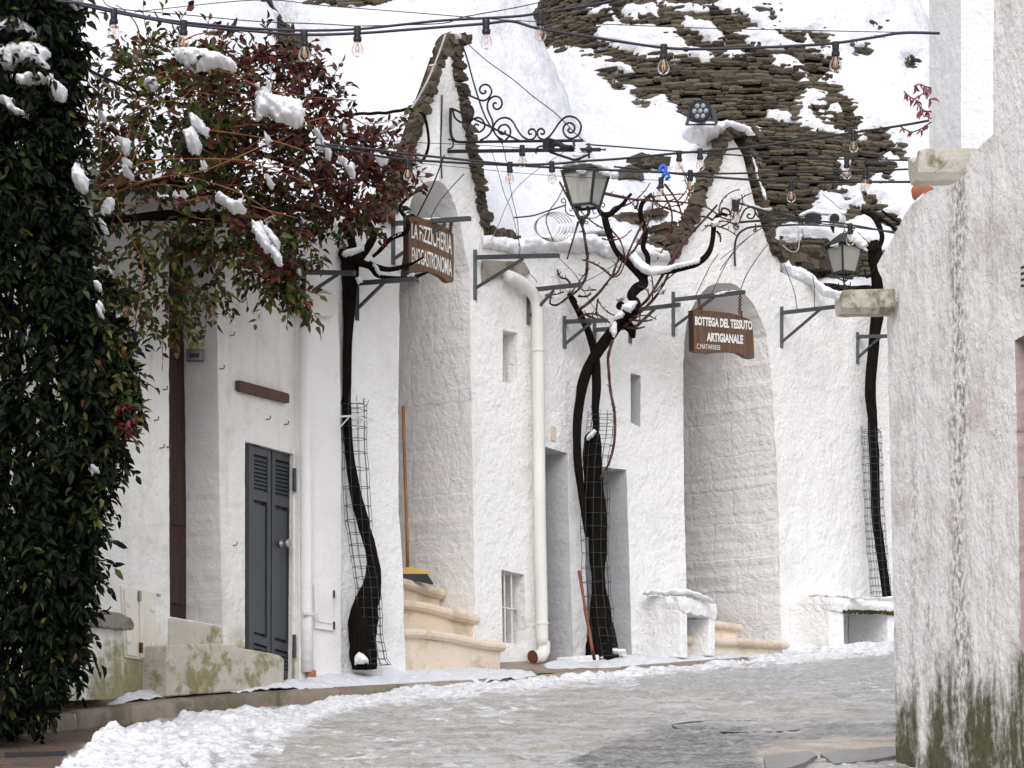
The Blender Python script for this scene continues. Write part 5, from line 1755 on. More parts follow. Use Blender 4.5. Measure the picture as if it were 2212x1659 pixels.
# ================================================================== lanterns
def lantern(cx, ytop, ybot, wt, wb, Y, rot, label, base=True, roofh=24, over=1.12):
    k = Y / FD
    t = thing('street_lantern', P(cx, ybot, Y), label, 'lantern', 'black iron street lanterns')
    ct, cb_ = P(cx, ytop, Y), P(cx, ybot, Y)
    def corner(c, w, q, s_=1.0):
        an = R(rot) + q * math.pi / 2
        r = w / 2 * k * s_
        return c + Vector((math.sin(an) * r, -math.cos(an) * r, 0))
    mb = MB()
    for q in range(4):
        mb.bar(corner(ct, wt, q), corner(cb_, wb, q), .018, .018, (math.sin(R(rot) + q * math.pi / 2), -math.cos(R(rot) + q * math.pi / 2), 0))
        mb.bar(corner(ct, wt, q), corner(ct, wt, q + 1), .016, .018)
        mb.bar(corner(cb_, wb, q), corner(cb_, wb, q + 1), .016, .02)
    mb.build('frame', M['iron'], t)
    for q in range(4):
        mb = MB()
        mb.add([corner(ct, wt, q, .95), corner(ct, wt, q + 1, .95), corner(cb_, wb, q + 1, .95), corner(cb_, wb, q, .95)], [(0, 1, 2, 3)])
        mb.build('glass_pane', M['pane'], t)
    mb = MB()
    ap = P(cx, ytop - roofh, Y)
    e = [corner(ct + Vector((0, 0, .008)), wt, q, over) for q in range(4)]
    u = [corner(ap, wt * .22, q) for q in range(4)]
    mb.add(e + u, [(q, (q + 1) % 4, 4 + (q + 1) % 4, 4 + q) for q in range(4)] + [(7, 6, 5, 4), (0, 1, 2, 3)])
    mb.build('roof', M['iron'], t)
    mb = MB()
    mb.lathe([(.012, .18), (.012, .11), (.034, .095), (.040, .06), (.03, .03), (.012, .02), (.012, 0)], P(cx + 2, ybot - 12, Y), 12)
    mb.build('lamp_bulb', M['lamp_amber'], t, sm=True)
    return t, corner, ct, cb_
YL1 = QS.Y(1262)
l1, cor, ct, cb_ = lantern(1265, 376, 446, 108, 64, YL1, 19, 'large black lantern hanging from the scroll bracket, snow on its roof')
zl = zc(1360, 380, 8.296)
mb = MB()
for pts, r in (((440, 1140), (460, 1250), (540, 1310), (640, 1330)), .005), (((440, 1150), (450, 1060), (445, 1000), (410, 965), (370, 985), (365, 1030), (400, 1055), (430, 1045)), .0045), (((520, 1195), (545, 1218), (585, 1200), (580, 1140)), .004), \
        (((1140, 1130), (1165, 1230), (1150, 1310), (1050, 1365), (860, 1385)), .0045), (((1150, 1170), (1110, 1170), (1040, 1180), (1010, 1230), (1040, 1275), (1075, 1270)), .004), (((1150, 1160), (1150, 1100), (1200, 1060), (1245, 1070), (1260, 1110), (1235, 1145), (1195, 1130)), .0045), \
        (((700, 1110), (690, 1200), (690, 1290), (730, 1350), (780, 1390)), .014), (((900, 1130), (930, 1220), (910, 1300), (840, 1360), (800, 1400)), .014), (((850, 1480), (900, 1490), (912, 1450), (880, 1432), (860, 1455)), .004):
    mb.tube([P(*zl(a, b_), YL1 - .02) for a, b_ in smooth(pts, 5)], r, 6)
mb.lathe([(0, .05), (.022, .035), (.026, .01), (.018, -.02), (0, -.03)], P(*zl(795, 1440), YL1), 10)
ring(mb, P(*zl(790, 1520), YL1), .012, (0, 1, 0), .004)
mb.build('scroll_finial', M['iron'], l1, sm=True)
puff([zpts(zl, (330, 318), (420, 240), (600, 190), (900, 210), (1150, 260), (1400, 340), (1545, 410), (1565, 480), (1530, 545), (1440, 575), (1390, 540), (1380, 400), (1000, 352), (700, 330), (400, 318)), zpts(zl, (650, 372), (900, 385), (870, 440), (800, 462), (700, 445), (655, 410)), zpts(zl, (1080, 392), (1385, 400), (1375, 500), (1290, 505), (1200, 480), (1130, 435))], [YL1 - .02, YL1 - .17, YL1 - .14], .09, 'lantern_snow', 'snow heaped on the large hanging lantern', 41, amp=1.5, step=1.5)
YL2 = 23.4
l2, cor, ct, cb_ = lantern(1824, 534, 590, 80, 50, YL2, -14, 'smaller black lantern above the mossy rain spout', roofh=30, over=1.25)
zm = zc(1800, 480, 5.0273)
mb = MB()
for pts, r in (((1425, 1025), (1450, 1070), (1520, 1100), (1560, 1130)), .006), (((1700, 1025), (1690, 1060), (1620, 1090), (1570, 1130)), .006), (((1540, 1020), (1550, 1090), (1565, 1180), (1566, 1270)), .008), (((1590, 1020), (1585, 1070), (1568, 1120)), .006), (((1490, 1140), (1495, 1170), (1530, 1180), (1560, 1160)), .005), (((1640, 1135), (1635, 1170), (1600, 1180), (1570, 1160)), .005), \
        (((1270, 700), (1400, 630), (1530, 550)), .006), (((1260, 670), (1250, 645), (1280, 630), (1305, 650), (1290, 670)), .004), (((1550, 560), (1545, 520), (1570, 490), (1590, 520), (1570, 545)), .005), (((1560, 490), (1562, 430)), .005):
    mb.tube([P(*zm(a, b_), YL2 - .02) for a, b_ in smooth(pts, 4)], r, 6)
mb.build('scroll_finial', M['iron'], l2, sm=True)
puff([zpts(zm, (1590, 540), (1620, 480), (1720, 490), (1800, 580), (1850, 620), (1860, 680), (1790, 720), (1700, 680), (1600, 660)), zpts(zm, (1340, 690), (1440, 650), (1510, 590), (1530, 640), (1490, 710), (1420, 685))], [YL2 - .08, YL2 - .1], .08, 'lantern_snow', 'snow sliding off the smaller lantern roof', 42, amp=1.5, step=1.5)

# ---- second, smaller scroll bracket on the stone gable
Q2 = W3.perp(1583)
b2 = thing('scroll_bracket', W3.pt(1583, 640), 'small black scroll bracket on the stone gable, snow along its top rail', 'bracket')
sc2 = lambda pts, r, nm: scroll(pts, r, b2, nm, 'iron', 4, Q2, zm)
sc2([(165, 130), (320, 160), (520, 232), (760, 275), (1000, 330), (1270, 385)], .011, 'upper_rail')
sc2([(140, 392), (350, 372), (560, 360), (800, 352), (1040, 350)], .011, 'lower_rail')
sc2([(190, 930), (184, 750), (200, 600), (262, 500), (400, 440), (700, 425), (1060, 405)], .010, 'curved_brace')
sc2([(120, 300), (135, 180), (170, 130)], .010, 'wall_post')
sc2([(240, 380), (270, 300), (320, 215), (390, 192), (435, 225), (438, 285), (405, 330), (360, 330), (342, 300), (360, 278), (378, 285)], .008, 'scroll')
sc2([(440, 240), (470, 300), (520, 330), (580, 310), (600, 260), (570, 240)], .008, 'scroll')
sc2([(445, 400), (450, 470), (440, 500), (420, 485), (440, 465), (465, 480)], .006, 'scroll')
sc2([(200, 470), (170, 430), (200, 405), (235, 425), (225, 465), (190, 470)], .006, 'scroll')
mb = MB()
mb.obox(Q2.pt(*zm(1165, 345)), Q2.d3 * .055, Q2.n * .05, Vector((0, 0, .042)), 0, .004)
mb.build('junction_box', M['black'], b2)
mb = MB()
mb.obox(Q2.pt(*zm(190, 150)), Q2.d3 * .02, Q2.n * .03, Vector((0, 0, .05)), 0, .01)
mb.build('lamp_holder', M['black'], b2)
puff([zpts(zm, (130, 60), (260, 78), (340, 130), (440, 160), (560, 200), (640, 190), (680, 230), (600, 240), (500, 215), (320, 165), (230, 105), (130, 95)), zpts(zm, (955, 300), (1010, 270), (1100, 225), (1200, 205), (1340, 225), (1400, 270), (1370, 310), (1250, 290), (1150, 280), (1050, 300))], [Q2.Y(zm(400, 200)[0]), Q2.Y(zm(1165, 250)[0])], .05, 'bracket_snow', 'snow along the small scroll bracket', 43, amp=1.5, step=1.5)

# camera on the cables
cc = thing('security_camera', P(1805, 480, 22.6), 'small white round-faced security camera among the cables', 'camera')
p = P(*zm(1440, 335), 22.5)
mb = MB()
mb.lathe([(.052, 0), (.064, .02), (.064, .16), (.05, .19), (0, .19)], p, 18, 0, (.35, .9, .12))
mb.build('housing', M['white_plastic'], cc, sm=False)
mb = MB()
mb.lathe([(0, -.012), (.036, -.012), (.044, -.006), (.046, .004), (0, .006)], p, 16, 0, (.35, .9, .12))
mb.build('lens', M['black'], cc)
mb = MB()
mb.tube([p + Vector((0, .08, -.05)), p + Vector((.0, .08, -.10)), P(*zm(1400, 440), 22.6)], .012, 6)
mb.build('mount', M['black'], cc)
puff([zpts(zm, (1400, 255), (1440, 245), (1530, 240), (1600, 235), (1590, 280), (1540, 290), (1480, 275))], 22.55, .04, 'camera_snow', 'snow on the security camera', 44, amp=1.5, step=1.5)

# floodlight on the ridge
zf = lambda a, b_: (1106 + a / 3, b_ / 3)
YF = W3.Y(1515) - .1
fl = thing('floodlight', P(1515, 268, YF), 'round dark floodlight with seven lenses on the snowy ridge', 'floodlight')
c = P(*zf(1220, 718), YF - .1)
ax = Vector((-.22, -1, -.12)).normalized()
mb = MB()
mb.lathe([(0, -.14), (.075, -.125), (.10, -.07), (.103, 0), (.09, .009), (.086, 0), (0, 0)], c, 26, 0, ax)
mb.build('housing', M['cable_blue'], fl, sm=False)
u = ax.orthogonal().normalized()
u = (Vector((0, 0, 1)) - ax * ax.z).normalized()
w = ax.cross(u)
for q in range(7):
    an = q * math.pi / 3 + .5
    o_ = Vector() if q == 6 else (u * math.cos(an) + w * math.sin(an)) * .053
    mb = MB()
    mb.lathe([(.0235, .003), (.021, .010), (.018, .006), (.008, .010), (0, .010)], c + o_, 12, 0, ax)
    mb.build('lens', M['lens'], fl)
mb = MB()
mb.bar(P(*zf(1160, 720), YF - .02), P(*zf(1130, 812), YF - .02), .02, .03)
mb.bar(P(*zf(1300, 700), YF - .02), P(*zf(1325, 800), YF - .02), .02, .03)
mb.bar(P(*zf(1130, 808), YF - .02), P(*zf(1325, 806), YF - .02), .03, .012)
mb.build('yoke', M['cable_blue'], fl)
# ================================================================== vines
def bark_tube(mb, pts, rad, n=12, seed=0, rough=.16, mi=0):
    """gnarled limb: rings with ridges; pts 3-D, rad list"""
    m = len(pts)
    pts = [Vector(p) for p in pts]
    u = (pts[1] - pts[0]).orthogonal().normalized()
    vs = []
    for i, p in enumerate(pts):
        t = (pts[min(i + 1, m - 1)] - pts[max(i - 1, 0)]).normalized()
        u = (u - t * u.dot(t)).normalized()
        w = t.cross(u)
        for k in range(n):
            an = 2 * math.pi * k / n
            q = np.array([[math.cos(an) * 1.6 + seed, math.sin(an) * 1.6, i * .16]])
            g = 1 + rough * fbm(q, 3, seed)[0] * 1.6 + rough * .45 * math.sin(k * 2.4 + seed + i * .1)
            vs.append(p + (u * math.cos(an) + w * math.sin(an)) * rad[i] * g)
    fs = [(i * n + k, i * n + (k + 1) % n, (i + 1) * n + (k + 1) % n, (i + 1) * n + k) for i in range(m - 1) for k in range(n)]
    fs += [tuple(range(n))[::-1], tuple(range((m - 1) * n, m * n))]
    mb.add(vs, fs, mi)

def limb(parent, name, pts, Y, n=5, seg=10, seed=0, rough=.16, mat='bark'):
    """pts = (x, y, radius in measuring units[, Y])"""
    q = [p if len(p) > 3 else (p[0], p[1], p[2], Y) for p in pts]
    s_ = smooth(q, n)
    mb = MB()
    bark_tube(mb, [P(a[0], a[1], a[3]) for a in s_], [max(.002, a[2] * a[3] / FD) for a in s_], seg, seed, rough)
    return mb.build(name, M[mat], parent, sm=True)

def guard(path, rad, label, seed, rows=24, cols=11):
    """loose cylinder of coated wire around a path of (x, y, Y)"""
    rd = random.Random(seed)
    s_ = smooth(path, 8)
    idx = np.linspace(0, len(s_) - 1, rows)
    C_ = [P(*[np.interp(i, range(len(s_)), [a[k] for a in s_]) for k in range(3)]) for i in idx]
    rr = [rad * (1 + .08 * rd.uniform(-1, 1)) for _ in C_]
    rr[0] *= 1.25
    mb = MB()
    pt = lambda i, k: C_[i] + Vector((math.cos(2 * math.pi * k / cols) * rr[i], math.sin(2 * math.pi * k / cols) * rr[i] * .9, rd.uniform(-.004, .004)))
    G = [[pt(i, k) for k in range(cols)] for i in range(rows)]
    for i in range(rows):
        if i == rows - 1:
            mb.tube(G[i][:cols // 2 + 1], .0026, 4)
        else:
            mb.tube(G[i], .0026, 4, closed=True)
    for k in range(cols):
        top = rows if k % 3 else rows - 1
        mb.tube([G[i][k] for i in range(top)] + [G[top - 1][k] + Vector((rd.uniform(-.02, .02), 0, rd.uniform(.0, .05)))], .0026, 4)
    return tag(mb.build('wire_guard', M['wire_green']), label, 'wire guard', 'wire guards around the vine trunks')

# ---- left vine
YT1 = W2L.Y(775) - .16
v1 = thing('grape_vine', P(788, 1440, YT1), 'dark gnarled vine left of the steps, its red-leaved crown spread over the left house', 'vine')
limb(v1, 'trunk', [(786, 1446, 25), (785, 1410, 25), (785, 1370, 25), (787, 1330, 27), (796, 1290, 22), (805, 1255, 15), (802, 1206, 11.5), (790, 1150, 11), (777, 1100, 11), (766, 1045, 10), (757, 986, 9.5), (751, 920, 9), (749, 853, 9.5), (750, 753, 11), (755, 660, 13.5), (757, 615, 15.5), (755, 575, 17), (750, 548, 18), (748, 536, 13)], YT1, 6, 18, 3, .32)
for pts, r in (([(752, 560), (775, 556), (789, 542), (801, 522), (807, 506), (800, 488), (790, 472)], (13, 11, 9, 9, 8, 7, 5)),
               ([(755, 545), (762, 530), (753, 508), (749, 490), (745, 470)], (10, 9, 9, 8, 7)),
               ([(770, 565), (790, 572), (803, 580), (815, 595), (847, 600), (888, 601), (905, 595), (925, 588)], (9, 7, 6, 4.5, 4.5, 5, 4, 2)),
               ([(795, 570), (815, 578), (840, 582), (870, 576), (892, 568), (915, 555)], (7, 6, 5.5, 5, 3, 2)),
               ([(805, 555), (822, 540), (842, 518), (860, 508), (875, 502), (882, 487), (876, 470), (863, 450), (872, 436), (884, 425), (900, 414), (913, 412)], (3, 4, 5, 5.5, 5.5, 5, 4.5, 4, 3.5, 3, 2.5, 2))):
    limb(v1, 'branch', [(p[0], p[1], q) for p, q in zip(pts, r)], YT1 - .05, 5, 9, 5, .2)
guard([(812, 1436, YT1), (803, 1385, YT1), (797, 1330, YT1), (794, 1262, YT1), (782, 1190, YT1), (773, 1106, YT1), (767, 986, YT1), (764, 905, YT1), (763, 868, YT1)], .098, 'green wire guard around the leftmost vine trunk', 4, 26, 10)
puff([zpts(q3z := (lambda a, b_: (553 + a / 3, 1106 + b_ / 3)), (630, 1000), (640, 930), (665, 905), (700, 920), (735, 965), (730, 985), (680, 990)), [(735, 552), (745, 540), (762, 534), (780, 533), (790, 530), (788, 545), (772, 552), (760, 560), (745, 556)], [(803, 565), (812, 570), (822, 585), (820, 596), (812, 590), (802, 575)], [(765, 600), (780, 595), (785, 610), (772, 614)], [(846, 512), (868, 500), (872, 496), (868, 506), (850, 514)], [(872, 598), (890, 590), (900, 588), (896, 598)]], [YT1 - .12, YT1 - .06, YT1 - .1, YT1 - .1, YT1 - .08, YT1 - .08], .08, 'vine_snow', 'snow clumps on the left vine trunk and its stubs', 51, amp=2, step=2)
sb2 = thing('shelf_bracket', P(770, 915, YT1 - .1), 'pair of small pale toothed shelf brackets tied to the left vine guard', 'bracket')
for (x0, x1, y) in ((734, 782, 900), (762, 806, 908)):
    mb = MB()
    a, b_ = P(x0, y, YT1 - .12), P(x1, y - 3, YT1 - .2)
    mb.bar(a, b_, .012, .014)
    mb.bar(P(x0, y + 24, YT1 - .12), P(x0 + 19, y + 2, YT1 - .14), .008, .008)
    for k in range(5):
        q = a.lerp(b_, .4 + .14 * k)
        mb.obox(q - Vector((0, 0, .008)), Vector((.006, 0, 0)), Vector((0, .006, 0)), Vector((0, 0, .006)))
    mb.build('arm', M['white_plastic'], sb2)

# ---- forked vine between the doorways
YT2 = W3.Y(1285) - .32
v2 = thing('grape_vine', P(1292, 1420, YT2), 'bare forked vine with snow on its arms, between the two grey doorways', 'vine')
limb(v2, 'trunk', [(1296, 1428, 32), (1297, 1400, 31), (1297, 1350, 26), (1296, 1300, 19), (1294, 1256, 15), (1292, 1200, 15), (1290, 1106, 17), (1285, 1040, 19), (1281, 990, 19), (1281, 950, 17), (1283, 935, 12)], YT2, 6, 18, 13, .34)
limb(v2, 'branch', [(1268, 1160, 4), (1261, 1106, 7), (1254, 1050, 8), (1248, 990, 9), (1247, 936, 9), (1250, 886, 10), (1258, 836, 11), (1268, 800, 11), (1282, 772, 11), (1298, 748, 11), (1314, 728, 11), (1330, 709, 11), (1345, 688, 11), (1360, 675, 12), (1377, 664, 12)], YT2 - .05, 5, 12, 15, .2)
limb(v2, 'branch', [(1368, 672, 10.7), (1376, 655, 9.8), (1364, 640, 9.8), (1376, 622, 10.7), (1391, 614, 9.8), (1389, 600, 9.0), (1374, 584, 8.2), (1356, 567, 7.4), (1338, 552, 6.6), (1325, 532, 5.7), (1316, 505, 6.6), (1308, 480, 6.6), (1304, 464, 4.9)], YT2 - .12, 5, 12, 17, .22)
limb(v2, 'branch', [(1386, 590, 7.4), (1406, 588, 7.4), (1432, 586, 6.6), (1456, 583, 6.6), (1485, 577, 6.6), (1508, 568, 6.6), (1526, 553, 6.6), (1537, 530, 5.7), (1541, 500, 5.3), (1543, 477, 4.9), (1556, 462, 4.1), (1572, 466, 3.3)], YT2 - .14, 5, 10, 19, .2)
limb(v2, 'branch', [(1286, 935, 8), (1288, 920, 8), (1286, 886, 9), (1289, 836, 10), (1287, 786, 9), (1282, 753, 8), (1269, 713, 7), (1258, 690, 7), (1249, 670, 7), (1238, 650, 7), (1229, 634, 6)], YT2 - .02, 5, 10, 21, .18)
limb(v2, 'branch', [(1392, 610, 7), (1400, 560, 6), (1389, 533, 6), (1394, 500, 6), (1384, 467, 5), (1386, 443, 5), (1398, 428, 4), (1408, 418, 3)], YT2 - .1, 5, 9, 23, .2)
limb(v2, 'branch', [(1304, 466, 7), (1318, 462, 6), (1332, 452, 5), (1346, 440, 4.5), (1355, 428, 4), (1364, 418, 3)], YT2 - .12, 5, 9, 24, .2)
limb(v2, 'branch', [(1304, 466, 6), (1296, 458, 5), (1290, 445, 4), (1282, 432, 2)], YT2 - .12, 4, 8, 25, .2)
limb(v2, 'branch', [(1336, 690, 11), (1352, 700, 12), (1364, 712, 11), (1368, 730, 5)], YT2 - .0, 4, 9, 26, .2)
TW = [((1269, 553), (1268, 575), (1266, 596), (1258, 614), (1249, 626), (1236, 637)), ((1269, 553), (1264, 520), (1259, 493), (1248, 468), (1239, 450), (1222, 418), (1209, 393)),
      ((1249, 670), (1270, 655), (1293, 633), (1310, 612), (1323, 594), (1330, 575), (1338, 555)), ((1323, 598), (1336, 585), (1345, 562)), ((1229, 634), (1232, 615), (1224, 603), (1212, 600), (1206, 590), (1204, 582)),
      ((1229, 640), (1205, 658), (1189, 656), (1190, 640), (1194, 628)), ((1372, 668), (1400, 645), (1440, 580), (1480, 520), (1520, 476), (1549, 443)), ((1360, 690), (1390, 668), (1420, 636), (1440, 600), (1459, 553), (1462, 553)),
      ((1323, 736), (1314, 770), (1315, 800), (1319, 846), (1328, 896), (1327, 953), (1318, 993), (1308, 1015), (1296, 1034)), ((1249, 690), (1262, 680), (1280, 678), (1300, 684), (1318, 698)), ((1266, 680), (1290, 690), (1300, 692)), ((1288, 676), (1290, 655), (1292, 645)), ((1360, 690), (1390, 694), (1410, 690)), ((1340, 700), (1370, 710), (1392, 706)),
      ((1306, 417), (1340, 424), (1380, 432), (1422, 423), (1479, 419)), ((1306, 419), (1350, 428), (1410, 434), (1460, 436), (1520, 445), (1560, 470), (1580, 475)), ((1436, 398), (1450, 416), (1465, 440), (1475, 470), (1490, 490)), ((1406, 420), (1420, 440), (1440, 450), (1470, 460), (1510, 472)), ((1249, 480), (1240, 510), (1225, 560)), ((1304, 466), (1315, 490), (1340, 520), (1350, 555)), ((1389, 480), (1360, 540), (1340, 590), (1320, 600)), ((1345, 560), (1370, 540), (1405, 470), (1410, 440)), ((1543, 480), (1530, 470), (1500, 468), (1465, 480)), ((1556, 462), (1562, 450), (1575, 455), (1580, 470)), ((1549, 500), (1556, 510), (1556, 522)), ((1250, 640), (1268, 640), (1276, 632)), ((1372, 450), (1378, 438), (1372, 430)), ((1420, 405), (1440, 430), (1452, 470), (1440, 520), (1420, 560))]
rt = random.Random(5)
for k in range(34):
    x, y = rt.choice(((1230, 640), (1262, 690), (1320, 500), (1345, 440), (1385, 460), (1400, 420), (1540, 490), (1560, 465), (1480, 430), (1330, 600), (1290, 640), (1360, 690), (1420, 640), (1395, 560), (1580, 480)))
    x, y = x + rt.uniform(-22, 22), y + rt.uniform(-16, 16)
    an = rt.uniform(-.5, 3.6)
    L = rt.uniform(26, 80)
    bnd = rt.uniform(-1.0, 1.0)
    TW.append(tuple((x + L * q / 4 * math.cos(an + bnd * q / 4), y - L * q / 4 * math.sin(an + bnd * q / 4)) for q in range(5)))
for i, t in enumerate(TW):
    r = 3.6 if i < 3 or i in (6, 7, 8) else 2.6 if i < 29 else 1.7
    mb = MB()
    s_ = smooth(t, 5)
    q = [P(a[0], a[1], YT2 - .15 + .10 * math.sin(i * 2.1) + .03 * math.sin(k * .9 + i)) for k, a in enumerate(s_)]
    mb.tube(q, [max(.0035, r * YT2 / FD * (1 - .45 * k / len(q)) * random.uniform(.85, 1.2)) for k in range(len(q))], 6)
    # side buds
    for k in range(2, len(q) - 1, 4):
        d = Vector((random.uniform(-1, 1), random.uniform(-.6, .2), random.uniform(-.2, 1))).normalized()
        mb.tube([q[k], q[k] + d * random.uniform(.015, .045)], [.005, .0025], 5)
    mb.build('twig', M['twig'], v2, sm=True)
guard([(1306, 1418, YT2), (1298, 1370, YT2), (1291, 1300, YT2), (1285, 1200, YT2), (1285, 1106, YT2), (1288, 1000, YT2), (1297, 930, YT2), (1300, 890, YT2)], .125, 'green wire guard around the forked vine trunk', 9, 24, 11)
q7 = lambda a, b_: (1106 + a / 3, 553 + b_ / 3)
q7c = zc(1340, 640, 5.53)
puff([zpts(q7, (755, 5), (800, -40), (840, 20), (890, 60), (1000, 65), (1100, 35), (1190, 25), (1230, -30), (1215, 50), (1130, 70), (1010, 105), (900, 135), (850, 120), (800, 80)), zpts(q7c, (1170, 720), (1200, 670), (1300, 615), (1390, 620), (1415, 660), (1350, 740), (1310, 790), (1230, 760)), zpts(q7c, (1060, 840), (1130, 760), (1200, 770), (1235, 800), (1200, 850), (1100, 885), (1055, 880)), zpts(q7c, (1010, 1020), (1040, 920), (1100, 890), (1130, 930), (1120, 1060), (1090, 1140), (1050, 1110)), zpts(q7c, (1100, 560), (1150, 545), (1235, 560), (1220, 620), (1150, 650), (1100, 620)), zpts(q7c, (390, 500), (430, 455), (500, 450), (520, 500), (430, 525)), zpts(q7c, (550, 620), (600, 650), (640, 730), (690, 780), (640, 780), (590, 720)), zpts(q7, (480, 1190), (490, 1160), (530, 1120), (548, 1135), (530, 1170), (500, 1195)), zpts(q7, (945, 240), (985, 190), (1005, 205), (1000, 240), (960, 260)), zpts(q7, (870, -10), (930, -30), (1000, -10), (995, 22), (900, 5)), [(1533, 480), (1548, 470), (1562, 472), (1556, 486), (1540, 492)]],
     [YT2 - .2, YT2 - .2, YT2 - .18, YT2 - .16, YT2 + .1, YT2 - .1, YT2 - .1, YT2 - .12, YT2 - .1, YT2 - .15, YT2 - .2], .07, 'vine_snow', 'snow lying along the arms of the bare forked vine', 53, amp=2, step=2)
# sawn stub with a snow cap
mb = MB()
mb.tube([P(*q7c(1160, 690), YT2 + .15), P(*q7c(1175, 685), YT2 - .03)], .036, 12)
mb.build('branch', M['bark'], v2)

# ---- right vine
YT3 = W3.Y(1890) - .3
v3 = thing('grape_vine', P(1916, 1300, YT3), 'slim dark vine behind the right house corner, seen below the mossy spout', 'vine')
limb(v3, 'trunk', [(1924, 1400, 9), (1920, 1340, 9), (1916, 1290, 9), (1907, 1223, 9), (1898, 1156, 9), (1892, 1106, 9.5), (1889, 986, 9.5), (1885, 903, 10.5), (1880, 853, 12), (1882, 803, 12), (1887, 745, 12), (1892, 690, 13), (1897, 640, 13), (1896, 590, 12), (1892, 560, 14), (1890, 535, 15), (1888, 520, 9)], YT3, 5, 16, 31, .3)
for pts, r in (([(1890, 545), (1880, 535), (1866, 522), (1852, 505), (1838, 497)], (7, 6, 5, 4, 2)), ([(1896, 540), (1903, 525), (1905, 510), (1900, 490), (1890, 470), (1878, 462), (1860, 455)], (6, 5, 5, 6, 7, 6, 4)), ([(1892, 470), (1915, 480), (1940, 500), (1965, 515)], (5, 4, 4, 3)), ([(1893, 575), (1886, 588), (1872, 600), (1868, 580)], (3, 3, 2, 1.5)), ([(1940, 480), (1925, 470), (1905, 455)], (3, 3, 2))):
    limb(v3, 'branch', [(p[0], p[1], q) for p, q in zip(pts, r)], YT3 - .05, 4, 8, 33, .2)
guard([(1904, 1290, YT3), (1896, 1200, YT3), (1889, 1106, YT3), (1885, 1000, YT3), (1882, 925, YT3)], .10, 'green wire guard around the rightmost vine trunk', 14, 24, 10)

# ================================================================== string lights and cables
bp_ = thing('light_bulb', (0, 0, 0), 'clear festoon bulb in a black socket on the string over the street', 'light bulb', 'festoon bulbs')
mb = MB()
mb.lathe([(0, .012), (.017, .012), (.018, 0), (.016, -.03), (.015, -.034), (.0205, -.036), (.0205, -.052), (.018, -.056), (0, -.056)], (0, 0, 0), 14)
mb.build('socket', M['black'], bp_, sm=False)
mb = MB()
g_ = [(.014, -.054), (.0155, -.064), (.022, -.076), (.0275, -.088), (.0295, -.100), (.0275, -.113), (.021, -.123), (.011, -.129), (0, -.1305)]
mb.lathe(g_, (0, 0, 0), 18)
mb.build('globe', M['bulb_glass'], bp_, sm=True)
mb = MB()
for q in range(4):
    an = q * math.pi / 2 + .4
    mb.tube([(.004 * math.cos(an), .004 * math.sin(an), -.066), (.009 * math.cos(an), .009 * math.sin(an), -.09), (.007 * math.cos(an), .007 * math.sin(an), -.108)], .0016, 4)
mb.build('filament', M['brass'], bp_)
mb = MB()
mb.tube([(0, 0, -.056), (0, 0, -.072)], .005, 6)
mb.build('stem', M['white_plastic'], bp_)
first = [True]
def bulb(x, y, Y, label, s_=1.0, rz=0.0, tilt=0.0):
    if first[0]:
        r = bp_
        first[0] = False
    else:
        r = bp_.copy()
        C.objects.link(r)
        for ch in list(bp_.children):
            c = ch.copy()
            C.objects.link(c)
            c.parent = r
    r.location = P(x, y, Y)
    r.scale = (s_, s_, s_)
    r.rotation_euler = (tilt, tilt * .5, rz)
    r['label'] = label
    return r
YA = 12.2
for i, (x, y, lb) in enumerate(((246, 26, 'festoon bulb nearest the dark ivy on the upper string'), (397, 50, 'festoon bulb above the snow-capped green part of the vine'), (657, 74, 'festoon bulb in front of the exposed stone rim of the left roof'), (772, 64, 'festoon bulb before plain roof snow, left of the pointed gable'), (1050, 48, 'festoon bulb just right of the pointed gable tip'), (1168, 30, 'festoon bulb at the left edge of the big stone cone'), (1434, 102, 'festoon bulb in front of the middle of the stone cone'), (1805, 96, 'festoon bulb on the upper string nearest the right house'))):
    bulb(x, y, YA, lb, 1.0, i * .8, .03 * math.sin(i * 2.0))
YB = 16.3
for i, (x, y, lb) in enumerate(((881, 347, 'festoon bulb in front of the pointed gable face'), (1102, 354, 'festoon bulb left of the large lantern, first of two'), (1192, 353, 'festoon bulb touching the left side of the large lantern'), (1467, 330, 'smaller-looking festoon bulb left of its close neighbour before the stone gable'), (1512, 326, 'festoon bulb at the left edge of the stone gable'), (1491, 372, 'lower festoon bulb in front of the stone gable base'), (1428, 388, 'festoon bulb hanging under the blue plastic'), (1709, 394, 'lowest festoon bulb in front of the dark stone cone'), (1829, 344, 'festoon bulb half hidden in snow below its upper neighbour'), (1843, 286, 'festoon bulb on the rising cable before the stone cone'), (1870, 368, 'festoon bulb nearest the upper rain spout'), (1128, 318, 'faint festoon bulb under the big scroll bracket'), (1590, 438, 'festoon bulb hanging at the small scroll bracket'), (1836, 487, 'festoon bulb over the smaller lantern'))):
    bulb(x, y, YB, lb, .98, i * .8, .04 * math.sin(i * 2.0))
mb = MB()
mb.tube([P(x, y, YB) for x, y in smooth([(1424, 372), (1427, 362), (1434, 358), (1438, 366), (1434, 378), (1428, 388)], 4)], [.012] * 21, 8)
mb.tube([P(x, y, YB - .03) for x, y in ((1432, 380), (1442, 374), (1446, 382), (1438, 388))], .012, 8)
tag(mb.build('plastic_ribbon', M['blue'], sm=True), 'bright blue plastic ribbon tied to the lower string', 'ribbon')

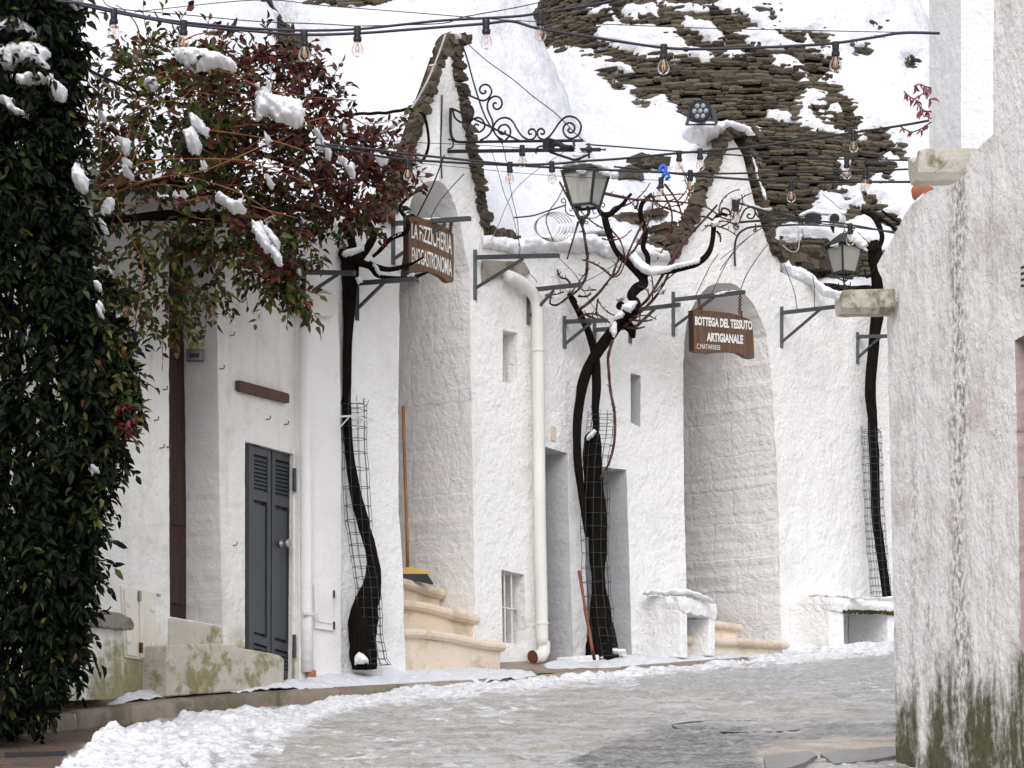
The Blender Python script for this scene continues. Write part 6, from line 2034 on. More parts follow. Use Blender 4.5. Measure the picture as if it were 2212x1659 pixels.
def cable(pts, Y, r, mat, label, n=6, name='cable', cat='cable', wob=0.0, group=None):
    s_ = smooth(pts, n)
    if not isinstance(Y, (list, tuple)): Y = (Y, Y)
    mb = MB()
    m_ = len(s_)
    mb.tube([P(a[0], a[1] + wob * math.sin(k * 1.3), Y[0] + (Y[1] - Y[0]) * k / (m_ - 1)) for k, a in enumerate(s_)], r, 6)
    return tag(mb.build(name, M[mat], sm=True), label, cat, group)
G1, G2, G3 = 'festoon cables over the street', 'thin wires over the street', 'tie wires of the brackets'
cable([(120, 2), (180, 8), (246, 22), (320, 37), (397, 48), (480, 56), (553, 62), (658, 66), (772, 63), (870, 53), (960, 44), (1106, 36), (1168, 28), (1240, 17), (1290, 8), (1340, -3)], YA + .02, .0062, 'cable_blue', 'upper festoon cable rising to the top edge over the stone cone', group=G1, cat='cable')
cable([(170, 10), (246, 26), (320, 40), (397, 53), (480, 62), (553, 68), (658, 75), (772, 72), (870, 65), (960, 58), (1050, 51), (1105, 46), (1165, 62), (1290, 82), (1434, 103), (1530, 106), (1659, 102), (1740, 98), (1805, 93), (1880, 82), (1950, 71), (2030, 72)], YA, .0066, 'cable_blue', 'festoon cable dipping across the stone cone to the right house', group=G1)
cable([(222, -2), (250, 18), (400, 32), (553, 46), (700, 52), (772, 56), (860, 54), (960, 50), (1000, 37), (1106, 18), (1180, 2)], YA + .05, .0025, 'iron', 'thin steel wire running beside the upper festoon cable', group=G2)
cable([(290, 26), (553, 0), (700, 12), (900, 28), (1106, 44), (1300, 52), (1500, 60), (1659, 64), (1950, 70)], YA + .3, .0022, 'iron', 'thin straight wire crossing the roof snow at the top', group=G2)
cable([(700, 308), (716, 313), (800, 322), (886, 333), (1000, 345), (1106, 355), (1193, 354), (1260, 348), (1339, 343), (1463, 331), (1513, 327), (1580, 322), (1659, 313), (1750, 300), (1839, 287), (1942, 272), (2020, 258)], YB, .0075, 'black', 'lower festoon cable from the red vine up to the right house', group=G1)
cable([(680, 312), (760, 326), (830, 339), (873, 344), (960, 350), (1106, 357), (1199, 362), (1326, 368), (1426, 372), (1490, 378), (1575, 385), (1659, 390), (1760, 393), (1872, 393), (1985, 393)], YB + .06, .0075, 'black', 'lowest festoon cable passing behind the large lantern', group=G1)
cable([(1326, 360), (1380, 366), (1440, 373), (1550, 375), (1659, 373), (1760, 371), (1872, 369), (1970, 365)], YB + .1, .006, 'black', 'short black cable level with the stone gable tip', group=G1)
cable([(1265, 312), (1350, 318), (1450, 326), (1560, 333), (1659, 339), (1800, 343), (1985, 347)], YB + .2, .005, 'black', 'black cable from the scroll bracket to the upper rain spout', group=G1)
cable([(1000, 85), (1050, 130), (1106, 170), (1150, 207), (1200, 245), (1245, 290), (1262, 305)], (W2.Y(1000) - .05, QS.Y(1262)), .004, 'iron', 'stay wire from the pointed gable tip down to the scroll bracket end')
cable([(998, 95), (1010, 130), (1025, 185), (1045, 245), (1064, 280), (1085, 310)], (W2.Y(1000) - .1, 20.9), .007, 'iron', 'double stay rod from the gable tip to the scroll bracket')
cable([(962, 75), (950, 110), (930, 160), (910, 200), (888, 235), (860, 268), (830, 285)], (W2L.Y(962) - .12, 19.6), .008, 'cable_pale', 'pale cable running down the left edge of the pointed gable')
cable([(757, 247), (800, 245), (840, 243), (880, 236), (905, 240), (918, 255), (926, 300), (922, 330), (910, 350)], (19.0, W2L.Y(910) - .06), .012, 'bark', 'twisted cable bundle looping from the vine to the gable face', wob=.8)
cable([(757, 252), (790, 270), (820, 284), (850, 270), (880, 245), (910, 200)], (19.0, 19.8), .006, 'cable_pale', 'slack pale loop of cable beside the gable')
cable([(955, 205), (954, 260), (952, 320), (955, 385)], W2.Y(955) - .02, .006, 'iron', 'dark cable hanging straight down the gable face')
cable([(170, 130), (195, 152), (230, 170), (280, 192), (330, 212)], (16.0, 17.4), .011, 'black', 'twisted black bundle entering the vine from the ivy')
cable([(170, 133), (200, 160), (240, 190), (280, 210), (330, 216)], (16.0, 17.4), .006, 'cable_pale', 'pale cable sagging below the twisted bundle by the ivy')
cable([(1085, 310), (1092, 340), (1105, 420), (1118, 480), (1122, 552)], 21.0, .003, 'iron', 'tie wire falling from the scroll bracket to the arm by the pipe', group=G3)
cable([(1060, 320), (1076, 370), (1090, 420), (1106, 460), (1125, 540)], 21.2, .0025, 'iron', 'thin tie wire left of the cable coil', group=G3)
cable([(960, 335), (935, 400), (915, 440), (898, 474)], 20.2, .006, 'bark', 'dark rod from the gable face down to the arched sign', group=G3)
cable([(1003, 375), (975, 405), (950, 435), (930, 470)], 20.2, .004, 'iron', 'curved tie wire above the arched sign', group=G3)
cable([(1250, 300), (1215, 330), (1150, 375), (1106, 420), (1075, 490), (1060, 520)], (20.6, 21.5), .0035, 'cable_pale', 'pale wire slanting below the scroll bracket', group=G2)
cable([(1110, 470), (1150, 466), (1185, 455), (1222, 443)], 21.0, .006, 'black', 'black rod between the cable coil and the large lantern')
cable([(1222, 395), (1205, 430), (1187, 455), (1180, 480), (1195, 520)], 21.0, .0045, 'black', 'black wire dropping beside the cable coil')
mb = MB()
for q in range(5):
    pts = [P(1190 + (28 + 3 * q) * math.cos(t) + (q - 2) * 4, 490 + (24 + 2 * q) * math.sin(t), 21.0 + q * .01) for t in np.linspace(0, 6.0, 22)]
    mb.tube(pts, .0035, 5)
tag(mb.build('cable_coil', M['cable_pale'], sm=True), 'loose coil of pale cable hanging left of the large lantern', 'cable coil')
zmm = lambda *p: zpts(zm, *p)
cable(zmm((970, 380), (985, 500), (995, 640), (975, 730), (920, 755), (860, 730), (790, 670)), 23.0, .005, 'cable_pale', 'pale cable loop hanging beside the stone gable')
cable(zmm((1030, 460), (1060, 600), (1090, 760), (1110, 860)), 23.4, .003, 'iron', 'thin wire with a hook right of the pale cable loop', group=G3)
cable(zmm((620, 640), (540, 730), (420, 900), (330, 1050), (270, 1200), (262, 1260)), (W3.Y(1655) - .1, QB8.Y(1605)), .0045, 'iron', 'tie wire from the stone gable to the tip of the square sign arm', group=G3)
cable(zmm((780, 840), (860, 1050), (930, 1240), (970, 1470)), (W3.Y(1690) - .05, 23.4), .004, 'iron', 'left tie wire of the arm right of the round arch', group=G3)
cable(zmm((1165, 1040), (1185, 1200), (1190, 1460)), (W3.Y(1760) - .05, 23.2), .004, 'iron', 'right tie wire of the arm right of the round arch', group=G3)
cable(zmm((0, 980), (200, 720), (500, 470), (860, 330), (1400, 280)), (22.4, 22.4), .0035, 'iron', 'long wire rising from the square sign to the security camera', group=G2)
cable(zmm((0, 850), (190, 700), (480, 480), (700, 360)), 22.2, .003, 'iron', 'thin wire crossing the small scroll bracket', group=G2)
cable(zmm((1270, 370), (1500, 390), (1800, 440), (2212, 520), (2260, 530)), 22.4, .008, 'black', 'black cable bundle from the junction box to the right house')
cable(zmm((1270, 400), (1600, 430), (1900, 470), (2260, 500)), 22.5, .005, 'black', 'lower strand of the cable bundle behind the second lantern')
cable(zmm((700, 425), (1000, 415), (1400, 430), (1700, 460)), 22.6, .006, 'black', 'black cable along the small scroll bracket')
cable(zmm((1290, 30), (1400, 110), (1480, 190), (1540, 215)), 23.4, .003, 'iron', 'short wire slanting over the snow to the camera', group=G2)
for i, (a, b_) in enumerate(((1502, 640), (1537, 634))):
    cable([(a, b_), (a + 12, b_ - 25), (a + 32, b_ - 65), (a + 50, b_ - 92)], 22.6, .0035, 'iron', ('left' if i == 0 else 'right') + ' tie wire of the square sign arm', group=G3)
cable([(1256, 615), (1240, 590), (1205, 555), (1195, 545)], 22.2, .003, 'iron', 'tie wire above the arm behind the rain pipe', group=G3)
cable([(1160, 610), (1148, 595), (1100, 560)], 22.0, .003, 'iron', 'tie wire over the elbow of the rain pipe', group=G3)
cable([(1256, 612), (1290, 595), (1330, 570), (1365, 545)], 22.2, .003, 'iron', 'tie wire crossing behind the forked vine', group=G3)
cable([(1256, 620), (1280, 660), (1310, 700)], 22.2, .003, 'iron', 'slack tie wire above the doorway vine', group=G3)
cable([(700, 300), (850, 306), (1000, 312), (1106, 318), (1272, 330)], 18.5, .0025, 'iron', 'thin wire across the pointed gable face', group=G2)
cable([(880, 350), (1000, 362), (1106, 372), (1199, 380), (1330, 386), (1450, 390)], 18.6, .002, 'iron', 'thin wire crossing the large lantern panes', group=G2)
cable([(1886, 595), (1868, 615), (1878, 640), (1895, 655)], WB.Y(1880) - .1, .006, 'black', 'black cable curving down the yellowed back wall')
# ================================================================== foliage
LF_T = np.array([[0, 0, 0], [.34, .5, .10], [.34, -.5, .10], [.34, 0, 0], [.70, .36, .06], [.70, -.36, .06], [.70, 0, -.02], [1, 0, -.10]])
LF_F = np.array([[0, 2, 3, 3], [0, 3, 1, 1], [3, 2, 5, 6], [1, 3, 6, 4], [6, 5, 7, 7], [4, 6, 7, 7]])
def leaf_mesh(name, base, dirs, size, mats, mi, parent=None, width=.42, label=None):
    n = len(base)
    d = dirs / (np.linalg.norm(dirs, axis=1)[:, None] + 1e-9)
    rn = rng.normal(size=(n, 3)) * .55 + np.array([0, -.55, .55])
    s_ = np.cross(rn, d)
    s_ /= np.linalg.norm(s_, axis=1)[:, None] + 1e-9
    nn = np.cross(d, s_)
    wd = width * rng.uniform(.75, 1.2, n)
    curl = rng.uniform(.2, 2.2, n)
    V = (base[:, None, :] + size[:, None, None] * (LF_T[None, :, 0:1] * d[:, None, :] + LF_T[None, :, 1:2] * wd[:, None, None] * s_[:, None, :] + LF_T[None, :, 2:3] * curl[:, None, None] * nn[:, None, :]))
    V = V.reshape(-1, 3)
    me = bpy.data.meshes.new(name)
    org = np.array(ORG[parent.name]) if parent is not None else np.zeros(3)
    tri = [0, 1, 4, 5]
    loops = []
    starts = []
    tot = []
    per = []
    for f in LF_F:
        ff = f[:3] if f[2] == f[3] else f
        per.append(list(ff))
    flat = np.concatenate([np.array(p) for p in per])
    lens = np.array([len(p) for p in per])
    L = (flat[None, :] + 8 * np.arange(n)[:, None]).ravel()
    T_ = np.tile(lens, n)
    S_ = np.r_[0, np.cumsum(T_)[:-1]]
    me.vertices.add(len(V))
    me.vertices.foreach_set('co', (V - org).astype(np.float32).ravel())
    me.loops.add(len(L))
    me.loops.foreach_set('vertex_index', L.astype(np.int32))
    me.polygons.add(len(T_))
    me.polygons.foreach_set('loop_start', S_.astype(np.int32))
    me.polygons.foreach_set('loop_total', T_.astype(np.int32))
    for m_ in mats: me.materials.append(m_)
    me.polygons.foreach_set('material_index', np.repeat(mi, len(per)).astype(np.int32))
    me.polygons.foreach_set('use_smooth', np.ones(len(T_), bool))
    me.update(calc_edges=True)
    me.validate()
    o = bpy.data.objects.new(name, me)
    C.objects.link(o)
    if parent is not None: o.parent = parent
    ORG[o.name] = Vector(org)
    return o

def in_poly(poly, n):
    a = np.array(poly, float)
    out = np.zeros((0, 2))
    while len(out) < n:
        p = rng.uniform(a.min(0), a.max(0), (n * 3, 2))
        out = np.r_[out, p[sdf(p[:, 0], p[:, 1], poly) > 0]]
    return out[:n]

def Pn(x, y, Y): return np.stack([(x - CX) / FD * Y, Y, EYE + (HY - y) / FD * Y], -1)

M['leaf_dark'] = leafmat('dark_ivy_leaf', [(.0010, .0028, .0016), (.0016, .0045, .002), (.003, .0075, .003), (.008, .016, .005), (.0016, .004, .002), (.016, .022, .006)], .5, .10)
M['leaf_green'] = leafmat('olive_vine_leaf', [(.012, .026, .005), (.028, .048, .007), (.055, .072, .010), (.10, .098, .016), (.016, .034, .006), (.085, .030, .012)], .45, .22)
M['leaf_red'] = leafmat('burgundy_vine_leaf', [(.055, .007, .011), (.026, .005, .007), (.085, .012, .014), (.034, .020, .007), (.115, .024, .016), (.016, .015, .006)], .45, .22)
M['leaf_crimson'] = leafmat('crimson_leaf', [(.16, .012, .025), (.10, .010, .022), (.20, .03, .03)], .4, .4)

def shoots(centers, Yc, dirs, length, nl, leaf, spread=.5, droop=.0):
    """twigs from centres; returns leaf bases, directions and twig point lists"""
    B, D, TWs = [], [], []
    for c, Y, d in zip(centers, Yc, dirs):
        p = np.array(P(c[0], c[1], Y))
        L = length * rng.uniform(.5, 1.4)
        dd = np.array(d) + rng.normal(size=3) * spread
        dd /= np.linalg.norm(dd)
        bend = rng.normal(size=3) * .5 + np.array([0, 0, -droop])
        tw = []
        k = max(3, int(nl * rng.uniform(.6, 1.3)))
        for i in range(k):
            t = (i + 1) / k
            q = p + dd * L * t + bend * L * t * t * .5
            tw.append(q)
            tg = dd + bend * t
            tg = tg / np.linalg.norm(tg)
            sd_ = np.cross(tg, rng.normal(size=3))
            sd_ /= np.linalg.norm(sd_) + 1e-9
            ld = tg * .55 + sd_ * (.9 if i < k - 1 else .2) + np.array([0, 0, -droop * .6])
            B.append(q)
            D.append(ld)
        TWs.append([p] + tw)
    return np.array(B), np.array(D), TWs

# ---- dark ivy at the left edge
hb = [(-60, -40), (160, -40), (170, 0), (196, 30), (182, 80), (187, 150), (176, 200), (182, 260), (165, 330), (176, 400), (186, 450), (200, 520), (214, 600), (232, 680), (258, 720), (296, 790), (306, 860), (298, 920), (280, 960), (270, 1010), (250, 1060), (240, 1130), (222, 1180), (226, 1240), (212, 1290), (205, 1330), (214, 1380), (205, 1450), (188, 1490), (150, 1505), (90, 1525), (50, 1560), (10, 1592), (-60, 1600)]
ivy = thing('ivy_hedge', P(60, 1580, 15.6), 'tall column of very dark ivy filling the left edge of the street', 'ivy')
def bx(y): 
    a = np.array(hb[1:32], float)
    return np.interp(y, a[:, 1], a[:, 0])
N = 2500
yy = rng.uniform(-90, 1520, N)
xr = bx(np.minimum(yy + 45, 1590)) - 26
inset = np.abs(rng.normal(size=N)) * 70
xx = np.where(rng.uniform(size=N) < .45, xr - inset - 12, rng.uniform(-90, 1, N) * 0 + rng.uniform(0, 1, N) * (xr + 90) - 90)
yy = np.where((xx < 95) & (yy > 1380), yy + rng.uniform(0, 70, N), yy)
u = np.clip((xr - xx) / 170, 0.0, 1)
dep = .75 * np.sqrt(np.clip(1 - (1 - u) ** 2, 0, 1))
front = rng.uniform(size=N) ** .45
Yc = 15.9 - dep * (front * 1.9 - .9)
dr = np.stack([rng.normal(size=N) * .35 + .25 * (1 - u), -.55 + rng.normal(size=N) * .3, -.55 + rng.normal(size=N) * .35], -1)
B, D, TWs = shoots(np.stack([xx, yy], -1), Yc, dr, .16, 13, .08, .35, .55)
sz = rng.uniform(.058, .098, len(B))
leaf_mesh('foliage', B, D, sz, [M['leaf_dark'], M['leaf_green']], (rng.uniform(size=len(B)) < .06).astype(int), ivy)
# olive and crimson sprays on the ivy's street side
sp = [(232, 700), (262, 740), (290, 800), (296, 850), (290, 900), (268, 950), (240, 1000), (225, 900), (240, 800), (250, 860), (215, 1050), (230, 1100)]
cs = np.array([sp[i % len(sp)] for i in range(150)], float) + rng.normal(size=(150, 2)) * 14
cs[:, 0] = np.minimum(cs[:, 0] - 26, bx(cs[:, 1]) - 34)
B, D, TW2 = shoots(cs, 15.55 + rng.normal(size=150) * .15, np.tile([.35, -.4, -.2], (150, 1)), .13, 10, .07, .5, .3)
mi = np.where(rng.uniform(size=len(B)) < .35, 1, 0)
px, py = proj(B)
mi = np.where((np.hypot(px - 250, py - 905) < 42) & (rng.uniform(size=len(B)) < .75), 2, mi)
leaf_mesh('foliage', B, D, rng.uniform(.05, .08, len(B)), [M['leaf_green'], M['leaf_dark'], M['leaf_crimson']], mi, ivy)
mb = MB()
for tw in TWs[::2] + TW2[::2]: mb.tube(tw, .003, 3, cap=False)
for k in range(22):
    x0 = rng.uniform(-40, 110)
    mb.tube([P(x0 + 14 * math.sin(j * .8 + k), 1575 - j * 130, 15.95 + .1 * math.sin(j + k)) for j in range(13)], .007, 5)
for (x, y, x2, y2) in ((70, 1520, 175, 1528), (100, 1535, 160, 1500), (30, 1560, 110, 1540), (10, 1580, 60, 1600), (190, 1316, 238, 1326), (225, 1318, 240, 1310)):
    mb.tube([P(x, y, 15.6), P((x + x2) / 2, (y + y2) / 2 + 5, 15.5), P(x2, y2, 15.5)], .004, 4)
st_ = mb.build('stems', M['bark'], ivy)
st_['kind'] = 'stuff'
puff([zpts(lambda a, b_: (a / 3, b_ / 3), (-40, 120), (60, 115), (150, 130), (230, 180), (265, 230), (270, 285), (150, 270), (100, 250), (-40, 262)), zpts(lambda a, b_: (a / 3, b_ / 3), (-40, 275), (80, 262), (220, 275), (310, 310), (325, 360), (300, 390), (330, 440), (320, 470), (250, 470), (140, 440), (60, 470), (-40, 440)), zpts(lambda a, b_: (a / 3, b_ / 3), (130, 470), (290, 480), (300, 540), (220, 560), (150, 575), (110, 540)), zpts(lambda a, b_: (a / 3, b_ / 3), (290, 470), (340, 450), (375, 530), (440, 590), (420, 650), (350, 640), (330, 580), (300, 540)), zpts(lambda a, b_: (a / 3, b_ / 3), (-20, 640), (100, 640), (120, 700), (220, 770), (160, 775), (60, 750), (30, 690)), zpts(lambda a, b_: (a / 3, b_ / 3), (460, 1120), (500, 1060), (550, 1120), (580, 1180), (570, 1230), (540, 1300), (500, 1250), (470, 1190)), [(140, -10), (175, -20), (178, 10), (160, 25), (148, 10)], [(214, 655), (224, 640), (228, 660), (222, 690), (212, 685)], [(192, 1015), (212, 1008), (215, 1020), (200, 1030)], [(205, 618), (214, 610), (222, 625), (212, 638)]],
     [15.35, 15.3, 15.25, 15.28, 15.25, 15.4, 15.4, 15.4, 15.3, 15.4], .16, 'ivy_snow', 'rounded snow clumps caught in the dark ivy', 61, amp=5, step=2.5)

# ---- red and green vine spread over the left house
POLY = {'g': [(205, 330), (215, 200), (240, 150), (320, 96), (420, 128), (480, 165), (505, 290), (470, 390), (400, 430), (260, 430), (215, 400)],
        'r1': [(430, 215), (530, 190), (590, 230), (640, 285), (720, 325), (800, 330), (866, 345), (868, 415), (840, 445), (790, 462), (735, 478), (690, 492), (640, 505), (560, 480), (480, 430), (410, 340)],
        'r2': [(490, 112), (560, 120), (640, 128), (690, 145), (690, 180), (740, 230), (800, 265), (815, 285), (740, 300), (660, 250), (600, 200), (540, 170), (500, 160)],
        'l1': [(205, 430), (330, 455), (420, 460), (430, 560), (490, 640), (420, 690), (345, 715), (300, 690), (240, 690), (205, 600)],
        'l2': [(420, 460), (560, 510), (640, 555), (655, 620), (640, 660), (600, 640), (545, 600), (480, 580), (430, 540)],
        'r3': [(600, 520), (700, 530), (735, 500), (760, 480), (735, 545), (690, 575), (650, 600), (620, 575)]}
NUM = {'g': 265, 'r1': 470, 'r2': 120, 'l1': 115, 'l2': 120, 'r3': 10}
FRAC_RED = {'g': .22, 'r1': .72, 'r2': .88, 'l1': .12, 'l2': .25, 'r3': .7}
AB, AD, AM, ATW = [], [], [], []
for kk, poly in POLY.items():
    n = NUM[kk]
    c = in_poly(poly, n)
    cen = np.array(poly).mean(0)
    Yc = np.interp(c[:, 0], [200, 450, 860], [16.9, 17.6, 19.0]) + rng.normal(size=n) * (.28 if kk in ('r1', 'g') else .15)
    out = (c - cen) / (np.abs(np.array(poly) - cen).max(0))
    dr = np.stack([out[:, 0] * .8, rng.normal(size=n) * .5 - .25, -out[:, 1] * .9 + (.15 if kk not in ('l1', 'l2') else -.55)], -1)
    B, D, TWs = shoots(c, Yc, dr, .20 if kk != 'r2' else .24, 12, .07, .45, .35 if kk in ('l1', 'l2') else .12)
    AB.append(B)
    AD.append(D)
    px, py = proj(B)
    fr_ = FRAC_RED[kk] * np.ones(len(B))
    if kk == 'r1': fr_ = np.interp(px + (300 - py) * .5, [430, 520, 640], [.35, .6, .78]) - .25 * (py > 480)
    AM.append((rng.uniform(size=len(B)) < fr_).astype(int))
    ATW += TWs[::2]
# sprays growing out in front of the snow pads
fr_c = np.array([(380, 150), (440, 168), (500, 160), (515, 140), (400, 300), (440, 330), (555, 270), (600, 285), (650, 280), (665, 240), (470, 470), (540, 480), (560, 540), (605, 570), (320, 200), (560, 190), (640, 195), (590, 240), (545, 500), (430, 100), (495, 100)], float)
c = fr_c[rng.integers(0, len(fr_c), 60)] + rng.normal(size=(60, 2)) * 11
Yc = np.interp(c[:, 0], [200, 450, 860], [16.35, 16.8, 18.05])
B, D, TWs = shoots(c, Yc, np.stack([rng.normal(size=60) * .7, np.full(60, -.2), rng.normal(size=60) * .5 + .4], -1), .13, 8, .07, .4, .1)
AB.append(B)
AD.append(D)
px, py = proj(B)
AM.append((rng.uniform(size=len(B)) < np.interp(px, [380, 620], [.25, .85])).astype(int))
ATW += TWs
AB, AD, AM = np.concatenate(AB), np.concatenate(AD), np.concatenate(AM)
print('vine leaves', len(AB))
leaf_mesh('crown', AB, AD, rng.uniform(.048, .088, len(AB)), [M['leaf_green'], M['leaf_red']], AM, v1, .46)
mb = MB()
for tw in ATW: mb.tube(tw, .0028, 3, cap=False)
mb.build('crown_twigs', M['twig'], v1)['kind'] = 'stuff'
# long orange-brown canes
mb = MB()
canes = [[(195, 420), (260, 380), (320, 350), (400, 345), (520, 350), (640, 360)], [(200, 440), (280, 400), (350, 385), (440, 360), (560, 320)], [(205, 400), (300, 390), (330, 385)], [(210, 380), (260, 340), (290, 250), (300, 200)], [(240, 440), (300, 445), (305, 446)], [(300, 180), (340, 160), (420, 152), (500, 170), (560, 190)], [(205, 300), (250, 260), (330, 230), (420, 205)], [(430, 345), (520, 350), (600, 370), (680, 400)], [(450, 200), (540, 205), (620, 200)], [(230, 420), (280, 360), (330, 250)], [(260, 400), (330, 360), (420, 390), (520, 420), (600, 470)], [(380, 440), (450, 420), (520, 430), (640, 470)], [(310, 120), (300, 60), (272, 30), (250, 8)], [(380, 100), (420, 82), (480, 70), (520, 68)], [(200, 250), (215, 310), (195, 370)], [(480, 380), (485, 330), (500, 290)], [(500, 400), (520, 370), (600, 350)], [(430, 290), (520, 275), (640, 262), (720, 250)], [(440, 284), (560, 300), (660, 330)], [(560, 200), (660, 205), (760, 215)], [(250, 470), (300, 560), (310, 640), (290, 700)], [(285, 640), (275, 690), (290, 740), (280, 770)], [(270, 660), (300, 690), (280, 730)], [(275, 670), (262, 700), (268, 740)]]
for i, c in enumerate(canes):
    c = [(x + rng.normal() * 4, y + rng.normal() * 4) for x, y in c]
    s_ = smooth(c, 6)
    Y0 = np.interp(c[0][0], [200, 450, 860], [16.7, 17.4, 18.7]) - rng.uniform(0, .3)
    mb.tube([P(a[0], a[1], Y0 + .05 * math.sin(k * .5 + i)) for k, a in enumerate(s_)], [max(.0035, .0065 * (1 - .6 * k / len(s_))) for k in range(len(s_))], 5)
for k in range(60):
    x, y = rng.uniform(205, 640), rng.uniform(170, 470)
    an = rng.normal() * .5 + (.2 if rng.uniform() < .5 else 2.9)
    L = rng.uniform(40, 130)
    Y0 = np.interp(x, [200, 450, 860], [16.7, 17.4, 18.7])
    mb.tube([P(x + L * t * math.cos(an), y - L * t * math.sin(an) + 14 * math.sin(t * 3 + k), Y0) for t in np.linspace(0, 1, 6)], .0042, 4)
mb.build('canes', M['twig_orange'], v1, sm=True)['kind'] = 'stuff'
# old dark arms of the vine and the beam it rests on
for pts in ([(748, 500, 9), (720, 470, 9), (660, 450, 9), (600, 452, 9), (540, 466, 9), (470, 470, 9), (380, 462, 9), (300, 470, 8), (220, 480, 7)], [(745, 480, 8), (735, 440, 7), (700, 400, 7), (640, 360, 6), (560, 330, 6)], [(540, 466, 7), (470, 430, 6), (400, 400, 6), (330, 390, 5)]):
    limb(v1, 'branch', [(p[0], p[1], p[2], float(np.interp(p[0], [200, 450, 750], [17.0, 17.7, YT1 - .1]))) for p in pts], 18, 5, 9, 41, .22)
bm_t = thing('vine_beam', P(480, 478, 17.9), 'dark horizontal beam carrying the leafy vine over the brown door', 'beam')
mb = MB()
mb.bar(P(325, 468, 17.65), P(545, 466, 18.15), .05, .055)
mb.build('rail', M['bark'], bm_t)
mb = MB()
mb.bar(P(395, 520, 18.3), P(430, 478, 17.9), .022, .022)
mb.build('strut', M['iron_grey'], bm_t)
f1 = lambda *p: [(a / 3, b_ / 3) for a, b_ in p]
SN = [f1((1125, 320), (1180, 300), (1300, 300), (1430, 340), (1510, 390), (1540, 450), (1500, 470), (1400, 440), (1290, 470), (1220, 460), (1140, 400)), f1((930, 545), (960, 510), (1010, 510), (1035, 550), (1000, 590), (950, 580)), f1((1200, 760), (1250, 735), (1320, 780), (1355, 850), (1340, 890), (1300, 880), (1240, 800)), f1((1180, 850), (1240, 830), (1300, 880), (1310, 940), (1290, 1000), (1230, 990), (1190, 930)),
      q2((-10, 540), (60, 530), (100, 560), (110, 610), (220, 620), (310, 660), (330, 720), (310, 800), (270, 850), (180, 800), (60, 770), (0, 790), (-10, 700)), f1((1385, 1290), (1440, 1250), (1500, 1290), (1580, 1330), (1600, 1370), (1530, 1400), (1470, 1380), (1440, 1330)),
      [(536, 470), (560, 478), (580, 500), (590, 530), (608, 556), (612, 575), (596, 572), (580, 555), (560, 535), (545, 505)], q2((430, 940), (480, 920), (500, 970), (500, 1050), (450, 1040), (440, 990)), q2((590, 1080), (640, 1060), (660, 1130), (640, 1170), (600, 1140)), q2((760, 1000), (850, 1020), (850, 1070), (790, 1060)), f1((440, 1100), (470, 1080), (520, 1160), (500, 1260)), f1((650, 1340), (720, 1270), (760, 1310), (700, 1390), (660, 1390)), f1((640, 1450), (690, 1440), (700, 1500), (660, 1510)), q2((20, 1420), (120, 1500), (160, 1580), (140, 1630), (60, 1540)), f1((790, 1080), (880, 1140), (860, 1160), (800, 1130)), f1((1010, 1270), (1080, 1260), (1230, 1270), (1220, 1285), (1060, 1290)), f1((760, 900), (850, 920), (830, 1000), (790, 1010)), f1((560, 1390), (600, 1380), (610, 1420), (580, 1430)), [(236, 690), (250, 680), (262, 690), (250, 700)], f1((1330, 330), (1480, 430), (1440, 440), (1380, 420)), q2((340, 820), (420, 860), (440, 920), (380, 900)), q2((520, 1000), (600, 1040), (590, 1090), (530, 1050))]
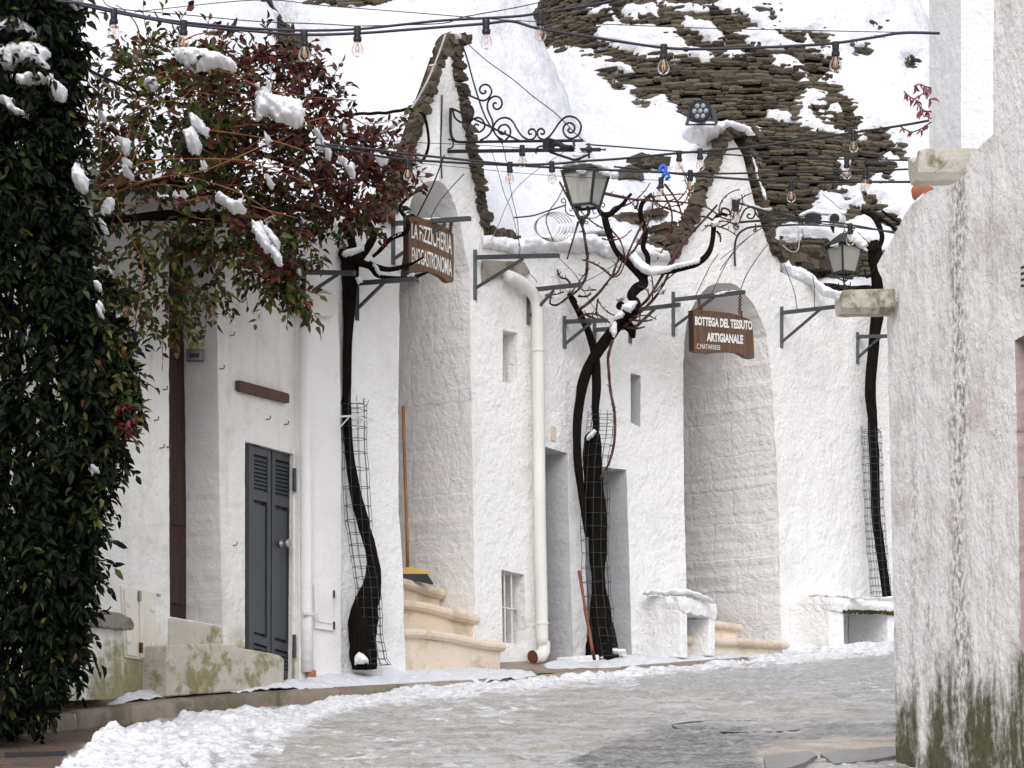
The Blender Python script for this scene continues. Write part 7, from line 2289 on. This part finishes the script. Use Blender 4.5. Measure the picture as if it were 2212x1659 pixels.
for k in range(26):
    kk = ('g', 'r1', 'r2', 'l2', 'l1')[int(rng.choice(5, p=[.3, .3, .15, .15, .1]))]
    x, y = in_poly(POLY[kk], 1)[0]
    a_, b_ = rng.uniform(5, 20), rng.uniform(2.5, 5)
    th_ = rng.uniform(-.6, .6)
    SN.append([(x + a_ * math.cos(t) * math.cos(th_) - b_ * math.sin(t) * math.sin(th_), y + a_ * math.cos(t) * math.sin(th_) + b_ * math.sin(t) * math.cos(th_)) for t in np.linspace(0, 5.6, 8)])
puff(SN, [float(np.interp(np.mean([p[0] for p in s_]), [200, 450, 860], [16.3, 16.7, 17.95])) for s_ in SN], .16, 'vine_snow', 'snow piled on the red and green vine', 63, amp=6, step=2.5)

# ---- red sprig and pot by the right house
rs_ = thing('red_sprig', P(2008, 300, 14.9), 'sprig of dark red leaves peeping out beside the right house tower', 'plant')
zz4 = lambda a, b_: (1659 + a / 3, b_ / 3)
sprg = [[(1060, 590), (1000, 610), (950, 640), (910, 620), (880, 590)], [(1060, 570), (1020, 560), (980, 545), (945, 560)], [(1060, 725), (1010, 715), (980, 680), (960, 650)], [(1055, 720), (1000, 725), (970, 730)], [(1060, 790), (1000, 830), (940, 855), (900, 845), (850, 815)], [(1060, 640), (1040, 650)], [(1060, 770), (1020, 750)]]
mb = MB()
B, D = [], []
for s_ in sprg:
    pts = [P(*zz4(a, b_), 14.9) for a, b_ in smooth(s_, 4)]
    mb.tube(pts, .004, 5)
    for k in range(2, len(pts), 3):
        for q in range(2):
            B.append(np.array(pts[k]))
            D.append([rng.normal() * .5 - .2, -.3, -1 + rng.normal() * .4])
mb.build('stem', M['twig'], rs_)
leaf_mesh('leaves', np.array(B), np.array(D), rng.uniform(.035, .062, len(B)), [M['leaf_crimson']], np.zeros(len(B), int), rs_, .40)
pt_ = thing('flower_pot', P(1985, 440, 14.6), 'round terracotta pot tucked behind the right wall under the spout', 'pot')
mb = MB()
mb.lathe([(.02, -.015), (.05, .008), (.068, .045), (.065, .072), (.05, .09), (.043, .086), (.036, .045)], P(1988, 434, 14.7), 18, 0, (.25, -.2, 1))
mb.build('bowl', M['terracotta'], pt_, sm=True)
puff([zz for zz in [[zz4(a, b_) for a, b_ in ((930, 1320), (960, 1290), (1000, 1255), (1015, 1265), (985, 1310), (945, 1345), (905, 1400), (895, 1380))]]], 14.45, .06, 'ledge_snow', 'rim of snow on the stepped top of the right wall', 71, amp=1.5, step=1.5)
